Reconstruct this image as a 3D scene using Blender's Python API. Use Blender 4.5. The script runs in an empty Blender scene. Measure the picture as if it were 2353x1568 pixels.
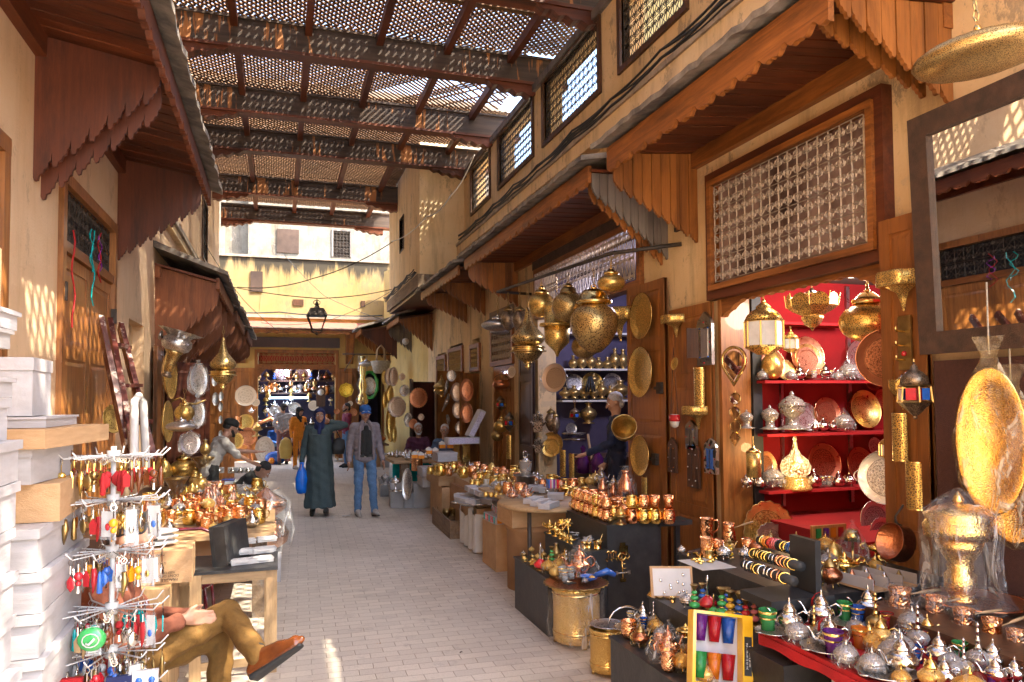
import bpy, bmesh, math, random
from mathutils import Vector, Matrix, Euler, noise
C = bpy.context.scene
COL = C.collection
R = math.radians
sin, cos, PI = math.sin, math.cos, math.pi
rnd = random.Random(7)
# ---------------------------------------------------------------- camera
W0, H0, FP = 2353., 1568., 1700.
YAW, PITCH, ROLL, SH, CZ = 17.5, 2.2, -.4, .0285, 1.85
RM = Matrix.Rotation(R(-YAW), 3, 'Z') @ Matrix.Rotation(R(90+PITCH), 3, 'X') @ Matrix.Rotation(R(ROLL), 3, 'Z')
CAM = Vector((0, 0, CZ))
def ray(px, py): return RM @ Vector(((px-W0/2)/FP, (H0/2-py)/FP+SH*W0/FP, -1))
def onX(px, py, X): d = ray(px, py); return CAM+d*(X/d.x)
def onY(px, py, Y): d = ray(px, py); return CAM+d*(Y/d.y)
def onZ(px, py, Z=0): d = ray(px, py); return CAM+d*((Z-CZ)/d.z)
def dep(px, py, D): return CAM+ray(px, py)*D
def depth(p): return -(RM.transposed() @ (Vector(p)-CAM)).z
cd = bpy.data.cameras.new('camera'); cam = bpy.data.objects.new('camera', cd); COL.objects.link(cam)
cd.sensor_width = 36; cd.lens = FP/W0*36; cd.shift_y = SH; cd.clip_end = 500; cd.clip_start = .05
cam.matrix_world = Matrix.Translation(CAM) @ RM.to_4x4(); C.camera = cam
C.render.resolution_x, C.render.resolution_y = 1024, 682
# ---------------------------------------------------------------- materials
MT = {}
def _n(nt, t, x=0, y=0, **k):
 n = nt.nodes.new(t); n.location = (x, y)
 for a, b in k.items(): setattr(n, a, b)
 return n
def base(name):
 m = bpy.data.materials.new(name); m.use_nodes = True; nt = m.node_tree
 b = nt.nodes['Principled BSDF']; MT[name] = m
 return m, nt, b
def coords(nt, scale=(1, 1, 1), rot=(0, 0, 0), src='Object'):
 t = _n(nt, 'ShaderNodeTexCoord'); mp = _n(nt, 'ShaderNodeMapping')
 mp.inputs['Scale'].default_value = scale; mp.inputs['Rotation'].default_value = rot
 nt.links.new(t.outputs[src], mp.inputs[0]); return mp.outputs[0]
def ramp(nt, inp, stops):
 r = _n(nt, 'ShaderNodeValToRGB'); e = r.color_ramp.elements
 while len(e) < len(stops): e.new(.5)
 for i, (p, c) in enumerate(stops):
  e[i].position = p; e[i].color = (c, c, c, 1) if isinstance(c, (int, float)) else (*c, 1)
 nt.links.new(inp, r.inputs[0]); return r.outputs[0]
def mix(nt, f, a, b, mode='MIX'):
 m = _n(nt, 'ShaderNodeMix', data_type='RGBA', blend_type=mode)
 for s, v in ((0, f), (6, a), (7, b)):
  if isinstance(v, tuple): m.inputs[s].default_value = (*v, 1)
  elif isinstance(v, (int, float)): m.inputs[s].default_value = v
  else: nt.links.new(v, m.inputs[s])
 return m.outputs[2]
def noi(nt, co, sc, det=5, rough=.6, dist=0):
 n = _n(nt, 'ShaderNodeTexNoise'); n.inputs['Scale'].default_value = sc; n.inputs['Detail'].default_value = det
 n.inputs['Roughness'].default_value = rough; n.inputs['Distortion'].default_value = dist
 nt.links.new(co, n.inputs['Vector']); return n.outputs[0]
def bumpn(nt, b, h, st, dist=.01):
 n = _n(nt, 'ShaderNodeBump'); n.inputs['Strength'].default_value = st; n.inputs['Distance'].default_value = dist
 nt.links.new(h, n.inputs['Height']); nt.links.new(n.outputs[0], b.inputs['Normal'])
def mk(name, c1, c2=None, sc=8, st=(1, 1, 1), rough=.6, metal=0, bump=0, bsc=40, c3=None, lo=.35, hi=.65, coat=0):
 m, nt, b = base(name); co = coords(nt, st)
 b.inputs['Roughness'].default_value = rough; b.inputs['Metallic'].default_value = metal
 b.inputs['Coat Weight'].default_value = coat
 if c2 is None: c2 = tuple(x*.8 for x in c1)
 f = noi(nt, co, sc)
 c = ramp(nt, f, [(lo, c1), (hi, c2)] if c3 is None else [(lo, c1), ((lo+hi)/2, c2), (hi, c3)])
 nt.links.new(c, b.inputs['Base Color'])
 if bump: bumpn(nt, b, noi(nt, co, bsc, 4), bump)
 return m
def wood(name, dark, light, ax='z', sc=1., rough=.5, bump=.25, wear=0, board=0, coat=0):
 m, nt, b = base(name)
 s = {'z': (9, 9, .55), 'y': (9, .55, 9), 'x': (.55, 9, 9)}[ax]; s = tuple(v*sc for v in s)
 co = coords(nt, s); f = noi(nt, co, 2.2, 8, .65, 1.2); g = noi(nt, coords(nt, (1, 1, 1)), 1.3*sc, 3)
 c = ramp(nt, f, [(.3, dark), (.5, tuple((x+y)/2 for x, y in zip(dark, light))), (.7, light)])
 c = mix(nt, ramp(nt, g, [(.3, .0), (.7, .45)]), c, tuple(x*.55 for x in dark))
 if board:   # board to board tone changes along an axis
  w = _n(nt, 'ShaderNodeTexWhiteNoise', noise_dimensions='1D'); sx = _n(nt, 'ShaderNodeSeparateXYZ')
  nt.links.new(coords(nt), sx.inputs[0]); q = _n(nt, 'ShaderNodeMath', operation='MULTIPLY'); q.inputs[1].default_value = board
  nt.links.new(sx.outputs[{'z': 0, 'y': 0, 'x': 1}[ax]], q.inputs[0]); fl = _n(nt, 'ShaderNodeMath', operation='FLOOR')
  nt.links.new(q.outputs[0], fl.inputs[0]); nt.links.new(fl.outputs[0], w.inputs['W'])
  c = mix(nt, .5, c, ramp(nt, w.outputs[0], [(0, tuple(x*.5 for x in dark)), (1, light)]))
 d_ = noi(nt, coords(nt, {'z': (5, 5, .8), 'y': (5, .8, 5), 'x': (.8, 5, 5)}[ax]), 1.1, 8, .75); c = mix(nt, ramp(nt, d_, [(.48, 0.), (.68, .75)]), c, tuple(x*.35 for x in dark))
 if wear:
  h = noi(nt, coords(nt, (3, 3, 3)), 3, 6, .7)
  c = mix(nt, ramp(nt, h, [(.55, 0.), (.65, 1.)]), c, (.42*wear, .36*wear, .3*wear))
 nt.links.new(c, b.inputs['Base Color']); b.inputs['Roughness'].default_value = rough
 b.inputs['Coat Weight'].default_value = coat
 bumpn(nt, b, f, bump, .006); return m
def plaster(name, c1, c2, stain=(.12, .09, .06), amt=.35, sc=1., peel=0):
 m, nt, b = base(name); co = coords(nt)
 f = noi(nt, co, 1.1*sc, 8, .65); c = ramp(nt, f, [(.3, c1), (.7, c2)])
 v = noi(nt, coords(nt, (2.6, 2.6, .35)), 1.3, 8, .7); c = mix(nt, ramp(nt, v, [(.5, 0.), (.8, amt)]), c, stain)
 k = noi(nt, co, 9, 6, .75); c = mix(nt, ramp(nt, k, [(.6, 0.), (.72, amt)]), c, tuple(x*.6 for x in c1)); u = noi(nt, coords(nt, (1, 1, .5)), 1.9, 9, .8); c = mix(nt, ramp(nt, u, [(.56, 0.), (.60, amt*.8), (.66, amt*.3)]), c, tuple(x*.75+.06 for x in stain))
 if peel:
  p = noi(nt, co, 2.4, 7, .7, .4); c = mix(nt, ramp(nt, p, [(.58, 0.), (.62, peel)]), c, (.36, .30, .24))
 nt.links.new(c, b.inputs['Base Color']); b.inputs['Roughness'].default_value = .9
 a = _n(nt, 'ShaderNodeMath', operation='ADD'); nt.links.new(k, a.inputs[0]); nt.links.new(noi(nt, co, 60, 3), a.inputs[1])
 bumpn(nt, b, a.outputs[0], .35, .012); return m
def perf(name, c, hole=(.02, .013, .006), sc=46, size=.3, rough=.3, metal=.9, mode='F1', tone=None, glow=0):
 """pierced or engraved sheet metal: a fine pattern of small dark openings"""
 m, nt, b = base(name); co = coords(nt)
 v = _n(nt, 'ShaderNodeTexVoronoi', feature='F1' if mode == 'F1' else 'DISTANCE_TO_EDGE'); v.inputs['Scale'].default_value = sc
 nt.links.new(co, v.inputs['Vector'])
 d = v.outputs['Distance']
 mask = ramp(nt, d, [(size, 1.), (size+.06, 0.)] if mode == 'F1' else [(size*.25, 0.), (size*.25+.04, 1.)])
 big = noi(nt, co, 9, 3); met = ramp(nt, big, [(.3, c), (.7, tone or tuple(x*.7 for x in c))])
 nt.links.new(mix(nt, mask, met, hole), b.inputs['Base Color'])
 mm = ramp(nt, mask, [(0, metal), (1, 0.)]); nt.links.new(mm, b.inputs['Metallic'])
 rr = ramp(nt, mask, [(0, rough), (1, .9)]); nt.links.new(rr, b.inputs['Roughness'])
 if glow:
  nt.links.new(mix(nt, mask, (0., 0., 0.), (1., .75, .35)), b.inputs['Emission Color']); b.inputs['Emission Strength'].default_value = glow
 bumpn(nt, b, mask, -.35, .004); return m
def metal(name, c, rough=.22, ham=0, hsc=60, tone=None, dirt=.25):
 m, nt, b = base(name); co = coords(nt); b.inputs['Metallic'].default_value = 1
 g = noi(nt, co, 14, 4); cc = ramp(nt, g, [(.35, c), (.75, tone or tuple(x*.72 for x in c))])
 nt.links.new(cc, b.inputs['Base Color'])
 rr = ramp(nt, noi(nt, co, 22, 4), [(.3, rough*.7), (.75, rough+.18*dirt*2)]); nt.links.new(rr, b.inputs['Roughness'])
 if ham:
  v = _n(nt, 'ShaderNodeTexVoronoi', feature='SMOOTH_F1'); v.inputs['Scale'].default_value = hsc
  nt.links.new(co, v.inputs['Vector']); bumpn(nt, b, v.outputs['Distance'], ham, .006)
 return m
def plate_mat(name, c, dark, rough=.3, rings=26, pet=12):
 """chased tray: rings and rosettes round the middle, in the tray's own xy plane (radius 1 = rim)"""
 m, nt, b = base(name); b.inputs['Metallic'].default_value = .9
 t = coords(nt); sx = _n(nt, 'ShaderNodeSeparateXYZ'); nt.links.new(t, sx.inputs[0])
 def mt(op, a, bb=None):
  q = _n(nt, 'ShaderNodeMath', operation=op)
  for i, v in enumerate((a, bb)):
   if v is None: continue
   if isinstance(v, (int, float)): q.inputs[i].default_value = v
   else: nt.links.new(v, q.inputs[i])
  return q.outputs[0]
 r2 = mt('SQRT', mt('ADD', mt('MULTIPLY', sx.outputs[0], sx.outputs[0]), mt('MULTIPLY', sx.outputs[1], sx.outputs[1])))
 an = mt('ARCTAN2', sx.outputs[1], sx.outputs[0])
 ring = mt('SINE', mt('MULTIPLY', r2, rings*2.)); pt = mt('SINE', mt('MULTIPLY', an, pet*1.))
 k = mt('MULTIPLY', ring, pt)
 vo = _n(nt, 'ShaderNodeTexVoronoi', feature='DISTANCE_TO_EDGE'); vo.inputs['Scale'].default_value = 17; nt.links.new(t, vo.inputs[0])
 e = ramp(nt, vo.outputs['Distance'], [(.03, 1.), (.09, 0.)])
 k2 = mt('MAXIMUM', ramp(nt, k, [(.25, 0.), (.45, .8)]), e)
 inner = ramp(nt, r2, [(.68, 1.), (.71, .12)]); line = ramp(nt, mt('ABSOLUTE', mt('SUBTRACT', r2, .7)), [(.008, 1.), (.016, 0.)])
 msk = mt('MAXIMUM', mt('MULTIPLY', k2, inner), line)
 nt.links.new(mix(nt, msk, c, dark), b.inputs['Base Color'])
 nt.links.new(ramp(nt, noi(nt, t, 5, 3), [(.3, rough*.7), (.7, rough+.2)]), b.inputs['Roughness'])
 bumpn(nt, b, msk, -.3, .003); return m
def glassm(name, c, alpha=.35, rough=.08, tint=1.):
 m, nt, b = base(name); nt.nodes.remove(b); o = nt.nodes['Material Output']
 tr = _n(nt, 'ShaderNodeBsdfTransparent'); tr.inputs[0].default_value = (*[x*tint for x in c], 1)
 gl = _n(nt, 'ShaderNodeBsdfPrincipled'); gl.inputs['Base Color'].default_value = (*c, 1); gl.inputs['Roughness'].default_value = rough
 gl.inputs['Specular IOR Level'].default_value = .8
 co = coords(nt); bumpn(nt, gl, noi(nt, co, 30, 3), .5, .02)
 ms = _n(nt, 'ShaderNodeMixShader'); ms.inputs[0].default_value = alpha
 nt.links.new(tr.outputs[0], ms.inputs[1]); nt.links.new(gl.outputs[0], ms.inputs[2]); nt.links.new(ms.outputs[0], o.inputs[0]); return m
def wrapm(name, c=(1, 1, 1)):
 """thin clear wrapping film with crumples that catch the light"""
 m, nt, b = base(name); nt.nodes.remove(b); o = nt.nodes['Material Output']
 tr = _n(nt, 'ShaderNodeBsdfTransparent'); tr.inputs[0].default_value = (.97*c[0], .97*c[1], .97*c[2], 1)
 gl = _n(nt, 'ShaderNodeBsdfPrincipled'); gl.inputs['Base Color'].default_value = (.8*c[0], .8*c[1], .8*c[2], 1); gl.inputs['Roughness'].default_value = .12
 co = coords(nt, (1, 1, .35)); f = noi(nt, co, 5, 3, .55, 1.2); bumpn(nt, gl, f, 1., .12)
 ms = _n(nt, 'ShaderNodeMixShader'); nt.links.new(ramp(nt, f, [(.42, .05), (.58, .14), (.68, .55)]), ms.inputs[0])
 nt.links.new(tr.outputs[0], ms.inputs[1]); nt.links.new(gl.outputs[0], ms.inputs[2]); nt.links.new(ms.outputs[0], o.inputs[0]); return m
def emit(name, c, s):
 m, nt, b = base(name); b.inputs['Base Color'].default_value = (*c, 1); b.inputs['Emission Color'].default_value = (*c, 1)
 b.inputs['Emission Strength'].default_value = s; return m
wood('wood_rust', (.20, .055, .018), (.42, .14, .045), 'z', rough=.6, board=4)
wood('wood_door', (.21, .07, .014), (.54, .22, .055), 'z', rough=.45, coat=.15)
wood('wood_door_y', (.17, .052, .01), (.46, .165, .034), 'y', rough=.45, coat=.15)
wood('wood_orange', (.19, .058, .010), (.50, .185, .038), 'z', rough=.5, board=9)
wood('wood_orange_y', (.16, .048, .009), (.44, .155, .032), 'y', rough=.5)
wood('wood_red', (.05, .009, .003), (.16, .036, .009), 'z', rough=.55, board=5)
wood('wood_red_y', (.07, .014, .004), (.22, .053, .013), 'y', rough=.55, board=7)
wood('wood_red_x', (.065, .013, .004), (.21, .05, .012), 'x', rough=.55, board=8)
wood('wood_beam', (.045, .028, .02), (.13, .085, .06), 'x', rough=.75)
wood('wood_lattice', (.13, .062, .026), (.33, .17, .075), 'x', rough=.7, bump=.1)
wood('wood_grey', (.12, .10, .09), (.30, .26, .23), 'z', rough=.7, board=9)
wood('wood_maroon', (.055, .012, .010), (.11, .03, .022), 'z', rough=.4)
wood('wood_dark', (.05, .02, .01), (.13, .055, .025), 'z', rough=.5)
wood('wood_pale', (.42, .26, .12), (.62, .42, .22), 'z', rough=.6)
wood('wood_pale_x', (.42, .26, .12), (.62, .42, .22), 'x', rough=.6)
wood('wood_old', (.16, .10, .06), (.34, .24, .15), 'y', rough=.8, wear=.5)
wood('wood_ladder', (.07, .012, .010), (.13, .03, .02), 'z', rough=.35, wear=1.5)
def beam_mat():
 m, nt, b = base('beam_peel'); f = noi(nt, coords(nt, (7, 1, .8)), 1.5, 5, .6); k = noi(nt, coords(nt, (.5, .5, .1)), 1.2, 2)
 a = _n(nt, 'ShaderNodeMath', operation='ADD'); nt.links.new(f, a.inputs[0]); nt.links.new(k, a.inputs[1])
 h = _n(nt, 'ShaderNodeMath', operation='MULTIPLY'); h.inputs[1].default_value = .5; nt.links.new(a.outputs[0], h.inputs[0])
 g = ramp(nt, noi(nt, coords(nt, (.6, 9, 9)), 2, 6), [(.3, (.03, .02, .017)), (.7, (.10, .068, .05))])
 nt.links.new(mix(nt, ramp(nt, h.outputs[0], [(.555, 0.), (.575, 1.)]), g, (.36, .15, .05)), b.inputs['Base Color']); b.inputs['Roughness'].default_value = .8
beam_mat()
plaster('plaster_ochre', (.62, .42, .20), (.72, .54, .32), (.16, .11, .06), .85, peel=.3)
plaster('plaster_pink', (.66, .43, .24), (.74, .54, .35), (.34, .20, .10), .5)
plaster('plaster_tan', (.74, .53, .28), (.82, .64, .40), (.22, .14, .07), .7)
plaster('plaster_yellow', (.58, .38, .11), (.66, .48, .20), (.30, .20, .09), .6)
plaster('stone_white', (.17, .145, .11), (.27, .24, .19), (.05, .035, .025), .95, 2.5, peel=.8)
plaster('plaster_edge', (.30, .24, .18), (.46, .38, .29), (.08, .06, .05), .8, 3)
def stained():
 m = plaster('plaster_stained', (.30, .20, .065), (.36, .26, .12), (.14, .09, .045), .5)
 nt = m.node_tree; b = nt.nodes['Principled BSDF']; l = [l for l in nt.links if l.to_socket == b.inputs['Base Color']][0]; src = l.from_socket
 sx = _n(nt, 'ShaderNodeSeparateXYZ'); nt.links.new(coords(nt), sx.inputs[0])
 f = noi(nt, coords(nt, (1.6, 1, .12)), 1.6, 7, .7)
 a = _n(nt, 'ShaderNodeMath', operation='MULTIPLY_ADD'); nt.links.new(f, a.inputs[0]); a.inputs[1].default_value = 2.6; nt.links.new(sx.outputs[2], a.inputs[2])
 s = _n(nt, 'ShaderNodeMath', operation='MULTIPLY'); nt.links.new(a.outputs[0], s.inputs[0]); s.inputs[1].default_value = .1
 nt.links.new(mix(nt, ramp(nt, s.outputs[0], [(.712, 0.), (.742, .92)]), src, (.022, .018, .013)), b.inputs['Base Color'])
stained()
def pave():
 m, nt, b = base('paving'); co = coords(nt, (1, 1, 1), (0, 0, R(1.5)))
 wv = _n(nt, 'ShaderNodeVectorMath', operation='MULTIPLY_ADD'); nz = _n(nt, 'ShaderNodeTexNoise'); nz.inputs['Scale'].default_value = 2.; nt.links.new(co, nz.inputs['Vector'])
 nt.links.new(nz.outputs['Color'], wv.inputs[0]); wv.inputs[1].default_value = (.035, .035, 0); nt.links.new(co, wv.inputs[2])
 br = _n(nt, 'ShaderNodeTexBrick'); nt.links.new(wv.outputs[0], br.inputs['Vector'])
 for k, v in (('Scale', 1.), ('Mortar Size', .0045), ('Mortar Smooth', .5), ('Brick Width', .205), ('Row Height', .105), ('Bias', -.1)): br.inputs[k].default_value = v
 br.inputs['Color1'].default_value = (.62, .54, .44, 1); br.inputs['Color2'].default_value = (.50, .43, .35, 1); br.inputs['Mortar'].default_value = (.36, .28, .20, 1)
 g = noi(nt, co, .9, 5); c = mix(nt, ramp(nt, g, [(.35, 0.), (.7, .5)]), br.outputs['Color'], (.62, .55, .46))
 s = noi(nt, co, 55, 4, .7); c = mix(nt, ramp(nt, s, [(.55, 0.), (.75, .35)]), c, (.12, .10, .09))
 q = noi(nt, co, 4.3, 6, .75); c = mix(nt, ramp(nt, q, [(.55, 0.), (.72, .5)]), c, (.22, .17, .14))
 nt.links.new(c, b.inputs['Base Color']); b.inputs['Roughness'].default_value = .62
 a = _n(nt, 'ShaderNodeMath', operation='MULTIPLY_ADD'); nt.links.new(br.outputs['Fac'], a.inputs[0]); a.inputs[1].default_value = -1.; nt.links.new(ramp(nt, s, [(.3, 0.), (.8, .5)]), a.inputs[2])
 bumpn(nt, b, a.outputs[0], .6, .006)
pave()
mk('iron', (.05, .04, .035), (.09, .07, .055), 12, rough=.6, metal=.6, bump=.3)
mk('iron_brown', (.28, .22, .17), (.42, .35, .28), 14, rough=.5, metal=.5, bump=.3)
mk('iron_pale', (.34, .27, .20), (.50, .42, .33), 14, rough=.5, metal=.5, bump=.3)
mk('iron_gold', (.40, .27, .10), (.55, .40, .18), 14, rough=.45, metal=.7)
mk('tile_red', (.28, .09, .05), (.20, .08, .06), 6, rough=.7, bump=.5)
mk('gutter', (.10, .09, .085), (.22, .19, .16), 5, rough=.7, bump=.8, bsc=15, c3=(.30, .27, .24))
mk('rubber_black', (.015, .015, .016), (.03, .03, .03), rough=.6)
mk('black_paint', (.018, .018, .019), (.032, .031, .031), 11, rough=.42, bump=.2, c3=(.06, .055, .05), lo=.3, hi=.86)
mk('cloth_red', (.30, .005, .008), (.42, .008, .012), 5, rough=.85, bump=.4, bsc=90)
mk('felt_red', (.22, .002, .004), (.30, .003, .006), 3, rough=.95, bump=.2, bsc=90)
mk('carton', (.42, .25, .12), (.50, .31, .16), 4, rough=.85, bump=.3, bsc=30)
mk('carton_dark', (.30, .16, .07), (.38, .21, .10), 4, rough=.85, bump=.3, bsc=30)
mk('lilac_print', (.34, .28, .42), (.62, .58, .68), 90, lo=.45, hi=.55)
mk('card_white', (.44, .425, .44), (.36, .345, .35), 3, rough=.55, bump=.15, bsc=12)
mk('card_grey', (.36, .345, .345), (.31, .295, .29), 3, rough=.6, bump=.15, bsc=12)
mk('chair_maroon', (.16, .012, .02), (.12, .01, .015), 5, rough=.25, coat=.4)
mk('plastic_sheet_reflection', (.46, .33, .30), (.13, .08, .07), 2.2, st=(1, 1, .5), rough=.15)  # pink and dark patches paint a reflection into the sheet colour
mk('paper', (.62, .60, .57), (.52, .50, .47), 4, rough=.7)
mk('board_brown', (.085, .035, .028), (.11, .045, .035), 40, rough=.8, bump=.6, bsc=220)
mk('frame_crackle', (.035, .02, .014), (.075, .04, .025), 14, rough=.45, bump=.4, bsc=150)
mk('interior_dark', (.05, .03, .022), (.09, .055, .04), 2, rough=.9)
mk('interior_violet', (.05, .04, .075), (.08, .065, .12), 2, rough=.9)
mk('skin', (.42, .22, .14), (.48, .26, .17), 6, rough=.5)
mk('skin_dark', (.34, .17, .105), (.40, .21, .13), 6, rough=.5)
mk('hair_black', (.012, .010, .010), (.03, .026, .024), 60, rough=.7, bump=.8, bsc=120)
mk('hair_grey', (.40, .39, .40), (.60, .59, .60), 60, rough=.8, bump=.8, bsc=120)
mk('eye_white', (.75, .72, .70), (.7, .68, .65), rough=.3); mk('lip', (.30, .11, .09), (.26, .09, .08), rough=.5)
mk('rope', (.45, .40, .32), (.30, .25, .2), 20, rough=.9)
mk('plastic_white', (.62, .60, .58), (.55, .53, .51), 5, rough=.4)
GOLD, COPP, SILV = (.92, .66, .25), (.92, .47, .27), (.78, .76, .72)
metal('brass', GOLD, .2); metal('brass_ham', GOLD, .22, .9, 12, (.60, .34, .06)); metal('brass_old', (.48, .33, .13), .38, .3, 8, (.25, .17, .07))
metal('gold_shiny', (.98, .72, .24), .13, .5, 14, (.82, .54, .12))
metal('copper', COPP, .18, .0, 60, (.7, .24, .1)); metal('copper_ham', (.95, .50, .26), .17, .9, 11, (.82, .36, .14)); metal('copper_old', (.50, .20, .10), .35, .4, 8)
metal('silver', SILV, .13, .25, 16, (.45, .42, .38)); metal('silver_ham', SILV, .16, .9, 13, (.40, .37, .33)); metal('pewter', (.42, .39, .36), .35, .5, 10, (.22, .2, .18))
metal('steel', (.5, .48, .46), .35)
H_ = (.13, .075, .02); perf('brass_perf', (.95, .62, .18), H_, sc=40, size=.33); perf('brass_perf_fine', (.98, .66, .2), H_, sc=50, size=.32); perf('brass_perf_dark', (.66, .45, .17), (.07, .04, .015), sc=46, size=.36, rough=.35)
perf('bronze_perf', (.42, .32, .22), sc=44, size=.3, rough=.4, tone=(.16, .11, .07)); perf('silver_perf', (.66, .62, .58), (.12, .1, .08), sc=40, size=.3, rough=.3)
perf('brass_cut', (.95, .62, .17), (.16, .09, .03), sc=22, size=.42, mode='E'); metal('brass_emb', (.95, .66, .24), .24, .5, 70, (.70, .42, .10)); perf('silver_cut', (.55, .50, .46), sc=11, size=.4, mode='E'); perf('silver_engr', SILV, (.25, .22, .2), sc=10, size=.16, mode='E', rough=.2)
perf('brass_engr', (.98, .70, .24), (.5, .3, .08), sc=26, size=.2, mode='E', rough=.2); perf('brass_glow', (.90, .55, .12), sc=44, size=.36, glow=.5)
plate_mat('plate_brass', (.78, .55, .18), (.28, .17, .04)); plate_mat('plate_copper', (.50, .20, .10), (.16, .06, .03), .32); plate_mat('plate_silver', (.62, .58, .54), (.20, .17, .15), .28)
plate_mat('plate_pink', (.66, .50, .38), (.32, .22, .15), .38, 20, 16); plate_mat('plate_plain', (.70, .60, .48), (.48, .38, .28), .45, 8, 6); plate_mat('plate_yellow', (.85, .62, .08), (.55, .22, .02), .3, 14, 8)
wrapm('wrap'); wrapm('wrap_pink', (1, .85, .9)); wrapm('wrap_gold', (1, .9, .7))
glassm('glass_clear', (.85, .87, .87), .25); glassm('glass_window', (.25, .20, .17), .35, .05, 1.6); glassm('lamp_pane', (.8, .82, .85), .3, .1)
for _k, _c in dict(green=(.05, .42, .10), blue=(.03, .14, .55), red=(.62, .02, .03), orange=(.85, .28, .02), violet=(.22, .03, .30), teal=(.0, .35, .36)).items():
 glassm('glass_'+_k, _c, .4); mk('enamel_'+_k, _c, tuple(x*.8 for x in _c), rough=.2, coat=.5)
mk('enamel_yellow', (.80, .48, .03), (.7, .4, .02), rough=.2, coat=.5); mk('enamel_pink', (.80, .22, .22), (.7, .15, .16), rough=.2, coat=.5)
mk('enamel_white', (.8, .78, .74), (.7, .68, .64), rough=.2, coat=.5); mk('beads_amber', (.95, .42, .02), (.9, .33, .01), rough=.25, coat=.5)
mk('tassel_red', (.45, .01, .015), (.3, .01, .01), 40, rough=.8)
m_, nt_, b_ = base('mirror'); b_.inputs['Metallic'].default_value = 1; b_.inputs['Roughness'].default_value = .015; b_.inputs['Base Color'].default_value = (.88, .86, .84, 1)
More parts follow.
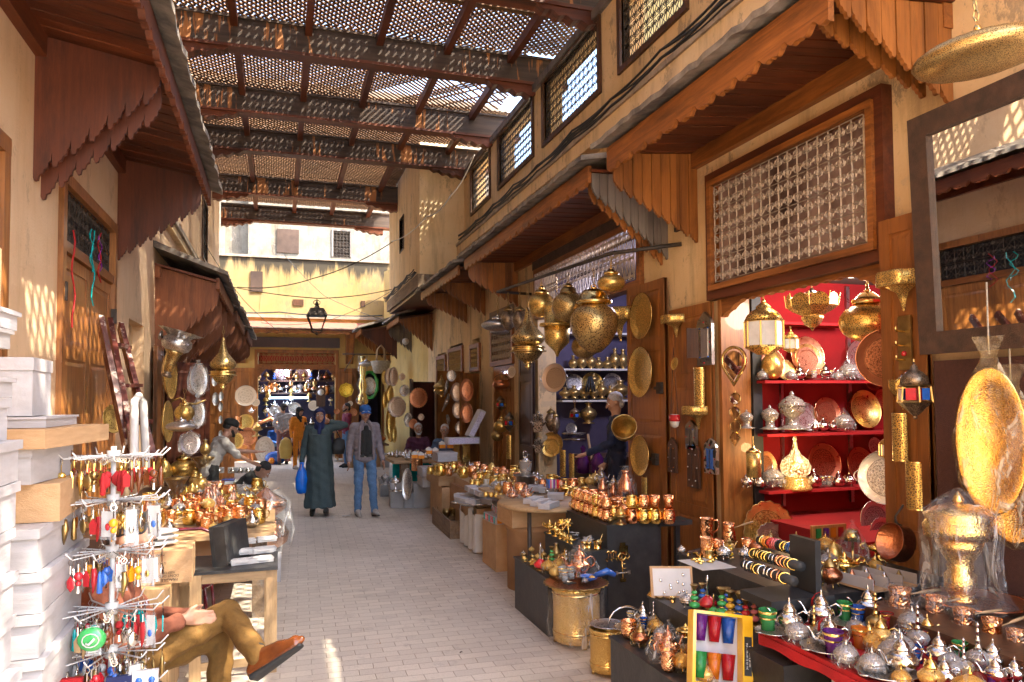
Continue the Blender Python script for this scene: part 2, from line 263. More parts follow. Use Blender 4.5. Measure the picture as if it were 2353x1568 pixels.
# ---------------------------------------------------------------- mesh builder
def V(*a): return Vector(a)
class MB:
 def __init__(s): s.v = []; s.f = []; s.m = []; s.mt = []; s.sm = []
 def mi(s, m):
  if m not in s.mt: s.mt.append(m)
  return s.mt.index(m)
 def add(s, vs, fs, m, smooth=False, M=None):
  o = len(s.v); k = s.mi(m)
  s.v += [tuple(M @ Vector(v)) for v in vs] if M is not None else [tuple(v) for v in vs]
  for f in fs: s.f.append(tuple(i+o for i in f)); s.m.append(k); s.sm.append(smooth)
  return s
 def box(s, a, b, m, M=None):
  x0, x1 = sorted((a[0], b[0])); y0, y1 = sorted((a[1], b[1])); z0, z1 = sorted((a[2], b[2]))
  return s.add([(x0, y0, z0), (x1, y0, z0), (x1, y1, z0), (x0, y1, z0), (x0, y0, z1), (x1, y0, z1), (x1, y1, z1), (x0, y1, z1)],
              [(0, 3, 2, 1), (4, 5, 6, 7), (0, 1, 5, 4), (1, 2, 6, 5), (2, 3, 7, 6), (3, 0, 4, 7)], m, False, M)
 def cbox(s, c, d, m, M=None): return s.box([c[i]-d[i]/2 for i in range(3)], [c[i]+d[i]/2 for i in range(3)], m, M)
 def lathe(s, pf, m, n=20, M=None, sx=1, sy=1, lobes=0, la=0, a0=0, a1=2*PI, flat=False, cap=True):
  """pf: [(radius, z)]; lobes/la give a fluted section"""
  vs = []; full = abs(a1-a0-2*PI) < 1e-6; c = n if full else n+1
  for r, z in pf:
   for i in range(c):
    t = a0+(a1-a0)*i/n; q = r*(1+la*cos(lobes*t)) if lobes else r
    vs.append((q*cos(t)*sx, q*sin(t)*sy, z))
  fs = []
  for j in range(len(pf)-1):
   for i in range(n if not full else c):
    k = (i+1) % c if full else i+1
    fs.append((j*c+i, j*c+k, (j+1)*c+k, (j+1)*c+i))
  if cap and full:
   if pf[0][0] > 1e-4: fs.append(tuple(range(c-1, -1, -1)))
   if pf[-1][0] > 1e-4: fs.append(tuple((len(pf)-1)*c+i for i in range(c)))
  return s.add(vs, fs, m, not flat, M)
 def tube(s, pts, r, m, n=6, M=None, closed=False):
  pts = [Vector(p) for p in pts]; rr = r if isinstance(r, (list, tuple)) else [r]*len(pts); N = len(pts)
  vs = []; up = None
  for i, p in enumerate(pts):
   a = pts[(i-1) % N] if (i or closed) else p; b = pts[(i+1) % N] if (i < N-1 or closed) else p
   t = (b-a)
   if t.length < 1e-9: t = Vector((0, 0, 1))
   t.normalize()
   if up is None: up = Vector((0, 0, 1)) if abs(t.z) < .9 else Vector((1, 0, 0))
   x = t.cross(up)
   if x.length < 1e-4: x = t.cross(Vector((1, .3, 0)))
   x.normalize(); y = x.cross(t); up = y
   for k in range(n):
    g = 2*PI*k/n; vs.append(p+(x*cos(g)+y*sin(g))*rr[i])
  fs = []
  for i in range(N if closed else N-1):
   j = (i+1) % N
   for k in range(n): fs.append((i*n+k, i*n+(k+1) % n, j*n+(k+1) % n, j*n+k))
  if not closed: fs += [tuple(range(n-1, -1, -1)), tuple((N-1)*n+k for k in range(n))]
  return s.add(vs, fs, m, n > 4, M)
 def strip(s, rows, y0, y1, m, M=None):
  """rows: [(x, ztop, zbot)] a board of thickness y0..y1 with free top and bottom outlines"""
  vs = []; fs = []
  for x, a, b in rows: vs += [(x, y0, a), (x, y0, b), (x, y1, b), (x, y1, a)]
  for i in range(len(rows)-1):
   o = i*4; p = o+4
   fs += [(o, o+1, p+1, p), (o+1, o+2, p+2, p+1), (o+2, o+3, p+3, p+2), (o+3, o, p, p+3)]
  e = (len(rows)-1)*4; fs += [(3, 2, 1, 0), (e, e+1, e+2, e+3)]
  return s.add(vs, fs, m, False, M)
 def poly(s, pts, th, m, M=None):
  """convex or mild outline in xz, extruded along y by th"""
  n = len(pts); vs = [(x, -th/2, z) for x, z in pts]+[(x, th/2, z) for x, z in pts]
  fs = [tuple(range(n)), tuple(range(2*n-1, n-1, -1))]+[(i, i+n, (i+1) % n+n, (i+1) % n) for i in range(n)]
  return s.add(vs, fs, m, False, M)
 def grid(s, fn, nu, nv, m, smooth=True, M=None, thick=0):
  vs = [fn(i/nu, j/nv) for j in range(nv+1) for i in range(nu+1)]
  fs = [(j*(nu+1)+i, j*(nu+1)+i+1, (j+1)*(nu+1)+i+1, (j+1)*(nu+1)+i) for j in range(nv) for i in range(nu)]
  return s.add(vs, fs, m, smooth, M)
 def ball(s, c, r, m, n=10, sc=(1, 1, 1), M=None):
  k = max(4, n//2+1); pf = [(r*sin(PI*i/k), -r*cos(PI*i/k)) for i in range(k+1)]
  T = Matrix.Translation(c) @ Matrix.Diagonal((*sc, 1))
  return s.lathe(pf, m, n, (M @ T) if M is not None else T)
 def build(s, name, parent=None, loc=None):
  me = bpy.data.meshes.new(name); me.from_pydata(s.v, [], s.f)
  for m in s.mt: me.materials.append(MT[m])
  me.polygons.foreach_set('material_index', s.m); me.polygons.foreach_set('use_smooth', s.sm); me.update()
  o = bpy.data.objects.new(name, me); COL.objects.link(o)
  if parent is not None: o.parent = parent
  if loc is not None: o.location = loc
  return o
def T(x, y, z, rz=0, rx=0, ry=0, s=1):
 return Matrix.Translation((x, y, z)) @ Matrix.Rotation(rz, 4, 'Z') @ Matrix.Rotation(ry, 4, 'Y') @ Matrix.Rotation(rx, 4, 'X') @ Matrix.Scale(s, 4)
def tag(o, label, cat, group=None, kind=None):
 o['label'] = label; o['category'] = cat
 if group: o['group'] = group
 if kind: o['kind'] = kind
 return o
def struct(o): o['kind'] = 'structure'; return o
def thing(name, label, cat, loc=(0, 0, 0), rz=0, group=None, s=1, rot=None):
 o = bpy.data.objects.new(name, None); COL.objects.link(o); o.location = loc
 o.rotation_euler = rot if rot is not None else (0, 0, rz); o.scale = (s, s, s) if isinstance(s, (int, float)) else s
 o.empty_display_size = .05
 return tag(o, label, cat, group)
def copy_tree(o, parent=None, kids={}):
 c = o.copy(); COL.objects.link(c); c.parent = parent
 for ch in KID.get(o.name, []): copy_tree(ch, c)
 return c
KID = {}; PROTO = {}
def put(kind, loc, s=1, rz=0, label='', group=None, rot=None, name=None):
 """one more individual of a kind: the first call builds it, later calls copy the thing and each of its parts"""
 fn, nm, cat = KINDS[kind]
 if kind not in PROTO:
  o = bpy.data.objects.new(nm, None); COL.objects.link(o); o.empty_display_size = .05
  before = set(bpy.data.objects); fn(o)
  for c in [c for c in bpy.data.objects if c not in before]: KID.setdefault(c.parent.name, []).append(c)
  PROTO[kind] = o
 else: o = copy_tree(PROTO[kind])
 o.location = loc; o.rotation_euler = rot if rot is not None else (0, 0, rz); o.scale = (s, s, s) if isinstance(s, (int, float)) else s
 for k in ('group',):
  if k in o: del o[k]
 tag(o, label, cat, group); return o
KINDS = {}
def kind(key, name, cat):
 def d(fn): KINDS[key] = (fn, name, cat); return fn
 return d
# ---------------------------------------------------------------- wares: each kind is modelled once at height 1 (z 0..1) or radius 1
def arc(c, r, a0, a1, n=8, sx=1, sz=1): return [(c[0]+r*sx*cos(R(a0+(a1-a0)*i/n)), 0, c[1]+r*sz*sin(R(a0+(a1-a0)*i/n))) for i in range(n+1)]
def ell(rx, rz, zc, a0=-90, a1=90, n=10): return [(max(.0001, rx*cos(R(a0+(a1-a0)*i/n))), zc+rz*sin(R(a0+(a1-a0)*i/n))) for i in range(n+1)]
def ringb(mb, z, R_, m, r=.02): mb.tube([(R_*cos(t*PI/3), R_*sin(t*PI/3), z) for t in range(6)], r, m, 4, closed=True)
def lampkind(key, body, cap, fin, label_mat, capm, n=22, ring=True, lobes=0, la=0):
 @kind(key, 'pierced_lamp', 'lamp')
 def _(o):
  b = MB(); b.lathe(body, label_mat, n, lobes=lobes, la=la); b.build('lamp_body', o)
  b = MB(); b.lathe(cap, capm, 16); b.build('lamp_cap', o)
  b = MB(); b.lathe(fin, capm, 10)
  if ring: b.tube([(.035*cos(t), 0, .975+.035*sin(t)) for t in [i*PI/4 for i in range(8)]], .009, capm, 4, closed=True)
  b.build('finial', o)
def flip(p): return p
lampkind('globe', ell(.40, .36, .37), [(.0001, .80), (.17, .80), (.20, .74), (.22, .70), (.20, .69)], [(.05, .80), (.09, .84), (.09, .88), (.05, .92), (.02, .95)], 'brass_perf', 'brass')
lampkind('globe_dark', ell(.42, .38, .38), [(.0001, .86), (.16, .86), (.19, .80), (.20, .74), (.24, .72), (.20, .71)], [(.12, .86), (.12, .90), (.08, .94), (.02, .97)], 'brass_perf_dark', 'brass_old')
lampkind('globe_melon', ell(.50, .33, .34), [(.0001, .85), (.10, .84), (.20, .76), (.27, .72), (.27, .65), (.24, .64)], [(.03, .84), (.06, .87), (.03, .90), (.03, .94)], 'brass_perf', 'brass')
lampkind('egg', [(.001, 0), (.10, .03), (.22, .14), (.31, .30), (.345, .44), (.33, .56), (.26, .66), (.17, .71)], [(.17, .70), (.26, .73), (.26, .77), (.21, .78), (.20, .86), (.15, .92), (.04, .95)], [(.03, .94), (.05, .955), (.02, .97)], 'brass_perf_dark', 'brass', 26, lobes=14, la=.02)
lampkind('disc', ell(.9, .32, .42), [(.30, .71), (.32, .76), (.28, .84), (.10, .88), (.001, .89)], [(.06, .88), (.09, .93), (.03, .99)], 'silver_perf', 'silver', 26)
lampkind('disc_brass', ell(1.05, .30, .38), [(.16, .68), (.14, .72), (.05, .74), (.001, .745)], [(.05, .74), (.07, .80), (.05, .86), (.02, .90)], 'brass_perf_dark', 'brass', 30)
lampkind('teardrop', [(.001, 0), (.10, .06), (.20, .24), (.26, .42), (.24, .56), (.17, .68), (.13, .76)], [(.13, .75), (.18, .77), (.16, .82), (.06, .90), (.03, .93)], [(.02, .92), (.03, .94), (.01, .96)], 'bronze_perf', 'brass_old')
lampkind('spindle', [(.02, .0), (.05, .08), (.09, .12), (.22, .24), (.24, .52)], [(.30, .52), (.31, .54), (.30, .57), (.22, .57), (.215, .84), (.16, .93), (.03, .96)], [(.02, .95), (.03, .97), (.01, .98)], 'brass_perf_fine', 'brass_perf_fine', 8)
@kind('drop', 'pierced_lamp', 'lamp')
def _(o):
 b = MB(); b.lathe([(.02, .99), (.03, .92), (.05, .80), (.08, .70), (.14, .62), (.205, .53), (.215, .47), (.17, .41), (.10, .385)][::-1], 'brass_perf_dark', 22); b.build('lamp_neck', o)
 b = MB(); b.lathe([(.06, .13), (.12, .17), (.17, .25), (.18, .28)], 'brass_perf_dark', 22); b.lathe([(.18, .28), (.225, .285), (.23, .30), (.20, .305), (.20, .345), (.22, .35), (.20, .37), (.12, .37), (.11, .39)], 'brass', 22); b.build('lamp_bowl', o)
 b = MB(); b.lathe([(.005, 0), (.02, .03), (.05, .06), (.025, .08), (.06, .11), (.06, .13)], 'brass', 12); b.build('finial', o)
@kind('hexlamp', 'glazed_lantern', 'lantern')
def _(o):
 b = MB(); b.lathe([(.12, 0), (.20, .05), (.33, .12), (.33, .16)], 'brass_cut', 8, flat=True); b.lathe([(.33, .58), (.36, .59), (.33, .62)], 'brass', 8, flat=True)
 for i in range(8):
  a = 2*PI*i/8; b.tube([(.335*cos(a), .335*sin(a), .14), (.335*cos(a), .335*sin(a), .60)], .018, 'brass', 4)
 b.build('cage', o)
 b = MB(); b.lathe([(.32, .14), (.32, .60)], 'enamel_white', 8, flat=True, cap=False); b.build('pane', o)
 b = MB(); b.lathe([(.34, .61), (.28, .72), (.20, .79), (.13, .82), (.13, .86), (.06, .92), (.02, .94)], 'brass_cut', 12); b.lathe([(.03, .93), (.04, .96), (.01, 1)], 'brass', 8); b.build('dome', o)
@kind('iron_lantern', 'glazed_lantern', 'lantern')
def _(o):
 b = MB(); b.lathe([(.001, 0), (.04, .03), (.03, .06), (.10, .12), (.27, .30)], 'bronze_perf', 6, flat=True)
 for i in range(6):
  a = 2*PI*i/6; b.tube([(.28*cos(a), .28*sin(a), .30), (.25*cos(a), .25*sin(a), .58)], .016, 'brass_old', 4)
 b.lathe([(.28, .29), (.29, .31), (.28, .32)], 'brass_old', 6, flat=True); b.lathe([(.25, .56), (.28, .58), (.24, .61)], 'brass_old', 6, flat=True); b.build('cage', o)
 for i, m in enumerate(['enamel_red', 'glass_blue', 'enamel_white', 'enamel_red', 'enamel_blue', 'enamel_yellow']):
  a = 2*PI*(i+.5)/6; b = MB(); b.cbox((0, 0, .44), (.16, .01, .2), m, T(.235*cos(a), .235*sin(a), 0, a+PI/2)); b.build('pane', o)
 b = MB(); b.lathe([(.24, .60), (.22, .72), (.14, .82), (.07, .86), (.06, .92), (.015, .96), (.01, 1)], 'bronze_perf', 12); b.build('dome', o)
@kind('crown', 'crown_chandelier', 'chandelier')
def _(o):
 b = MB(); b.lathe([(.001, 0), (.03, .04), (.05, .08), (.18, .16), (.24, .30), (.24, .34)], 'brass_cut', 8, flat=True); b.build('lower_tier', o)
 b = MB(); b.lathe([(.22, .36), (.42, .46), (.54, .55), (.56, .58), (.56, .74)], 'brass_cut', 8, flat=True, cap=False)
 for i in range(8):
  a = 2*PI*(i+.0)/8; b.tube([(.56*cos(a), .56*sin(a), .56), (.60*cos(a), .60*sin(a), .86)], .012, 'brass', 4)
  a2 = 2*PI*(i+.5)/8; b.poly([(-.20, 0), (.20, 0), (.12, .08), (0, .12), (-.12, .08)], .01, 'brass_cut', T(.525*cos(a2), .525*sin(a2), .74, a2+PI/2))
 b.build('crown_tier', o)
 b = MB(); b.lathe([(.02, 1.0), (.05, .96), (.17, .88), (.17, .86), (.001, .86)][::-1], 'silver', 14)
 for i in range(4):
  a = 2*PI*i/4; b.tube([(.1*cos(a), .1*sin(a), .88), (.5*cos(a), .5*sin(a), .74)], .006, 'brass', 3)
 b.build('canopy_cap', o)
@kind('torch', 'torch_wall_lamp', 'lamp')
def _(o):
 b = MB(); b.lathe([(.05, .0), (.10, .02), (.10, .06), (.06, .09), (.08, .12)], 'bronze_perf', 8); b.build('socket', o)
 b = MB(); b.lathe([(.08, .12), (.10, .3), (.14, .50), (.20, .56)], 'brass_perf_dark', 12); b.build('stem', o)
 b = MB(); b.lathe([(.14, .54), (.26, .60), (.30, .70), (.28, .80), (.20, .86)], 'silver_perf', 16); b.build('cup', o)
 b = MB(); b.lathe([(.20, .85), (.24, .90), (.40, .98)], 'silver_perf', 32, lobes=8, la=.14, cap=False); b.build('petals', o)
@kind('wall_tube', 'pierced_wall_lamp', 'lamp')
def _(o):
 b = MB(); b.lathe([(.19, 0), (.19, 1)], 'brass_cut', 14, a0=0, a1=PI, sy=.8); b.build('shade', o)
 b = MB(); b.lathe([(.195, 0), (.195, .03)], 'brass', 14, a0=0, a1=PI, sy=.8); b.lathe([(.195, .97), (.195, 1)], 'brass', 14, a0=0, a1=PI, sy=.8); b.build('rim', o)
@kind('sconce', 'brass_wall_shelf', 'wall shelf')
def _(o):
 b = MB(); b.lathe([(.001, 0), (.05, .04), (.02, .08), (.06, .12), (.10, .30), (.18, .48), (.45, .62)], 'brass_cut', 12, a0=0, a1=PI, lobes=6, la=.05); b.build('bracket_cone', o)
 b = MB(); b.lathe([(.62, .62), (.66, .64), (.66, .94), (.62, 1.0)], 'brass_cut', 30, a0=0, a1=PI, lobes=6, la=.06); b.lathe([(.001, .62), (.62, .62)], 'brass', 30, a0=0, a1=PI, lobes=6, la=.06); b.build('shelf', o)
def platekind(key, m, rim='brass', n=36, lobes=0, la=0, nm='engraved_plate', dish=.12, hnd=0, sx=1):
 @kind(key, nm, 'plate')
 def _(o):
  b = MB(); b.lathe([(.001, .012), (.70, .014), (.74, .02), (.985, dish)], m, n, lobes=lobes, la=la, cap=False, sx=sx); b.build('dish', o)
  b = MB(); b.lathe([(.98, dish-.002), (1.0, dish+.02), (1.01, dish-.01), (.98, dish-.03), (.72, -.02), (.001, -.03)], rim, n, lobes=lobes, la=la, cap=False, sx=sx); b.build('rim', o)
  if hnd:
   for q in (-1, 1):
    b = MB(); b.tube([(q*(.98+.16*sin(t)), -.22+.44*(i/8), dish) for i, t in enumerate([j*PI/8 for j in range(9)])], .03, rim, 5); b.build('handle', o)
platekind('plate_brass', 'plate_brass'); platekind('plate_copper', 'plate_copper', 'copper'); platekind('plate_silver', 'plate_silver', 'silver'); platekind('plate_pink', 'plate_pink', 'pewter')
platekind('plate_plain', 'plate_plain', 'steel', dish=.06); platekind('plate_scallop', 'plate_pink', 'pewter', 72, 18, .03); platekind('plate_frill', 'plate_brass', 'brass_old', 72, 18, .025)
platekind('plate_octagon', 'plate_yellow', 'brass', 8, dish=.1); platekind('plate_flower', 'plate_copper', 'brass_old', 96, 26, .04, dish=.06)
platekind('tray_handles', 'plate_silver', 'silver', hnd=1, nm='round_tray'); platekind('oval_wrapped', 'plate_silver', 'silver', sx=1.0, nm='wrapped_tray', dish=.08)
platekind('plate_hammered', 'brass_perf', 'brass_ham', dish=.16, n=40); platekind('tray_pink_handles', 'plate_pink', 'steel', hnd=1, nm='round_tray', dish=.14)
@kind('deep_tray', 'deep_tray', 'tray')
def _(o):
 b = MB(); b.lathe([(.001, 0), (.94, 0), (.95, .22), (1.0, .24)], 'plate_brass', 36, cap=False); b.build('dish', o)
 b = MB(); b.lathe([(1.0, .25), (1.02, .22), (.97, .20), (.96, -.02), (.001, -.02)], 'brass_ham', 36, cap=False); b.build('side', o)
def teapot(key, m, m2=None, nm='teapot', tall=1., film=None, tassel=None):
 @kind(key, nm, 'teapot')
 def _(o):
  mm = m2 or m; k = tall
  b = MB(); b.lathe([(.12, .10), (.17, .12), (.30, .20), (.36, .30), (.34, .42*k), (.24, .52*k), (.17, .56*k), (.19, .60*k)], m, 20)
  for i in range(4): a = PI/4+i*PI/2; b.tube([(.17*cos(a), .17*sin(a), .16), (.22*cos(a), .22*sin(a), .07), (.26*cos(a), .26*sin(a), .0)], [.03, .022, .03], mm, 5)
  b.build('body', o)
  b = MB(); b.lathe([(.20, .60*k), (.19, .64*k), (.13, .74*k), (.06, .82*k), (.03, .85)], mm, 18); b.build('lid', o)
  b = MB(); b.lathe([(.02, .84), (.05, .88), (.02, .92), (.03, .95), (.004, 1.0)], mm, 8); b.build('knob', o)
  b = MB(); b.tube([(.26, 0, .26), (.42, 0, .34), (.48, 0, .50), (.56, 0, .62), (.62, 0, .64)], [.07, .055, .035, .028, .02], mm, 7); b.build('spout', o)
  b = MB(); b.tube([(-.22, 0, .54*k), (-.38, 0, .62*k), (-.52, 0, .52*k), (-.50, 0, .34), (-.36, 0, .24)], [.02, .028, .03, .028, .02], mm, 6); b.build('handle', o)
  if film: b = MB(); filmcone(b, film, .66, 1.06, .5); b.build('film', o)
  if tassel: b = MB(); b.tube([(.03, -.06, .9), (.12, -.22, .8), (.2, -.34, .62), (.2, -.36, .40)], [.012, .012, .03, .045], 'tassel_red', 6); b.build('tassel', o)
def filmcone(b, m, r, h, z0w=.5):
 rr = random.Random(int(r*1000)+int(h*77)); vs = []
 n = 14; prof = [(r*.80, .0), (r, .12), (r*.98, .30), (r*.70, .60), (r*.32, .88), (.03, 1.0), (.07, 1.08)]
 for q, z in prof:
  for i in range(n): a = 2*PI*i/n; k = q*(1+rr.uniform(-.07, .07)); vs.append((k*cos(a), k*sin(a), z*h+rr.uniform(-.015, .015)*(z > 0)))
 b.add(vs, [(j*n+i, j*n+(i+1) % n, (j+1)*n+(i+1) % n, (j+1)*n+i) for j in range(len(prof)-1) for i in range(n)], m, False)
teapot('teapot_silver', 'silver'); teapot('teapot_tassel', 'silver', tassel=1); teapot('teapot_copper', 'copper', 'copper'); teapot('teapot_brass', 'brass_engr', 'brass'); teapot('teapot_copper_film', 'copper_ham', 'copper', film='wrap', nm='wrapped_teapot'); teapot('teapot_old', 'copper_old', 'brass_old')
def bowlkind(key, m, m2, film=None, nm='lidded_bowl'):
 @kind(key, nm, 'sugar bowl')
 def _(o):
  b = MB(); b.lathe([(.12, .12), (.30, .18), (.42, .32), (.44, .42)], m, 18)
  for i in range(3): a = i*2*PI/3; b.tube([(.25*cos(a), .25*sin(a), .18), (.33*cos(a), .33*sin(a), .0)], .03, m2, 5)
  b.build('bowl', o)
  b = MB(); b.lathe([(.45, .42), (.43, .50), (.34, .62), (.18, .72), (.10, .76)], m, 18); b.lathe([(.04, .76), (.07, .82), (.02, .88), (.03, .92), (.004, .98)], m2, 8); b.build('lid', o)
  if film: b = MB(); filmcone(b, film, .54, 1.0); b.build('film', o)
bowlkind('bowl_silver', 'silver_engr', 'silver', 'wrap', 'wrapped_sugar_bowl'); bowlkind('bowl_gold', 'brass_engr', 'brass', 'wrap_gold', 'wrapped_sugar_bowl'); bowlkind('bowl_plain', 'silver_ham', 'silver')
bowlkind('bowl_brass', 'brass_engr', 'brass')
@kind('tiny_pot', 'tiny_teapot', 'teapot')
def _(o): b = MB(); b.lathe([(.2, 0), (.42, .2), (.44, .42), (.25, .62), (.2, .66), (.10, .84), (.06, .86), (.08, .93), (.01, 1)], 'silver', 12); b.build('body', o); b = MB(); b.tube([(.35, 0, .3), (.6, 0, .45), (.72, 0, .7)], [.08, .05, .03], 'silver', 5); b.build('spout', o); b = MB(); b.tube([(-.3, 0, .55), (-.62, 0, .6), (-.62, 0, .3), (-.4, 0, .2)], .035, 'silver', 5); b.build('handle', o)
@kind('longneck', 'long_necked_bottle', 'rose water bottle')
def _(o): b = MB(); b.lathe([(.10, 0), (.13, .02), (.09, .06), (.20, .14), (.25, .24), (.22, .33), (.10, .42)], 'silver_engr', 18); b.build('body', o); b = MB(); b.lathe([(.10, .42), (.05, .50), (.04, .60), (.06, .62), (.03, .65), (.03, .78), (.055, .80), (.03, .83), (.03, .92), (.045, .94), (.005, 1)], 'silver', 12); b.build('neck', o)
@kind('longneck_brass', 'long_necked_bottle', 'rose water bottle')
def _(o): b = MB(); b.lathe([(.10, 0), (.13, .02), (.09, .06), (.20, .14), (.25, .24), (.22, .33), (.10, .42)], 'brass_old', 18); b.build('body', o); b = MB(); b.lathe([(.10, .42), (.05, .50), (.04, .60), (.06, .62), (.03, .65), (.03, .78), (.055, .80), (.03, .83), (.03, .92), (.045, .94), (.005, 1)], 'brass', 12); b.build('neck', o)
def glasskind(key, m, g='gold_shiny'):
 @kind(key, 'tea_glass', 'glass')
 def _(o):
  b = MB(); b.lathe([(.001, .0), (.30, .0), (.28, .35), (.35, .75), (.39, 1.0), (.36, 1.0), (.32, .75), (.25, .36), (.001, .1)], m, 18); b.build('cup', o)
  b = MB(); b.lathe([(.392, .86), (.392, .95)], g, 18, cap=False); b.lathe([(.335, .62), (.345, .68)], g, 18, cap=False); b.build('gilt_band', o)
for c_ in ('green', 'blue', 'red', 'orange', 'violet', 'clear'): glasskind('glass_'+c_, 'glass_'+c_)
def mug(key, m, mr, mh='brass'):
 @kind(key, 'hammered_mug', 'mug')
 def _(o):
  b = MB(); b.lathe([(.28, 0), (.40, .10), (.46, .35), (.44, .70), (.38, .97), (.40, 1.0), (.37, .98), (.40, .6), (.001, .15)], m, 20); b.build('cup', o)
  b = MB(); b.lathe([(.395, .95), (.41, .99), (.395, 1.01), (.37, 1.0)], mr, 20, cap=False); b.build('rim', o)
  b = MB(); b.tube([(.43, 0, .78), (.62, 0, .84), (.74, 0, .66), (.70, 0, .42), (.45, 0, .26)], [.035, .04, .045, .04, .03], mh, 6); b.build('handle', o)
mug('mug_copper', 'copper_ham', 'copper'); mug('mug_gold', 'gold_shiny', 'brass'); mug('mug_pink', 'copper', 'copper', 'copper'); mug('mug_brass', 'brass_ham', 'brass')
@kind('cup_plain', 'copper_tumbler', 'cup')
def _(o): b = MB(); b.lathe([(.30, 0), (.36, .5), (.42, 1.0), (.38, 1.0), (.32, .5), (.001, .1)], 'copper_ham', 20); b.build('cup', o); b = MB(); b.lathe([(.42, .97), (.44, 1.0), (.41, 1.02)], 'copper', 20, cap=False); b.build('rim', o)
@kind('flask', 'wrapped_copper_bottle', 'bottle')
def _(o): b = MB(); b.lathe([(.22, 0), (.26, .05), (.24, .55), (.14, .70), (.11, .85), (.14, .90)], 'copper', 18); b.build('bottle', o); b = MB(); b.lathe([(.25, -.01), (.31, .2), (.27, .6), (.2, .8), (.12, .95), (.20, 1.0), (.10, 1.04)], 'wrap', 12, lobes=5, la=.1, cap=False); b.build('film', o)
@kind('coffee_pot', 'coffee_pot', 'coffee pot')
def _(o): b = MB(); b.lathe([(.34, 0), (.38, .05), (.34, .4), (.27, .75), (.33, 1.0), (.30, .98), (.001, .5)], 'copper_ham', 20); b.build('pot', o); b = MB(); b.tube([(.28, 0, .72), (.6, 0, .82), (.75, 0, .88), (1.3, 0, 1.05)], [.03, .03, .055, .05], 'wood_pale_x', 7); b.build('wooden_handle', o)
@kind('coffee_pot_film', 'wrapped_coffee_pot', 'coffee pot')
def _(o): b = MB(); b.lathe([(.34, 0), (.38, .05), (.35, .5), (.31, .85), (.35, 1.0), (.32, .98), (.001, .5)], 'copper_ham', 20); b.build('pot', o); b = MB(); b.tube([(.3, 0, .8), (.6, 0, .84), (.75, 0, .86), (1.35, 0, .92)], [.03, .03, .055, .05], 'wood_pale_x', 7); b.build('wooden_handle', o); b = MB(); b.lathe([(.38, 0), (.48, .2), (.42, .7), (.48, 1.0), (.40, 1.1), (.1, 1.06)], 'wrap', 14, lobes=5, la=.08, cap=False); b.build('film', o)
@kind('pitcher', 'hammered_pitcher', 'pitcher')
def _(o): b = MB(); b.lathe([(.30, 0), (.33, .04), (.30, .5), (.32, .95), (.35, 1.0), (.31, .98), (.26, .5), (.001, .1)], 'copper_ham', 20); b.build('jug', o); b = MB(); b.tube([(-.31, 0, .85), (-.52, 0, .90), (-.62, 0, .70), (-.55, 0, .40), (-.30, 0, .28)], .04, 'copper', 6); b.build('handle', o)
@kind('saucepan', 'copper_saucepan', 'pan')
def _(o): b = MB(); b.lathe([(.001, .03), (.94, .03), (.98, .85), (1.03, .87), (1.0, .83), (1.0, 0), (.001, 0)], 'copper_old', 30, cap=False); b.build('pan', o); b = MB(); b.tube([(.98, 0, .70), (1.15, 0, .9), (1.4, 0, 1.0), (1.8, 0, .85), (2.1, 0, .75)], [.09, .07, .055, .05, .05], 'iron', 6); b.cbox((1.02, 0, .66), (.06, .3, .28), 'iron'); b.build('handle', o)
def candle(key, m, m2):
 @kind(key, 'enamelled_candlestick', 'candlestick')
 def _(o):
  b = MB(); b.lathe([(.24, 0), (.25, .02), (.18, .05), (.06, .12)], 'brass_old', 16); b.build('foot', o)
  b = MB(); b.lathe([(.06, .12), (.17, .17), (.21, .24), (.17, .31), (.07, .36)], m, 14); b.lathe([(.06, .42), (.14, .46), (.16, .51), (.13, .56), (.06, .60)], m2, 14); b.lathe([(.06, .64), (.11, .68), (.12, .71), (.06, .77)], m, 12); b.build('beads', o)
  b = MB(); b.lathe([(.07, .36), (.09, .39), (.06, .42)], 'brass', 10); b.lathe([(.07, .60), (.08, .62), (.06, .64)], 'brass', 10); b.lathe([(.05, .77), (.07, .84), (.15, .97), (.16, 1.0), (.12, .97), (.04, .92)], 'brass_old', 16); b.build('cup', o)
for c_ in ('green', 'red', 'pink', 'yellow', 'blue', 'white'): candle('candle_'+c_, 'enamel_'+c_, 'enamel_'+c_)
@kind('bottle_red', 'enamelled_bottle', 'bottle')
def _(o): b = MB(); b.lathe([(.14, 0), (.17, .02), (.10, .06)], 'brass_old', 12); b.lathe([(.06, .42), (.08, .45), (.03, .6), (.05, .62), (.03, .8), (.05, .85), (.01, 1)], 'silver', 10); b.build('stopper', o); b = MB(); b.lathe([(.08, .06), (.26, .16), (.27, .24), (.14, .36), (.06, .42)], 'enamel_red', 14, lobes=8, la=.05); b.build('body', o)
@kind('bottle_green', 'enamelled_bottle', 'bottle')
def _(o): b = MB(); b.lathe([(.14, 0), (.17, .02), (.10, .06)], 'brass_old', 12); b.lathe([(.06, .42), (.08, .45), (.03, .6), (.05, .62), (.03, .8), (.05, .85), (.01, 1)], 'brass', 10); b.build('stopper', o); b = MB(); b.lathe([(.08, .06), (.26, .16), (.27, .24), (.14, .36), (.06, .42)], 'enamel_green', 14, lobes=8, la=.05); b.build('body', o)
@kind('bell', 'brass_bell', 'bell')
def _(o): b = MB(); b.lathe([(.42, 0), (.40, .04), (.28, .2), (.22, .45), (.10, .55), (.03, .58)], 'brass_ham', 18, cap=False); b.build('bell_cup', o); b = MB(); b.tube([(0, 0, .56), (.06, 0, .66), (.10, 0, .82), (0, 0, 1), (-.10, 0, .82), (-.06, 0, .66), (0, 0, .56)], .03, 'brass', 5); b.build('handle', o)
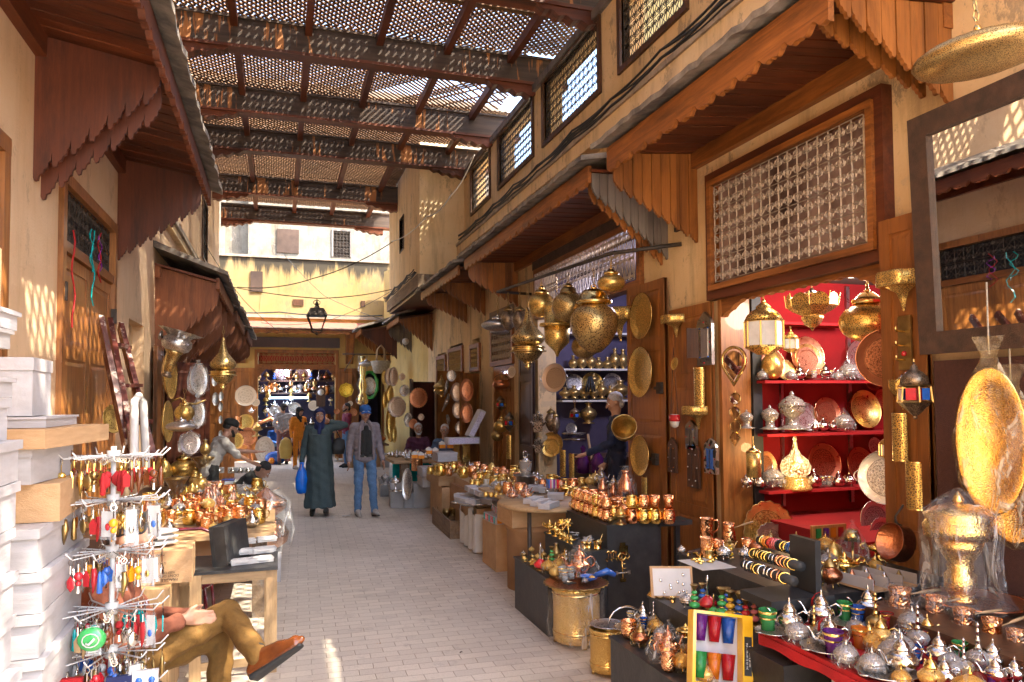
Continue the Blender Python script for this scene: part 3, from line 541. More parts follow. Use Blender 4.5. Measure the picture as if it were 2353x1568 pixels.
@kind('mortar', 'brass_mortar', 'mortar')
def _(o): b = MB(); b.lathe([(.26, 0), (.30, .06), (.24, .12), (.33, .55), (.38, .62), (.33, .58), (.001, .15)], 'brass', 16); b.build('cup', o); b = MB(); b.tube([(-.05, 0, .2), (.42, 0, .85), (.5, 0, .98)], [.05, .03, .05], 'brass', 6); b.build('pestle', o)
@kind('aladdin', 'genie_lamp', 'oil lamp')
def _(o):
 b = MB(); b.lathe([(.22, 0), (.24, .03), (.08, .10), (.05, .26), (.14, .34), (.36, .44), (.38, .54), (.26, .62)], 'gold_shiny', 16, sx=1.25); b.build('bowl', o)
 b = MB(); b.tube([(.35, 0, .48), (.65, 0, .52), (.9, 0, .66)], [.10, .06, .03], 'gold_shiny', 7); b.build('spout', o)
 b = MB(); b.tube([(-.4, 0, .52), (-.62, 0, .72), (-.78, 0, .60), (-.70, 0, .46), (-.56, 0, .50)], .035, 'gold_shiny', 6); b.build('handle', o)
 b = MB(); b.lathe([(.26, .62), (.14, .72), (.06, .80), (.07, .86), (.01, 1)], 'gold_shiny', 12); b.build('lid', o)
@kind('burner', 'incense_burner', 'incense burner')
def _(o): b = MB(); b.lathe([(.32, 0), (.34, .03), (.12, .12), (.07, .28), (.10, .34), (.36, .46), (.38, .52)], 'brass_old', 18); b.build('stand', o); b = MB(); b.lathe([(.28, .52), (.27, .66), (.16, .82), (.05, .90), (.07, .94), (.01, 1)], 'brass_perf', 14); b.build('pierced_lid', o)
@kind('goblet', 'silver_goblet', 'incense burner')
def _(o): b = MB(); b.lathe([(.26, 0), (.28, .03), (.08, .10), (.05, .36), (.10, .42), (.34, .54), (.36, .64)], 'silver', 18); b.build('stand', o); b = MB(); b.lathe([(.36, .65), (.30, .76), (.12, .84), (.05, .88), (.07, .93), (.01, 1)], 'silver', 14); b.build('lid', o)
@kind('palm', 'brass_palm_figure', 'ornament')
def _(o):
 b = MB(); b.tube([(0, 0, 0), (.04, 0, .4), (0, 0, .75)], [.05, .03, .03], 'brass', 6); b.lathe([(.2, 0), (.18, .04), (.02, .06)], 'brass', 10); b.build('trunk', o)
 b = MB();
 for i in range(8): a = 2*PI*i/8; b.tube([(0, 0, .75), (.2*cos(a), .02*sin(a), .75+.2*sin(a)+.05), (.34*cos(a), .03, .72+.26*sin(a))], [.03, .045, .01], 'brass', 4)
 b.build('crown', o)
@kind('egg_box', 'pierced_egg', 'ornament')
def _(o): b = MB(); b.lathe([(.16, 0), (.30, .16), (.36, .36), (.30, .62), (.16, .84), (.04, .93), (.05, .96), (.01, 1)], 'brass_perf_fine', 20); b.build('egg', o)
@kind('moon_lamp', 'pierced_table_lamp', 'lamp')
def _(o): b = MB(); b.lathe([(.27, 0), (.28, .04), (.25, .10), (.23, .11), (.23, .20), (.16, .24)], 'brass_engr', 20); b.build('foot', o); b = MB(); b.lathe([(.16, .24), (.24, .30), (.27, .42), (.22, .54), (.10, .64), (.05, .74), (.025, .88), (.04, .91), (.005, 1)], 'brass_glow', 24); b.build('lamp_body', o)
@kind('vase_silver', 'engraved_vase', 'vase')
def _(o): b = MB(); b.lathe([(.20, 0), (.22, .03), (.10, .10), (.24, .26), (.30, .44), (.24, .62), (.10, .74), (.08, .88), (.14, .95)], 'brass_perf_dark', 18); b.build('body', o); b = MB(); b.lathe([(.10, .95), (.12, .97), (.01, 1.0)], 'pewter', 12); b.build('lid', o)
@kind('candle_tower', 'engraved_table_burner', 'incense burner')
def _(o): b = MB(); b.lathe([(.42, 0), (.44, .02), (.30, .06), (.18, .12), (.17, .32), (.22, .38), (.30, .44), (.34, .56), (.34, .60)], 'silver_engr', 18); b.build('body', o); b = MB(); b.lathe([(.36, .60), (.34, .66), (.24, .78), (.10, .86), (.05, .88), (.06, .94), (.01, 1)], 'silver_engr', 18); b.build('lid', o)
@kind('dome_film', 'wrapped_table_lamp', 'lamp')
def _(o): b = MB(); b.lathe([(.26, 0), (.26, .03), (.04, .05), (.03, .5), (.22, .52), (.12, .8)], 'brass', 14); b.build('lamp', o); b = MB(); filmcone(b, 'wrap', .40, .96); b.build('film', o)
@kind('hamsa', 'hand_amulet', 'amulet')
def _(o):
 b = MB(); b.poly([(-.20, 0), (.20, 0), (.26, .30), (.24, .55), (-.24, .55), (-.26, .30)], .03, 'silver_cut')
 for x, h in ((-.17, .86), (-.0, 1.0), (.17, .86)): b.lathe([(.085, .50), (.085, h-.06), (.04, h), (.001, h)], 'silver_cut', 8, T(x, 0, 0) @ Matrix.Diagonal((1, .3, 1, 1)))
 for q in (-1, 1): b.tube([(q*.22, 0, .3), (q*.36, 0, .5), (q*.44, 0, .44)], [.08, .06, .02], 'silver_cut', 6, Matrix.Diagonal((1, .4, 1, 1)))
 b.build('hand', o)
@kind('small_bowl', 'brass_cup', 'cup')
def _(o): b = MB(); b.lathe([(.001, 0), (.25, .02), (.45, .5), (.5, 1.0), (.46, .98), (.38, .5), (.001, .12)], 'brass_old', 18, cap=False); b.build('cup', o)
@kind('pot_hanging', 'copper_cauldron', 'pot')
def _(o): b = MB(); b.lathe([(.001, 0), (.35, .04), (.48, .3), (.45, .55), (.38, .62), (.46, .72), (.42, .7), (.30, .6), (.001, .1)], 'copper_old', 22, cap=False); b.build('pot', o); b = MB(); b.tube([(.42*cos(t), 0, .68+.5*sin(t)) for t in [i*PI/10 for i in range(11)]], .02, 'iron', 5); b.build('bail_handle', o)
@kind('bucket', 'hammered_planter', 'planter')
def _(o):
 b = MB(); b.lathe([(.36, .06), (.40, .10), (.41, .20), (.40, .22), (.40, .90), (.42, .92), (.42, .98), (.40, 1.0), (.38, .96), (.38, .3), (.001, .25)], 'brass_engr', 28); b.build('drum', o)
 b = MB(); b.lathe([(.41, .22), (.425, .24), (.41, .26)], 'brass', 28, cap=False); b.lathe([(.41, .86), (.425, .88), (.41, .90)], 'brass', 28, cap=False); b.build('band', o)
 for i in range(3): a = i*2*PI/3-PI/2; b = MB(); b.tube([(.33*cos(a), .33*sin(a), .10), (.38*cos(a), .38*sin(a), .0)], [.06, .03], 'brass', 6); b.build('foot', o)
@kind('bucket_copper', 'hammered_planter', 'planter')
def _(o): b = MB(); b.lathe([(.40, .0), (.43, .05), (.42, .9), (.44, 1.0), (.40, .98), (.38, .5), (.001, .2)], 'copper_ham', 26); b.build('drum', o); b = MB(); b.lathe([(.43, .90), (.455, .95), (.43, 1.0)], 'copper', 26, cap=False); b.build('band', o)
def boxkind(key, m, ml=None, nm='shoe_box', cat='box', lid=.22):
 @kind(key, nm, cat)
 def _(o):
  b = MB(); b.cbox((0, 0, .5-(lid and .005)/2), (.96 if lid else 1, .96 if lid else 1, .985 if lid else 1), m)
  if not lid: b.cbox((0, 0, 1.001), (.05, 1.0, .006), 'paper')
  b.build('carton', o)
  if lid: b = MB(); b.box((-.5, -.5, 1-lid), (.5, .5, 1), ml or m); b.build('lid', o)
boxkind('box_white', 'card_white'); boxkind('box_grey', 'card_grey'); boxkind('box_carton', 'carton', nm='cardboard_box', lid=0); boxkind('box_dark', 'carton_dark', nm='cardboard_box', lid=0); boxkind('box_mauve', 'card_grey', 'card_white')
@kind('open_box', 'open_gift_box', 'box')
def _(o):
 b = MB(); b.box((-.5, -.5, 0), (.5, .5, .05), 'card_white')
 for a, e in (((-.5, -.5), (-.44, .5)), ((.44, -.5), (.5, .5)), ((-.44, -.5), (.44, -.46)), ((-.44, .46), (.44, .5))): b.box((*a, .05), (*e, 1), 'card_white')
 b.build('carton', o); b = MB(); b.add([(-.44, -.46, .55), (.44, -.46, .55), (.44, .46, .98), (-.44, .46, .98)], [(0, 1, 2, 3)], 'paper'); b.build('flap', o)
VW = [0, 0, 1]
def view(sx, sy, z): VW[:] = [sx/1.74065, sy/1.74065, 1/(z*1.74065)]
def vp(px, py): return VW[0]+px*VW[2], VW[1]+py*VW[2]
def pos(px, py, sp): return dict(X=onX, Y=onY, Z=onZ, D=dep)[sp[0]](*vp(px, py), sp[1])
def at(k, px, yb, hp, sp, label='', group=None, rz=None, rot=None, sxy=1, s=None):
 p = pos(px, yb, sp); s = s or hp*VW[2]/FP*depth(p)
 return put(k, p, (s*sxy, s*sxy, s) if sxy != 1 else s, rz if rz is not None else rnd.uniform(-.6, .6), label, group, rot)
def plate(k, px, py, r, sp, label, group=None, face='X', tilt=.12, sx=1, spin=0, yaw=0):
 """a plate whose centre shows at px, py and whose height shows as 2 r"""
 p = pos(px, py, sp); s = r*VW[2]/FP*depth(p)
 n = {'X': Vector((-1, 0, tilt)), 'L': Vector((1, 0, tilt)), 'Y': Vector((0, -1, tilt)), 'Z': Vector((0, 0, 1))}[face]
 n = Matrix.Rotation(yaw, 3, 'Z') @ n
 q = n.to_track_quat('Z', 'Y') @ Euler((0, 0, spin)).to_quaternion()
 o = put(k, p, (s*sx, s, s), 0, label, group, rot=(0, 0, 0)); o.rotation_mode = 'QUATERNION'; o.rotation_quaternion = q; return o
def hang(k, px, yt, yb, sp, label, group=None, top=None, sxy=1, rz=0, chain='brass_old'):
 """a lamp between image heights yt and yb, its chain going up to image height top"""
 p = pos(px, yb, sp); s = (yb-yt)*VW[2]/FP*depth(p)
 o = put(k, p, (s*sxy, s*sxy, s), rz, label, group)
 if top is not None:
  L_ = (yt-top)*VW[2]/FP*depth(p)/s; c = MB(); n = max(2, int(L_*s/.045));
  for i in range(n):
   z = 1+L_*i/n; q = L_/n*.62
   c.tube([(q*.42/sxy*cos(t)*(i % 2), q*.42/sxy*cos(t)*((i+1) % 2), z+q*.5+q*sin(t)*.85) for t in [j*PI/3 for j in range(6)]], .004/s, chain, 4, closed=True)
  c.build('chain', o)
 return o
def boxat(k, x0, x1, y0, y1, z0, h, label, group=None, rz=0):
 return put(k, ((x0+x1)/2, (y0+y1)/2, z0), (abs(x1-x0), abs(y1-y0), h), rz, label, group)
ORD = ['first', 'second', 'third', 'fourth', 'fifth', 'sixth', 'seventh', 'eighth', 'ninth', 'tenth', 'eleventh', 'twelfth']
def single(name, label, cat, loc, parts, rz=0, group=None, rot=None, s=1):
 """one thing whose parts are given as {part name: mesh builder} in its own frame"""
 o = thing(name, label, cat, loc, rz, group, s, rot)
 for k, b in parts.items():
  for bb in (b if isinstance(b, list) else [b]): bb.build(k, o)
 return o
def bx(a, b, m): return MB().box(a, b, m)
# ---------------------------------------------------------------- people: joints -> one continuous remeshed body, clothes as children
def blob(prims, m, name, parent, vox=.012, sm=3, fn=None):
 b = MB()
 for p in prims:
  if p[0] == 'c':
   _, a, r0, e, r1 = p; a, e = Vector(a), Vector(e); n = max(3, int((e-a).length/.04)+2)
   b.tube([a.lerp(e, i/(n-1)) for i in range(n)], [r0+(r1-r0)*i/(n-1) for i in range(n)], m, 10); b.ball(a, r0, m, 10); b.ball(e, r1, m, 10)
  elif p[0] == 'b': b.ball(p[1], 1, m, 14, p[2], M=p[3] if len(p) > 3 else None)
  elif p[0] == 'l': b.lathe(p[1], m, 22, p[3] if len(p) > 3 else None, sy=p[2])
 o = b.build(name, parent); md = o.modifiers.new('r', 'REMESH'); md.mode = 'VOXEL'; md.voxel_size = vox; md.use_smooth_shade = True
 if sm: m2 = o.modifiers.new('s', 'SMOOTH'); m2.iterations = sm
 bpy.context.view_layer.update(); me = bpy.data.meshes.new_from_object(o.evaluated_get(bpy.context.evaluated_depsgraph_get())); o.modifiers.clear(); o.data = me
 if not me.materials: me.materials.append(MT[m])
 if fn:
  n = [v.normal.copy() for v in me.vertices]; c = [v.co+fn(v.co, k) for v, k in zip([*me.vertices], n)]; me.vertices.foreach_set('co', [x for v in c for x in v]); me.update()
 return o
def cl(name, c, sc=30, **k): mk(name, c, tuple(x*.75 for x in c), sc, rough=.85, bump=.4, **k); return name
def hand(P_, d, side, r=.0085, curl=.35):
 """palm and five fingers from wrist P_ along d; side = thumb direction"""
 d = Vector(d).normalized(); s = Vector(side).normalized(); n = d.cross(s).normalized(); q = [('c', P_, .025, P_+d*.04, .026)]
 for i, (o, l) in enumerate(((-.028, .062), (-.010, .076), (.010, .080), (.028, .070))):
  a = P_+d*.075+s*o*-1*-1; k1 = a+d*l*.55; k2 = k1+(d*(1-curl)+n*curl).normalized()*l*.5; q += [('c', P_+d*.03+s*o*.7, .014, a, r*1.15), ('c', a, r*1.1, k1, r), ('c', k1, r, k2, r*.8)]
 a = P_+d*.02+s*.028; q += [('c', P_+d*.01, .014, a+s*.015+d*.02, r*1.3), ('c', a+s*.015+d*.02, r*1.2, a+s*.03+d*.05, r)]
 return q
def person(label, loc, rz, J, col, hair='short', vox=.012, s=1, hy=0, hp=0, legs='trousers', torso=(.165, .105), extra=None, sleeves=True, vest=False, fat=1, beard=None, glasses=False, group=None, skin='skin'):
 """J: joints in the person's frame (x to their left, -y forward). col: shirt, trousers, shoes, hair"""
 o = thing('person', label, 'person', loc, rz, group, s); D = dict(pelvis=(0, 0, .93), chest=(0, 0, 1.30), neck=(0, -.005, 1.46), head=(0, -.02, 1.60),
  sl=(.17, 0, 1.39), el=(.23, .03, 1.12), hl=(.25, -.06, .88), sr=(-.17, 0, 1.39), er=(-.23, .03, 1.12), hr=(-.25, -.06, .88),
  pl=(.09, 0, .92), kl=(.10, -.02, .50), al=(.10, .03, .09), pr=(-.09, 0, .92), kr=(-.10, -.02, .50), ar=(-.10, .03, .09)); D.update(J); D = {k: Vector(v) for k, v in D.items()}
 HM = Matrix.Translation(D['head']) @ Matrix.Rotation(hy, 4, 'Z') @ Matrix.Rotation(hp, 4, 'X'); h = lambda x, y, z: HM @ Vector((x, y, z))
 q = [('c', D['pelvis'], .10, D['chest'], .10), ('c', D['chest'], .07, D['neck'], .055), ('c', D['neck'], .055, h(0, .01, -.06), .055),
         ('b', (0, .01, .02), (.078, .098, .105), HM), ('b', (0, -.022, -.04), (.060, .068, .075), HM), ('b', (0, -.055, -.085), (.030, .028, .022), HM), ('c', h(0, -.088, .02), .009, h(0, -.112, -.018), .015), ('b', (.079, .012, -.0), (.012, .02, .03), HM), ('b', (-.079, .012, 0), (.012, .02, .03), HM),
         ('c', h(-.02, -.088, -.052), .010, h(.02, -.088, -.052), .010), ('c', h(-.045, -.068, .035), .014, h(.045, -.068, .035), .014), ('b', (.042, -.055, -.02), (.022, .022, .022), HM), ('b', (-.042, -.055, -.02), (.022, .022, .022), HM)]
 for a, e, w_, sd in (('sl', 'el', 'hl', -1), ('sr', 'er', 'hr', 1)):
  d = (D[w_]-D[e]).normalized(); th = J.get('th'+w_[1], (sd*-.0, -1, .1)); q += [('c', D[a], .048, D[e], .038), ('c', D[e], .038, D[w_], .025)]+hand(D[w_], J.get('d'+w_[1], d), th, max(.0085, vox*.8))
 for a, e, w_ in (('pl', 'kl', 'al'), ('pr', 'kr', 'ar')): q += [('c', D[a], .08, D[e], .055), ('c', D[e], .055, D[w_], .038)]
 blob(q, skin, 'body', o, vox*.75, 2)
 for x in (-.031, .031):
  MB().ball((x, -.076, .016), .0125, 'eye_white', 8, M=HM).build('eye', o); MB().ball((x, -.0865, .016), .006, 'hair_black', 6, M=HM).build('pupil', o)
  MB().tube([(x-.018, -.082, .036), (x, -.090, .042), (x+.018, -.082, .036)], .0045, 'hair_black' if 'grey' not in col[3] else 'hair_grey', 5, HM).build('eyebrow', o)
 MB().ball((0, -.095, -.052), 1, 'lip', 8, (.022, .008, .007), HM).build('lips', o)
 if hair == 'short': blob([('b', (0, .028, .05), (.086, .098, .088), HM), ('b', (0, .06, -.02), (.070, .06, .07), HM)], col[3], 'hair', o, .01, 1)
 if hair == 'cap': b = MB(); b.lathe([(.088, .0), (.092, .03), (.085, .075), (.05, .105), (.001, .112)], col[4], 16, HM @ Matrix.Translation((0, .012, .025)), sy=1.16); b.grid(lambda u, v: V((u-.5)*.15, -.08-.10*v*(1-(2*u-1)**2*.4), .045-.025*v-.02*(2*u-1)**2), 8, 4, col[4], M=HM); b.build('cap', o); blob([('b', (0, .035, .01), (.083, .085, .06), HM)], col[3], 'hair', o, .01, 1)
 if hair == 'hijab':
  blob([('b', (0, .03, .035), (.098, .105, .105), HM), ('b', (0, .03, -.05), (.088, .085, .10), HM), ('c', h(-.07, -.02, -.02), .024, h(-.055, -.045, -.09), .03), ('c', h(.07, -.02, -.02), .024, h(.055, -.045, -.09), .03), ('c', h(-.05, -.05, .085), .022, h(.05, -.05, .085), .022), ('c', h(-.04, -.045, -.115), .035, h(.04, -.045, -.115), .035), ('c', D['neck'], .075, D['neck']+V(0, .01, -.06), .11), ('c', h(0, -.05, -.13), .04, D['chest']+V(.0, -.12, .02), .03)], col[4], 'headscarf', o, .009, 2)
 if beard: blob([('c', h(-.06, -.02, -.04), .02, h(-.02, -.068, -.09), .024), ('c', h(.06, -.02, -.04), .02, h(.02, -.068, -.09), .024), ('c', h(-.02, -.068, -.09), .024, h(.02, -.068, -.09), .024), ('c', h(-.02, -.096, -.038), .006, h(.02, -.096, -.038), .006)], beard, 'beard', o, .007, 1)
 if glasses: MB().tube([h(.031+.02*cos(t), -.10, .014+.016*sin(t)) for t in [i*PI/5 for i in range(10)]], .003, 'rubber_black', 4, closed=True).build('glasses_rim', o); MB().tube([h(-.031+.02*cos(t), -.10, .014+.016*sin(t)) for t in [i*PI/5 for i in range(10)]], .003, 'rubber_black', 4, closed=True).build('glasses_rim', o)
 P_, c_, n_ = D['pelvis'], D['chest'], D['neck']; tw, td = torso
 wob = lambda co, n: n*(.004*sin(co.z*70+co.x*20)+.003*sin(co.x*60+co.y*50))
 up = (c_-P_).normalized(); ax = (D['sl']-D['sr']).normalized()
 def slab(p, w_, dd): return [('c', p-ax*(w_-dd), dd, p+ax*(w_-dd), dd)]
 tq = slab(P_, tw*fat, td*fat)+slab(P_.lerp(c_, .5), tw*.95*fat, td*fat)+slab(c_, tw*1.02*fat, td*1.02)+[('c', c_, td, n_-(n_-c_)*.35, .07), ('c', P_, td*fat, c_, td), ('c', D['sl'], .068, D['sr'], .068)]
 for k in range(4): p = P_.lerp(c_, k/4+.12); tq += slab(p, tw*fat, td*fat)
 if not vest:
  for a, e, w_ in (('sl', 'el', 'hl'), ('sr', 'er', 'hr')):
   tq += [('c', D[a], .066, D[e], .054)]
   if sleeves: tq += [('c', D[e], .054, D[e].lerp(D[w_], .93), .042)]
 if legs == 'robe': tq += [('l', [(.165*fat, 1.3), (.18*fat, 1.1), (.185*fat, .95), (.205*fat, .75), (.23, .4), (.255, .14), (.24, .13)], .88)]
 blob(tq, col[0], 'djellaba' if legs == 'robe' else 'jacket' if extra == 'jacket' else 'shirt', o, vox, 3, (lambda co, n: n*(.010*sin(math.atan2(co.y, co.x)*9+co.z*3)*max(0, (1.0-co.z))+.003*sin(co.z*40+co.x*30))) if legs == 'robe' else (lambda co, n: n*.006*abs(sin(co.z*38+co.x*6))) if extra == 'jacket' else wob)
 if legs == 'trousers':
  lq = [('c', D['pl'], .100*fat, D['pr'], .100*fat), ('c', P_+up*.04-ax*.05, td*.95*fat, P_+up*.04+ax*.05, td*.95*fat)]
  for a, e, w_ in (('pl', 'kl', 'al'), ('pr', 'kr', 'ar')): lq += [('c', D[a], .092*fat, D[e], .070), ('c', D[e], .068, D[w_], .056)]
  blob(lq, col[1], 'trousers', o, vox, 3, lambda co, n: n*(.004*sin(co.z*23+co.x*30)+.003*sin(co.z*61+co.y*40+co.x*33)))
 for a, e in (('al', 'tl'), ('ar', 'tr')):
  A = D[a]; t = D.get(e, A+V(0, -.17, -.055)); f = (t-A).normalized(); g = A-D['k'+a[1]]; g = (g-f*g.dot(f)).normalized(); hl = A-f*.035+g*.05; sd = f.cross(g)*.018; t = t+g*.01
  blob([('c', hl, .040, t, .036), ('c', A, .045, hl, .040), ('c', A, .042, A.lerp(t, .6), .042), ('c', A.lerp(t, .55), .042, t, .028), ('c', t, .028, t+f*.035-g*.004, .018)], col[2], 'shoe', o, .007, 1)
  blob([('c', hl+g*.032+sd*q, .017, t+g*.024+sd*q*.6+f*.03, .010) for q in (-1, 0, 1)], 'rubber_black', 'sole', o, .007, 1)
 return o
cl('c_teal', (.055, .085, .09), 90); cl('c_navy', (.012, .018, .085)); cl('c_navyd', (.015, .022, .06)); cl('c_jacket', (.24, .20, .21), 20); cl('c_jeans', (.10, .20, .36), 50); cl('c_black', (.02, .02, .018)); cl('c_capblue', (.02, .10, .32)); cl('c_orange', (.85, .28, .02)); cl('c_maroonp', (.22, .10, .10)); cl('c_greys', (.32, .32, .35)); cl('c_blue', (.02, .10, .38)); cl('c_maroon', (.22, .025, .06)); cl('c_shoe', (.45, .40, .35)); cl('c_corduroy', (.17, .082, .012), 40, st=(1, 1, 1)); cl('c_rust', (.20, .06, .03)); cl('c_beige', (.45, .42, .38)); cl('c_plum', (.10, .02, .05)); cl('c_check', (.10, .14, .22))
mk('leather_tan', (.20, .055, .012), (.12, .03, .008), 8, rough=.25, bump=.1, coat=.4); mk('bag_blue', (.0, .17, .75), (.0, .12, .6), 6, rough=.35, bump=.8, bsc=14); mk('bag_yellow', (.75, .55, .15), (.6, .42, .1), 5, rough=.6)
def facing(o_loc, px, py, z=0): pass
pw = onZ(734, 1184); fw = math.atan2(-pw.x, pw.y)*-1*0
w1 = person('woman in a long dark teal djellaba and navy headscarf, hand raised to her neck', pw, -.12, dict(el=(.40, .02, 1.44), hl=(.17, .0, 1.50), dl=(-1, .1, .1), thl=(0, -.3, 1), er=(-.25, .03, 1.10), hr=(-.27, -.05, .86), head=(0, -.03, 1.585), kl=(.09, -.06, .5), al=(.11, -.13, .10), tl=(.11, -.30, .10), ar=(-.11, .06, .09)), ('c_teal', '', 'c_black', 'hair_black', 'c_navy'), 'hijab', .009, 1.0, .1, 0, 'robe', (.175, .115), fat=1.08, skin='skin_dark')
bx((-.022, -.139, .80), (.022, -.133, 1.33), 'c_navyd').build('placket', w1)
hb = pw+V(-.28, -.06, 0); b = MB(); b.lathe([(.001, .36), (.07, .37), (.095, .45), (.10, .6), (.07, .72), (.03, .78), (.035, .86)], 'bag_blue', 20, sx=1, sy=.55, lobes=5, la=.06); tag(b.build('plastic_bag', None, hb), 'bright blue plastic carrier bag hanging from the woman’s hand'.replace('’s', ''), 'plastic bag')
tag(MB().lathe([(.001, .98), (.09, .99), (.11, 1.08), (.09, 1.22), (.02, 1.25)], 'rubber_black', 16, sy=.5).tube([(-.05, 0, 1.2), (-.13, -.02, 1.42), (-.17, .0, 1.45)], .008, 'rubber_black', 5).tube([(.05, 0, 1.2), (-.05, .04, 1.4), (-.17, .0, 1.45)], .008, 'rubber_black', 5).build('shoulder_bag', None, pw+V(.30, .02, -.02)), 'black leather shoulder bag under the raised arm of the woman in the djellaba', 'handbag')
pm = onZ(838, 1186)
m1 = person('man in grey quilted jacket, blue cap and jeans walking towards the viewer', pm, .10, dict(kl=(.10, -.10, .5), al=(.12, -.14, .10), tl=(.14, -.31, .08), ar=(-.10, .06, .09), hl=(.27, -.06, .86), hr=(-.27, -.12, .86), head=(0, -.03, 1.60)), ('c_jacket', 'c_jeans', 'c_shoe', 'hair_grey', 'c_capblue'), 'cap', .009, 1.02, -.05, .08, extra='jacket', torso=(.18, .12), skin='skin_dark')
blob([('c', (0, -.105, 1.38), .04, (0, -.105, .96), .05), ('c', (-.045, -.10, 1.3), .045, (-.055, -.10, 1.0), .05), ('c', (.045, -.10, 1.3), .045, (.055, -.10, 1.0), .05), ('c', (-.05, -.03, 1.45), .03, (.05, -.03, 1.45), .03)], 'c_black', 'black_shirt', m1, .009, 2)
bx((-.12, -.135, .925), (.12, -.11, .965), 'rubber_black').build('belt', m1); bx((-.03, -.139, .922), (.01, -.135, .968), 'steel').build('buckle', m1)
for q in (-1, 1): blob([('c', (q*.095, -.112, 1.38), .022, (q*.115, -.118, .90), .024), ('c', (q*.05, -.06, 1.47), .03, (q*.085, -.09, 1.40), .03)], 'c_jacket', 'lapel', m1, .009, 1)
p = V(*onY(1418, 1110, 8.6)); p.z = .12
person('grey haired man in navy jacket, seen from the side inside the dim lamp shop', p, -PI/2-.25, dict(el=(.22, -.12, 1.12), hl=(.12, -.38, 1.0), er=(-.22, .05, 1.1), hr=(-.2, -.1, .86)), ('c_navyd', 'c_navyd', 'c_black', 'hair_grey', 'c_capblue'), 'short', .012, 1.04, 0, .35, fat=1.05)
for (px_, py_, Y, l, kw, c4) in ((962, 982, 15.0, 'bearded white haired man in plum sweater seated behind the planters', dict(beard='hair_grey', skin='skin_dark', hy=.2), ('c_plum', 'c_black', 'c_black', 'hair_grey')), (1022, 985, 14.4, 'man with round glasses and grey hair seated behind the planters', dict(glasses=True, hy=-.1), ('c_check', 'c_black', 'c_black', 'hair_grey'))):
 q = onY(px_, py_, Y); person(l, (q.x, q.y, q.z-1.16), -.25, dict(pelvis=(0, .05, .48), chest=(0, -.02, .82), neck=(0, -.06, .98), head=(0, -.09, 1.12), sl=(.17, -.03, .90), sr=(-.17, -.03, .90), el=(.24, -.1, .68), er=(-.24, -.1, .68), hl=(.15, -.32, .70), hr=(-.15, -.32, .70), pl=(.09, .05, .48), pr=(-.09, .05, .48), kl=(.12, -.38, .50), kr=(-.12, -.38, .50), al=(.12, -.36, .09), ar=(-.12, -.36, .09)), c4, 'short', .012, 1.0, **kw)
 tag(bx((-.2, -.2, 0), (.2, .2, q.z-.76), 'wood_old').build('wooden_stool', None, (q.x, q.y+.08, 0)), 'wooden stool under the '+('bearded man' if px_ < 1000 else 'man with glasses'), 'stool')
def far(px_, pyf, l, rz, J, col, **k): q = onZ(px_, pyf); return person(l, q, rz, J, col, vox=.016, **k)
far(650, 1068, 'man in grey sweater and brown trousers seen from behind at the far shop', PI+.15, dict(er=(-.36, .12, 1.15), hr=(-.12, .12, 1.0), hl=(.15, .14, 1.0), el=(.26, .12, 1.14)), ('c_greys', 'c_maroonp', 'c_black', 'hair_black'), s=1.02)
wo = far(686, 1078, 'young woman in orange with black headscarf looking at her phone', .5, dict(el=(.20, -.06, 1.12), hl=(.05, -.26, 1.18), head=(0, -.05, 1.58)), ('c_orange', 'c_orange', 'c_shoe', 'hair_black', 'c_black'), hair='hijab', hy=.3, hp=.45, s=.97)
q = wo.location; tag(bx((-.035, -.005, -.06), (.035, .005, .06), 'rubber_black').build('phone', None, q+V(.17, -.22, 1.20)), 'black phone held by the woman in orange', 'phone'); tag(MB().lathe([(.001, 0), (.13, .02), (.17, .3), (.12, .5), (.02, .58)], 'bag_yellow', 14, sy=.5, lobes=4, la=.06).build('carrier_bag', None, q+V(-.33, -.05, .28)), 'yellow carrier bag hanging beside the woman in orange', 'bag')
far(797, 1074, 'bearded young man in maroon top and jeans standing sideways at the far doors', -PI/2+.3, dict(el=(.2, -.05, 1.12), hl=(.1, -.28, 1.0), er=(-.2, -.02, 1.12), hr=(-.1, -.28, 1.02)), ('c_maroon', 'c_jeans', 'c_black', 'hair_black'), beard='hair_black', s=1.02)
far(628, 1058, 'person in blue sweater bending forward on a stool at the far shop', .4, dict(pelvis=(0, .15, .52), chest=(0, -.10, .80), neck=(0, -.22, .92), head=(0, -.30, .96), sl=(.17, -.14, .86), sr=(-.17, -.14, .86), el=(.25, -.2, .62), er=(-.25, -.2, .62), hl=(.08, -.42, .55), hr=(-.08, -.42, .55), pl=(.09, .15, .5), pr=(-.09, .15, .5), kl=(.14, -.28, .52), kr=(-.14, -.28, .52), al=(.14, -.22, .09), ar=(-.14, -.22, .09)), ('c_blue', 'c_jeans', 'c_black', 'hair_black'), hp=.8)
p = onY(484, 985, 10.9); person('seller in black cap and glasses leaning over the wrapped goods on the pink wall side', (p.x, p.y, 0), PI/2+.35, dict(chest=(0, -.12, 1.22), pelvis=(0, .05, .9), neck=(0, -.2, 1.36), head=(0, -.27, 1.47), sl=(.17, -.14, 1.29), sr=(-.17, -.14, 1.29), el=(.2, -.36, 1.14), hl=(.1, -.62, 1.12), er=(-.2, -.3, 1.1), hr=(-.14, -.5, 1.0)), ('c_beige', 'c_black', 'c_black', 'hair_black', 'c_black'), 'cap', .012, 1.0, 0, .35, sleeves=False, glasses=True, beard='hair_black')
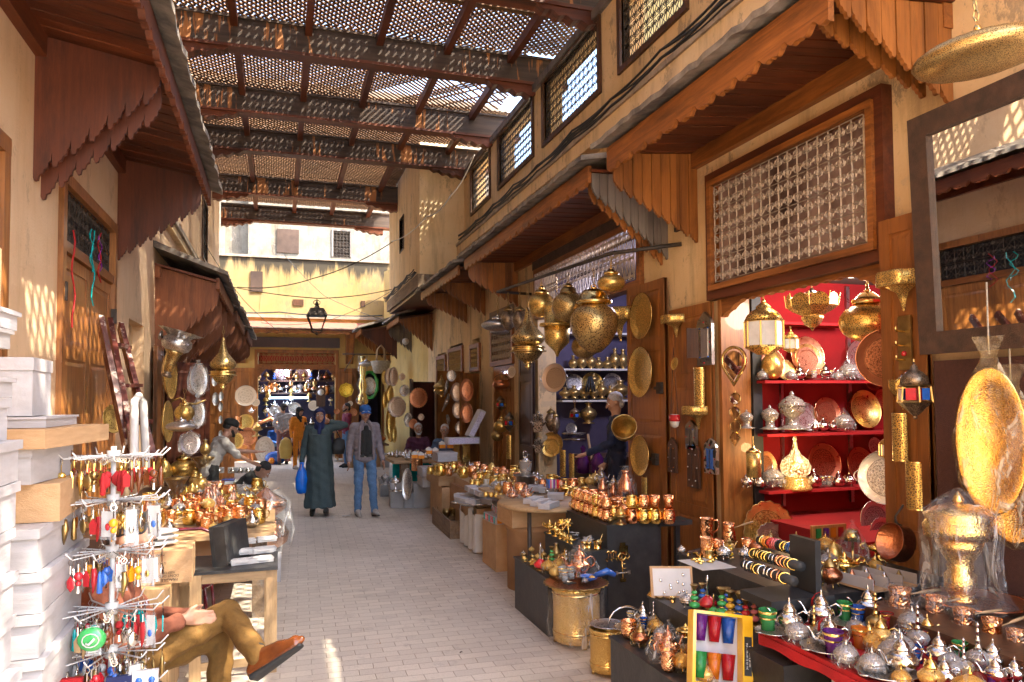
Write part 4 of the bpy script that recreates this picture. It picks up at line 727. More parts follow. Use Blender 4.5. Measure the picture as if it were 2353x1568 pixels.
p = onY(548, 1075, 11.7); person('dark haired man in padded vest crouching over the book table', (p.x+.05, p.y, -.05), PI/2-.2, dict(pelvis=(0, .15, .5), chest=(0, -.1, .72), neck=(0, -.22, .84), head=(0, -.31, .86), sl=(.17, -.14, .78), sr=(-.17, -.14, .78), el=(.22, -.25, .55), er=(-.22, -.25, .55), hl=(.05, -.5, .45), hr=(-.05, -.5, .45), pl=(.09, .15, .48), pr=(-.09, .15, .48), kl=(.16, -.25, .5), kr=(-.16, -.25, .5), al=(.14, -.1, .1), ar=(-.14, -.1, .1)), ('c_black', 'c_black', 'c_black', 'hair_black'), 'short', .012, 1.0, .2, .9, skin='skin')
o1 = V(-.76, 3.98, .04)
sm_ = person('seated man in mustard corduroy trousers and rust jacket, legs crossed, behind the key ring rack', o1, 0, dict(pelvis=(0, 0, .50), chest=(-.02, 0, .86), neck=(.04, -.02, 1.04), head=(.10, -.04, 1.15), sl=(0, .18, .97), sr=(0, -.18, .97), el=(.10, .24, .70), hl=(.34, .08, .74), er=(.08, -.25, .70), hr=(.32, -.06, .76), dl=(.8, -.4, -.1), dr=(.8, .4, -.1), thl=(0, 0, 1), thr=(0, 0, 1),
 pl=(.06, .09, .50), kl=(.48, .20, .60), al=(.47, .06, .13), tl=(.60, .0, .06), pr=(.06, -.07, .56), kr=(.52, .08, .73), ar=(.68, -.20, .585), tr=(.84, -.31, .68)), ('c_rust', 'c_corduroy', 'leather_tan', 'hair_black'), 'short', .009, 1.0, PI/2-.3, .5, torso=(.18, .115), fat=.98)
blob([('c', (.62, -.10, .635), .053, (.665, -.175, .60), .05)], 'c_black', 'sock', sm_, .009, 1)
single('stool', 'dark folding stool under the seated man in corduroy', 'stool', o1+V(0, 0, 0), {'seat': bx((-.2, -.2, .36), (.2, .2, .39), 'rubber_black'), 'leg': [MB().tube([(x, y, 0), (-x, y, .36)], .012, 'steel', 6) for x in (-.18, .18) for y in (-.18, .18)]})
# ---------------------------------------------------------------- the setting
LAMPS = []; EXPO = 3.2
def L(o): o.location = -o.parent.location; return o
def pt(mb, name, root): return L(mb.build(name, root))
g = MB(); g.add([(-70, -40, 0), (70, -40, 0), (70, 90, 0), (-70, 90, 0)], [(0, 1, 2, 3)], 'paving'); struct(g.build('ground'))
def wallx(mb, X0, X1, ys, zs, holes, m):
 """wall slab X0..X1 over ys x zs with rectangular holes (ya, yb, za, zb)"""
 Z = sorted({zs[0], zs[1], *[h[2] for h in holes], *[h[3] for h in holes]}); Z = [z for z in Z if zs[0] <= z <= zs[1]]
 for za, zb in zip(Z, Z[1:]):
  y = ys[0]
  for h in sorted(h for h in holes if h[2] <= za+1e-6 and h[3] >= zb-1e-6):
   if h[0] > y: mb.box((X0, y, za), (X1, h[0], zb), m)
   y = max(y, h[1])
  if y < ys[1]: mb.box((X0, y, za), (X1, ys[1], zb), m)
SW = Matrix(((0, 1, 0, 0), (1, 0, 0, 0), (0, 0, 1, 0), (0, 0, 0, 1)))   # local x runs along world y
def onwall(X, y0, z0, flip=1): return Matrix.Translation((X, y0, z0)) @ Matrix(((0, -1, 0, 0), (1, 0, 0, 0), (0, 0, 1, 0), (0, 0, 0, 1)))
def spiral(mb, c, r, a0, d, m, M, th, turns=1.6, n=11):
 mb.tube([(c[0]+r*(1-.75*i/n)*cos(a0+d*turns*2*PI*i/n), 0, c[1]+r*(1-.75*i/n)*sin(a0+d*turns*2*PI*i/n)) for i in range(n+1)], th, m, 4, M)
def grille(w, h, nc, nr, m, M, th=.006, star=True):
 mb = MB(); cw = w/nc; rh = h/nr
 for i in range(nc+1): mb.tube([(i*cw, 0, 0), (i*cw, 0, h)], th*.9, m, 4, M)
 for j in range(nr+1): mb.tube([(0, .006, j*rh), (w, .006, j*rh)], th*(.9 if star else .55), m, 4, M)
 r = min(cw, rh)*(.25 if star else .34)
 for i in range(nc):
  x = (i+.5)*cw
  for j in range(nr+1):
   for s in ((-1,) if j == nr else (1,) if j == 0 else (-1, 1)):
    for q in (-1, 1): spiral(mb, (x+q*r*1.02, j*rh+s*r*1.25), r, PI if q > 0 else 0, -s*q, m, M, th*.8)
  if star:
   for j in range(nr):
    z = (j+.5)*rh; k = rh*.5-r*1.6
    for q in (-1, 1): mb.tube([(x+q*cw*.34, 0, z-k), (x+q*.004, 0, z), (x+q*cw*.34, 0, z+k)], th*.8, m, 4, M)
 return mb
def leaf(w, h, rows, m, M, cols=1, th=.045, grooves=False):
 """panelled door leaf, rows = relative heights of the panels from the top"""
 mb = MB(); st = .085 if cols == 1 else .07; mb.box((0, -th*.25, 0), (w, th*.25, h), m, M)
 pw = (w-st*(cols+1))/cols
 for c in range(cols+1): mb.box((c*(pw+st), -th/2, 0), (c*(pw+st)+st, th/2, h), m, M)
 rs = .10; tot = h-rs*(len(rows)+1); z = h
 for k, q in enumerate(rows+[0]):
  for c in range(cols):
   x = st+c*(pw+st); mb.box((x, -th/2+.001, z-rs), (x+pw, th/2-.001, z), m, M)
   if k < len(rows):
    a = z-rs-tot*q/sum(rows)+.03; b = z-rs-.03
    if b-a > .04: mb.add([(x+.02, -th*.25-.001, a-.01), (x+pw-.02, -th*.25-.001, a-.01), (x+pw-.02, -th*.25-.001, b+.01), (x+.02, -th*.25-.001, b+.01),
     (x+.05, -th*.42, a+.02), (x+pw-.05, -th*.42, a+.02), (x+pw-.05, -th*.42, b-.02), (x+.05, -th*.42, b-.02)],
     [(0, 1, 5, 4), (1, 2, 6, 5), (2, 3, 7, 6), (3, 0, 4, 7), (4, 5, 6, 7)], m, False, M)
  if k < len(rows): z -= rs+tot*q/sum(rows)
 return mb
TIP = [(0, -.55), (.04, -.3), (.08, -.06), (.2, 0), (.25, .3), (.4, .36), (.5, .62), (.68, .68), (.74, .95), (.92, 1.0), (.999, .85)]
def bracket(Xo, Xw, Y, zto, ztw, zlo, zlw, n, m, th=.03, gap=0):
 """gable board of a canopy: planks whose stepped, ogee-cut feet go down from the outer edge to the wall"""
 mb = MB(); dx = (Xw-Xo)/n; h = abs(zlo-zlw)/n
 rows = []
 for k in range(n):
  zb = zlo+(zlw-zlo)*k/n
  for u, t in [((.035+u*.93) if gap else u, t) for u, t in TIP]: rows.append((Xo+dx*(k+u), zto+(ztw-zto)*(k+u)/n, zb-t*(h*1.2+.014)+.4*h))
  if gap:
   mb.strip([r if dx > 0 else r for r in rows], Y-th/2+(.004 if k % 2 else 0), Y+th/2, m); rows = []
 if rows: mb.strip(rows, Y-th/2, Y+th/2, m)
 return mb
def canopy(label, Xw, Xo, y0, y1, zw, zo, brs, style, fz=.16, roof='gutter', grp='wooden canopies over the shop fronts'):
 s = 1 if Xo < Xw else -1          # street side
 c = thing('wooden_canopy', label, 'canopy', ((Xw+Xo)/2, (y0+y1)/2, min(zw, zo)), group=grp)
 m, mx, my = style
 def ft(x): return zw+(zo-zw)*(x-Xw)/(Xo-Xw)
 b = MB(); n = max(3, int((y1-y0)/.11)); dy = (y1-y0)/n                       # soffit boards run out from the wall
 for i in range(n):
  a, e = y0+i*dy, y0+(i+1)*dy-.013; t = .004*(i % 2)
  b.add([(Xw, a, zw-t), (Xo, a, zo-t), (Xo, e, zo-t), (Xw, e, zw-t), (Xw, a, zw+.03), (Xo, a, zo+.03), (Xo, e, zo+.03), (Xw, e, zw+.03)],
              [(0, 1, 2, 3), (4, 7, 6, 5), (0, 4, 5, 1), (3, 2, 6, 7), (1, 5, 6, 2), (0, 3, 7, 4)], mx)
 pt(b, 'soffit', c)
 b = MB(); b.box((Xw, y0+.02, zw-.16), (Xw-s*.07, y1-.02, zw-.006), my); pt(b, 'wall_beam', c)
 b = MB(); nn = int((y1-y0)/.012); rows = []                                     # wavy fascia
 for i in range(nn+1):
  y = y0+(y1-y0)*i/nn; u = (y/.26) % 1; wv = abs(sin(PI*u))**.6*.055+.02*cos(4*PI*u); rows.append((y, zo+.06, zo-fz+wv))
 b.strip(rows, -.02, .02, my, onwall(Xo, 0, 0)); pt(b, 'fascia', c)
 b = MB(); nn = int((y1-y0)/.10)                                                  # roof edge, a rough mortar bed on boards
 j = [(rnd.uniform(-.012, .012), rnd.uniform(-.012, .012)) for _ in range(nn+1)]
 vs = []; fs = []
 for i in range(nn+1):
  y = y0-.12+(y1-y0+.24)*i/nn; a, q = j[i]
  vs += [(Xo-s*(.13+a), y, zo+.075+q), (Xo-s*(.13+a), y, zo+.125+q), (Xw, y, zw+.30), (Xw, y, zw+.22)]
  if i:
   o = (i-1)*4; p = i*4
   for k in range(4): fs.append((o+k, o+(k+1) % 4, p+(k+1) % 4, p+k))
 fs += [(0, 1, 2, 3), (nn*4+3, nn*4+2, nn*4+1, nn*4)]
 b.add(vs, fs, roof); pt(b, 'roof', c)
 for (Y, zlo, zlw, n, mm, xo) in brs:
  xo = Xo+s*xo; pt(bracket(xo, Xw, Y, ft(xo)-.008, zw-.008, zlo, zlw, n, mm, gap=mm not in ('wood_red', 'wood_rust')), 'bracket', c)
 return c
# ---- right hand building
XR = 3.9
RB = thing('market_building', 'ochre plastered building with grilled parapet windows, facing the pink wall', 'building', (4.1, 8, 0))
holes = [(3.95, 5.95, 0, 3.95), (7.45, 11.0, 0, 3.85), (12.25, 13.6, 0, 3.35), (14.55, 15.15, 0, 3.1), (16.0, 17.25, 0, 3.1), (17.75, 18.7, 0, 3.0),
         (6.45, 7.9, 5.8, 6.72), (8.55, 10.6, 5.8, 6.72), (11.15, 13.05, 5.8, 6.72), (13.7, 15.1, 5.8, 6.72), (1.9, 3.6, 5.8, 6.72)]  # last opening lies out of view, placed to throw a sun patch on paving
b = MB(); wallx(b, XR, XR+.3, (-1, 20), (0, 6.75), [h for h in holes], 'plaster_ochre')
b.add([(3.9, 20, 0), (3.25, 24.1, 0), (3.25, 24.1, 6.0), (3.9, 20, 6.0), (4.2, 20, 0), (4.2, 24.1, 0), (4.2, 24.1, 6.0), (4.2, 20, 6.0)],
      [(0, 1, 2, 3), (4, 7, 6, 5), (0, 3, 7, 4), (1, 5, 6, 2), (3, 2, 6, 7)], 'plaster_yellow')
pt(b, 'wall', RB)
b = MB(); b.box((XR-.06, -1, 6.75), (XR+.32, 15.8, 6.86), 'wood_grey'); pt(b, 'wall_plate', RB)
b = MB(); b.box((XR-.17, -1, 5.02), (XR-.001, 15.8, 5.20), 'plaster_tan'); b.box((XR-.20, -1, 5.20), (XR-.001, 15.8, 5.26), 'plaster_edge'); pt(b, 'cornice', RB)
b = MB()
for i, y in enumerate([5.2, 6.9, 7.6, 9.4, 11.3, 13.2, 14.6]):
 b = MB(); b.box((XR-.16, y, 4.62), (XR, y+.12, 5.0), 'plaster_yellow' if i in (0, 3, 5) else 'plaster_tan'); pt(b, 'ledge_support', RB)
for (ya, yb, za, zb) in holes[6:]:
 f = MB(); t = .07
 f.box((XR-.035, ya-t, za-t), (XR+.1, yb+t, za), 'wood_dark'); f.box((XR-.035, ya-t, zb), (XR+.1, yb+t, zb+.028), 'wood_dark')
 f.box((XR-.035, ya-t, za), (XR+.1, ya, zb), 'wood_dark'); f.box((XR-.035, yb, za), (XR+.1, yb+t, zb), 'wood_dark')
 w_ = L(f.build('window_frame', RB)); gr = grille(yb-ya, zb-za, int((yb-ya)/.145), 4, 'iron', onwall(XR+.03, ya, za), .006).build('grille', w_); gr.location = (0, 0, 0)
def frame(mb, X, ya, yb, za, zb, t, m, d=.1, out=.05, sill=True):
 mb.box((X-out, ya-t, zb), (X+d, yb+t, zb+t), m); mb.box((X-out+.002, ya-t, za), (X+d, ya, zb), m); mb.box((X-out+.002, yb, za), (X+d, yb+t, zb), m)
 if sill: mb.box((X-out, ya-t, za-t), (X+d, yb+t, za), m)
def sub(mb, name, p): o = mb.build(name, p); return o
b = MB(); frame(b, XR, 3.98, 5.92, 2.85, 3.83, .10, 'wood_red_y', out=.09); frame(b, XR+.01, 4.0, 5.9, 2.88, 3.8, .05, 'wood_door_y', out=.13)
f1 = pt(b, 'window_frame', RB); sub(grille(1.82, .88, 16, 4, 'iron_brown', onwall(XR-.09, 4.04, 2.9), .0085, False), 'grille', f1)
b = MB(); b.add([(XR-.02, 4.0, 2.88), (XR-.02, 5.9, 2.88), (XR-.02, 5.9, 3.8), (XR-.02, 4.0, 3.8)], [(0, 1, 2, 3)], 'plastic_sheet_reflection'); sub(b, 'pane', f1)
b = MB(); rows = []
for i in range(121):
 y = 3.97+1.96*i/120; e = min(y-3.97, 5.93-y); rows.append((y, 2.86, 2.70-(.13*max(0, 1-e/.32))+.018*abs(sin(y*24))))
b.strip(rows, -.03, .03, 'wood_door_y', onwall(XR+.02, 0, 0)); pt(b, 'carved_lintel', RB)
b = MB(); b.box((XR-.02, 5.90, 0), (XR+.29, 5.948, 2.84), 'wood_door'); b.box((XR+.301, 5.88, 0), (XR+.40, 6.058, 2.9), 'rubber_black'); pt(b, 'door_jamb', RB)
b = MB(); frame(b, XR, 7.5, 10.95, 3.18, 3.80, .08, 'wood_orange_y', out=.06); f2 = pt(b, 'window_frame', RB); sub(grille(3.4, .60, 28, 2, 'iron_pale', onwall(XR-.07, 7.52, 3.19), .006), 'grille', f2)
b = MB(); b.box((XR-.05, 7.4, 3.885), (XR+.02, 11.1, 4.12), 'wood_beam'); pt(b, 'lintel', RB)
b = MB(); frame(b, XR, 12.3, 13.55, 2.55, 3.15, .09, 'wood_orange_y', out=.05); b.box((XR-.03, 12.2, 3.26), (XR+.02, 13.7, 3.5), 'wood_old'); f3 = pt(b, 'window_frame', RB); sub(grille(1.25, .6, 9, 4, 'iron_pale', onwall(XR-.03, 12.3, 2.55), .006), 'grille', f3)
b = leaf(1.3, 2.45, [1, 1.6, 1.6, 1], 'wood_door', onwall(XR+.03, 12.28, 0), cols=5); pt(b, 'door', RB)
for (ya, yb, za, zb) in ((14.55, 15.15, 2.5, 2.9), (16.0, 17.25, 2.35, 2.95), (17.75, 18.65, 2.3, 2.85)):
 b = MB(); frame(b, XR, ya, yb, za, zb, .09, 'wood_orange_y', out=.05); f4 = pt(b, 'window_frame', RB); sub(grille(yb-ya, zb-za, max(5, int((yb-ya)/.1)), 4, 'iron_gold', onwall(XR-.03, ya, za), .006), 'grille', f4)
def leafat(p0, p1, h, rows, m, z0=0, root=RB, cols=1):
 d = Vector((p1[0]-p0[0], p1[1]-p0[1])); M = Matrix.Translation((p0[0], p0[1], z0)) @ Matrix.Rotation(math.atan2(d.y, d.x), 4, 'Z')
 return pt(leaf(d.length, h, rows, m, M, cols), 'door', root)
d1 = leafat((3.83, 7.68), (3.83, 6.82), 3.1, [.9, 1.3, 1.3, .8], 'wood_orange')
d2 = leafat((3.84, 6.74), (3.84, 5.98), 2.74, [.75, 1.5, .8], 'wood_orange')
d3 = leafat((3.80, 3.90), (3.80, 3.55), 3.0, [.7, 1.3, .9], 'wood_orange')
d4 = leafat((3.84, 11.75), (3.84, 11.05), 3.0, [.9, 1.4, 1.2], 'wood_dark')
for p0, p1, h, m in (((3.85, 15.75), (3.2, 15.45), 2.45, 'wood_orange'), ((3.88, 19.1), (3.25, 18.75), 2.3, 'wood_maroon'), ((3.25, 18.75), (3.05, 17.9), 2.35, 'wood_maroon'), ((3.85, 14.5), (3.3, 13.75), 2.35, 'wood_orange')):
 leafat(p0, p1, h, [.6, 1.2, 1], m)
def latch(mb, p): mb.cbox(p, (.04, .09, .12), 'iron'); mb.cbox((p[0]-.02, p[1], p[2]), (.02, .16, .03), 'iron')
for p_ in ((3.79, 7.02, 1.2), (3.79, 6.9, 1.95)): b = MB(); latch(b, p_); pt(b, 'door_latch', RB)
b = MB()
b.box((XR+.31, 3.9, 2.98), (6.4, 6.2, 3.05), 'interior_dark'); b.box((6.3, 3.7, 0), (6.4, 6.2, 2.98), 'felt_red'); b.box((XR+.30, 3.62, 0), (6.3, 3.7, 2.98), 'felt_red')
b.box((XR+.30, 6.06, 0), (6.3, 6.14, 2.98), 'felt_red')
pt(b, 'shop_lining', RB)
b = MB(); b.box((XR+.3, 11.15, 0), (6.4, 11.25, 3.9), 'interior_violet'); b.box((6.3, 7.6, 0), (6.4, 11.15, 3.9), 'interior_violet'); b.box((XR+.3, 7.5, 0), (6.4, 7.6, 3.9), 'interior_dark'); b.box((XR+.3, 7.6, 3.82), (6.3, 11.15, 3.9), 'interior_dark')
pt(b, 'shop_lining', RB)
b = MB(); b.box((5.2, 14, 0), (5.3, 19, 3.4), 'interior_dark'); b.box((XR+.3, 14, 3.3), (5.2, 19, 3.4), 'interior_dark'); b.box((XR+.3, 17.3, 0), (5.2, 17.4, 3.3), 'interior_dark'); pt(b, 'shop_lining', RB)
b = MB(); b.box((3.95, 7.62, .004), (6.3, 11.1, .12), 'wood_dark'); pt(b, 'floor_board', RB)
ST = ('wood_orange', 'wood_red_x', 'wood_orange_y')
canopy('large red timber canopy over the red lined shop, its gable beside the hanging oval lamp', XR, 2.98, 3.38, 6.35, 4.24, 4.16,
       [(3.42, 4.1, 3.6, 8, 'wood_orange', .06), (3.62, 4.08, 3.74, 7, 'wood_orange', .10), (6.3, 3.86, 3.36, 9, 'wood_orange', .02)], ST, .2)
canopy('long timber canopy over the shop with brass globe lamps, its gable weathered grey', XR, 3.0, 6.85, 12.1, 4.18, 4.15,
       [(6.88, 3.95, 3.30, 10, 'wood_grey', .03), (7.0, 3.92, 3.26, 10, 'wood_orange', .05), (12.0, 3.86, 3.42, 8, 'wood_orange', .03)], ST, .16)
canopy('short timber canopy beside the hanging electric cables under the jutting upper room', XR, 2.98, 12.5, 16.0, 4.16, 4.12,
       [(14.1, 4.0, 3.50, 9, 'wood_orange', .02), (15.6, 3.9, 3.50, 10, 'wood_orange', .03)], ST, .14)
canopy('small timber canopy over the maroon doors, below the bundle of wires', XR, 3.0, 19.3, 21.6, 4.12, 3.96,
       [(19.4, 3.86, 3.12, 9, 'wood_orange', .02), (21.4, 3.7, 3.05, 9, 'wood_grey', .02)], ST, .12)
canopy('farthest small timber canopy in the corner over the straw basket', 3.35, 2.3, 21.9, 23.8, 4.05, 3.86,
       [(22.0, 3.75, 3.05, 10, 'wood_red', .02), (23.4, 3.7, 3.0, 9, 'wood_orange', .02)], ST, .12)
J = thing('jutting_room', 'tan plastered upper room jutting over the alley with one tiny barred window', 'building', (3.3, 18, 4.4))
b = MB(); wallx(b, 2.9, 3.1, (15.8, 20.4), (4.55, 8.0), [(17.9, 18.5, 5.55, 6.35)], 'plaster_tan')
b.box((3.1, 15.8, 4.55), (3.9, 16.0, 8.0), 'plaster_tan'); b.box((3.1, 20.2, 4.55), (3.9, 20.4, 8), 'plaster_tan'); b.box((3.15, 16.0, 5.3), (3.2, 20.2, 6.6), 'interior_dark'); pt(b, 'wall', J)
b = MB(); b.box((2.84, 15.7, 4.27), (3.9, 20.5, 4.55), 'wood_old'); b.box((2.9, 15.75, 4.2), (3.89, 20.4, 4.268), 'wood_maroon'); pt(b, 'floor_beam', J)
b = MB(); frame(b, 2.9, 17.9, 18.5, 5.55, 6.35, .03, 'wood_dark', out=.02); f5 = pt(b, 'window_frame', J); sub(grille(.6, .8, 4, 6, 'iron', onwall(2.95, 17.9, 5.55), .006), 'grille', f5)
b = MB(); b.box((9, -2, 0), (9.4, 16, 7.4), 'plaster_yellow'); b.box((8.9, -2, 7.4), (9.5, 16, 7.55), 'plaster_edge'); b.box((6, 4.8, 5.53), (8, 12, 11.5), 'plaster_yellow'); o = b.build('neighbour_house_sun_block', None)  # tall block added to keep sun out of the parapet windows
tag(o, 'yellow plastered house wall seen through the parapet grilles, with added sun blocking tower', 'building')
# ---- left hand building
XL = -1.55
LB = thing('market_building', 'pink ochre building dappled with sun, with a tall panelled double door behind the white boxes', 'building', (-1.7, 8, 0))
lh = [(6.2, 7.95, 0, 3.5), (8.85, 9.8, 0, 2.75), (10.95, 13.3, 0, 3.0), (14.3, 16.6, 0, 3.0), (17.6, 19.3, 0, 2.9), (3.6, 4.9, 0, 3.4), (12.2, 13.2, 5.0, 6.2), (16.6, 17.6, 4.9, 6.1)]
b = MB(); wallx(b, XL-.3, XL, (-5, 21.2), (0, 7.9), lh, 'plaster_pink'); b.box((XL-.25, 8.85, 0), (XL-.13, 9.8, 2.75), 'plaster_tan'); pt(b, 'wall', LB)
b = MB(); b.box((XL, 9.9, 4.42), (XL+.12, 21, 4.5), 'plaster_edge'); b.box((XL, 9.9, 4.32), (XL+.08, 21, 4.42), 'plaster_tan'); pt(b, 'cornice', LB)
def lx(mb): return mb
onl = lambda X, y0, z0: Matrix.Translation((X, y0, z0)) @ Matrix(((0, 1, 0, 0), (1, 0, 0, 0), (0, 0, 1, 0), (0, 0, 0, 1)))
def lframe(mb, ya, yb, za, zb, t, m, out=.04, sill=False):
 X = XL
 mb.box((X-.1, ya-t, zb), (X+out, yb+t, zb+t), m); mb.box((X-.1, ya-t, za), (X+out-.002, ya, zb), m); mb.box((X-.1, yb, za), (X+out-.002, yb+t, zb), m)
 if sill: mb.box((X-.1, ya-t, za-t), (X+out, yb+t, za), m)
b = MB(); lframe(b, 6.22, 7.93, 0, 3.48, .09, 'wood_door'); b.box((XL-.08, 6.22, 2.98), (XL+.03, 7.93, 3.06), 'wood_door_y'); fd = pt(b, 'door_frame', LB)
g_ = grille(1.7, .42, 12, 2, 'iron', onl(XL-.02, 6.22, 3.06), .006); sub(g_, 'grille', fd)
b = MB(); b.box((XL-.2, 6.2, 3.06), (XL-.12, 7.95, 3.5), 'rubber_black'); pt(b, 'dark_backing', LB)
for k, (ya, w_) in enumerate(((6.23, .84), (7.08, .84))):
 M = onl(XL-.02, ya, 0) @ Matrix.Diagonal((1, -1, 1, 1)); dr = pt(leaf(w_, 2.97, [.62, 1.45, .62], 'wood_door', M), 'door', LB)
 for z in (.5, 1.55, 2.6): hb = MB(); hb.box((XL+.005, (6.2 if k == 0 else 7.94)-.02, z), (XL+.05, (6.2 if k == 0 else 7.94)+.02, z+.14), 'iron'); sub(hb, 'hinge', dr)
b = MB(); b.cbox((XL+.03, 7.07, 1.6), (.03, .05, .1), 'brass_old'); pt(b, 'door_lock', LB)
b = MB(); lframe(b, 3.6, 4.9, 0, 3.3, .1, 'wood_door'); b.box((XL-.1, 3.6, 0), (XL-.02, 4.9, 3.3), 'wood_door'); pt(b, 'door_frame', LB)
for (ya, yb, za, zb) in lh[6:]:
 b = MB(); lframe(b, ya, yb, za, zb, .05, 'wood_dark', .03, True); fx = pt(b, 'window_frame', LB); sub(grille(yb-ya, zb-za, 7, 7, 'iron', onl(XL-.02, ya, za), .007), 'grille', fx)
for (ya, yb, zb) in ((10.95, 13.3, 3.0), (14.3, 16.6, 3.0), (17.6, 19.3, 2.9)):
 b = MB(); lframe(b, ya, yb, 0, zb, .08, 'wood_door'); b.box((XL-.08, ya, zb-.62), (XL+.02, yb, zb-.56), 'wood_door_y'); fx = pt(b, 'door_frame', LB)
 sub(grille(yb-ya, .55, 12, 2, 'iron', onl(XL-.02, ya, zb-.56), .006), 'grille', fx)
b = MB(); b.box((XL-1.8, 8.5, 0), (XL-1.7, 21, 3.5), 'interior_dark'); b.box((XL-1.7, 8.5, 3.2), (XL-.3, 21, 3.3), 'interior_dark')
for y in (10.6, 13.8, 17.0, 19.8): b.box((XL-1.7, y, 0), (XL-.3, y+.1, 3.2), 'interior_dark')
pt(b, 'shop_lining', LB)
def leafl(p0, p1, h, rows, m): return leafat(p0, p1, h, rows, m, root=LB)
leafl((-1.5, 10.9), (-1.48, 10.2), 2.55, [1, 1], 'wood_orange'); leafl((-1.5, 11.3), (-.98, 11.75), 2.4, [.5, 1.2, .8], 'wood_red')
leafl((-1.5, 14.2), (-.95, 14.0), 2.3, [.8, .8, .8], 'wood_door'); leafl((-1.5, 16.7), (-.9, 16.9), 2.3, [.8, .8, .8], 'wood_orange')
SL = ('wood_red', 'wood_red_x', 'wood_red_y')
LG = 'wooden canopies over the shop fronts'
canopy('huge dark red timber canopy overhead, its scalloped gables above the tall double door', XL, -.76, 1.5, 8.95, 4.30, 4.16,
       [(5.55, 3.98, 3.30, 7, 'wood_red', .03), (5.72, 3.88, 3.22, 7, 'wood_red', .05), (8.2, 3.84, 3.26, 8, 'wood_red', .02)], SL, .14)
SL2 = ('wood_rust', 'wood_red_x', 'wood_rust')
canopy('sunlit rust coloured canopy with deep scalloped gable behind the silver torch lamp', XL, -.78, 10.5, 13.7, 3.62, 3.42,
       [(10.6, 3.12, 2.42, 9, 'wood_rust', .0), (11.6, 2.95, 2.4, 9, 'wood_rust', .03), (12.7, 2.9, 2.4, 9, 'wood_rust', .03)], SL2, .14)
canopy('middle canopy of the row on the dappled pink wall, above the tall brass drop lamp', XL, -.74, 14.1, 17.2, 3.6, 3.4,
       [(14.2, 3.1, 2.5, 9, 'wood_rust', .02), (15.6, 3.0, 2.5, 9, 'wood_rust', .03), (16.9, 3.0, 2.5, 9, 'wood_rust', .03)], SL2, .14)
canopy('last and smallest looking canopy of the pink wall next to the far facade', XL, -.7, 17.7, 20.8, 3.55, 3.38,
       [(17.8, 3.1, 2.5, 9, 'wood_rust', .02), (19.2, 3.0, 2.5, 9, 'wood_rust', .03), (20.6, 3.0, 2.5, 9, 'wood_rust', .03)], SL2, .14)
# ---- far facade across the end
YF = 24.2
FB = thing('far_building', 'bright yellow building with black rain stains closing the end of the alley', 'building', (1, YF, 0))
def wally(mb, y0, y1, xs, zs, holes, m):
 t = MB(); wallx(t, y0, y1, xs, zs, holes, m); mb.add([(v[1], v[0], v[2]) for v in t.v], [f[::-1] for f in t.f], m)
b = MB(); wally(b, YF, YF+.3, (-4, 4.4), (0, 4.4), [(-.62, 1.72, 0, 3.35), (2.45, 3.2, 0, 2.7)], 'plaster_yellow'); pt(b, 'wall', FB)
b = MB(); wally(b, YF+.25, YF+.6, (-6, 6), (4.4, 6.35), [], 'plaster_stained'); b.box((-6, YF+.2, 6.35), (6, YF+.7, 6.42), 'plaster_edge'); pt(b, 'upper_wall', FB)
b = MB(); b.box((-4, YF-.12, 4.42), (4.4, YF+.4, 4.52), 'plaster_edge'); b.box((-4, YF-.05, 4.32), (4.4, YF, 4.42), 'plaster_yellow'); pt(b, 'cornice', FB)
b = MB(); frame_y = lambda mb, y, xa, xb, za, zb, t, m: (mb.box((xa-t, y-.05, zb), (xb+t, y+.1, zb+t), m), mb.box((xa-t, y-.048, za), (xa, y+.1, zb), m), mb.box((xb, y-.048, za), (xb+t, y+.1, zb), m))
frame_y(b, YF, -.62, 1.72, 0, 3.33, .1, 'wood_orange'); b.box((-.62, YF-.04, 2.88), (1.72, YF+.1, 2.97), 'wood_orange_y')
fx = pt(b, 'shop_frame', FB); o = grille(2.3, .34, 15, 1, 'iron_gold', T(-.6, YF-.01, 2.98), .007); sub(o, 'grille', fx)
b = MB(); b.box((-.6, YF+.05, 2.95), (1.7, YF+.08, 3.33), 'cloth_red'); pt(b, 'red_curtain', FB)
b = MB(); b.box((-.95, YF-.06, 3.5), (1.85, YF-.001, 3.82), 'wood_maroon'); pt(b, 'sign_board', FB)
b = MB(); rows = []
for i in range(121):
 x = -.62+2.34*i/120; e = min(x+.62, 1.72-x); rows.append((x, 2.88, 2.80-.25*max(0, 1-e/.22)+.02*abs(sin(x*22))))
b.strip(rows, YF-.02, YF+.02, 'wood_orange_y'); pt(b, 'carved_lintel', FB)
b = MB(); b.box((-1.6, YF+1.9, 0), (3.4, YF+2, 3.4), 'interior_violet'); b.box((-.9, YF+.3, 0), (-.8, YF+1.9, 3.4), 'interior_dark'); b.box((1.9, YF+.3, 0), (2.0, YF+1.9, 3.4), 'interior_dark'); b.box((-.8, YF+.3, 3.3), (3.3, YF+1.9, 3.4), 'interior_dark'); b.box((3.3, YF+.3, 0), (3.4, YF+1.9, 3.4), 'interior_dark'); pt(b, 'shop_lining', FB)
for p0, p1 in (((-1.42, YF-.08), (-.72, YF-.08)), ((1.82, YF-.08), (2.38, YF-.08)), ((-2.1, YF-.08), (-1.44, YF-.08))):
 leafat(p0, p1, 2.85, [.6, .9, 1], 'wood_orange', root=FB)
b = MB(); frame_y(b, YF, 2.45, 3.2, 0, 2.7, .08, 'wood_orange'); pt(b, 'door_frame', FB)
c = thing('wooden_canopy', 'wide shallow canopy of red tiles with a wavy orange edge across the far facade', 'canopy', (1, YF-.5, 4.1), group=LG)
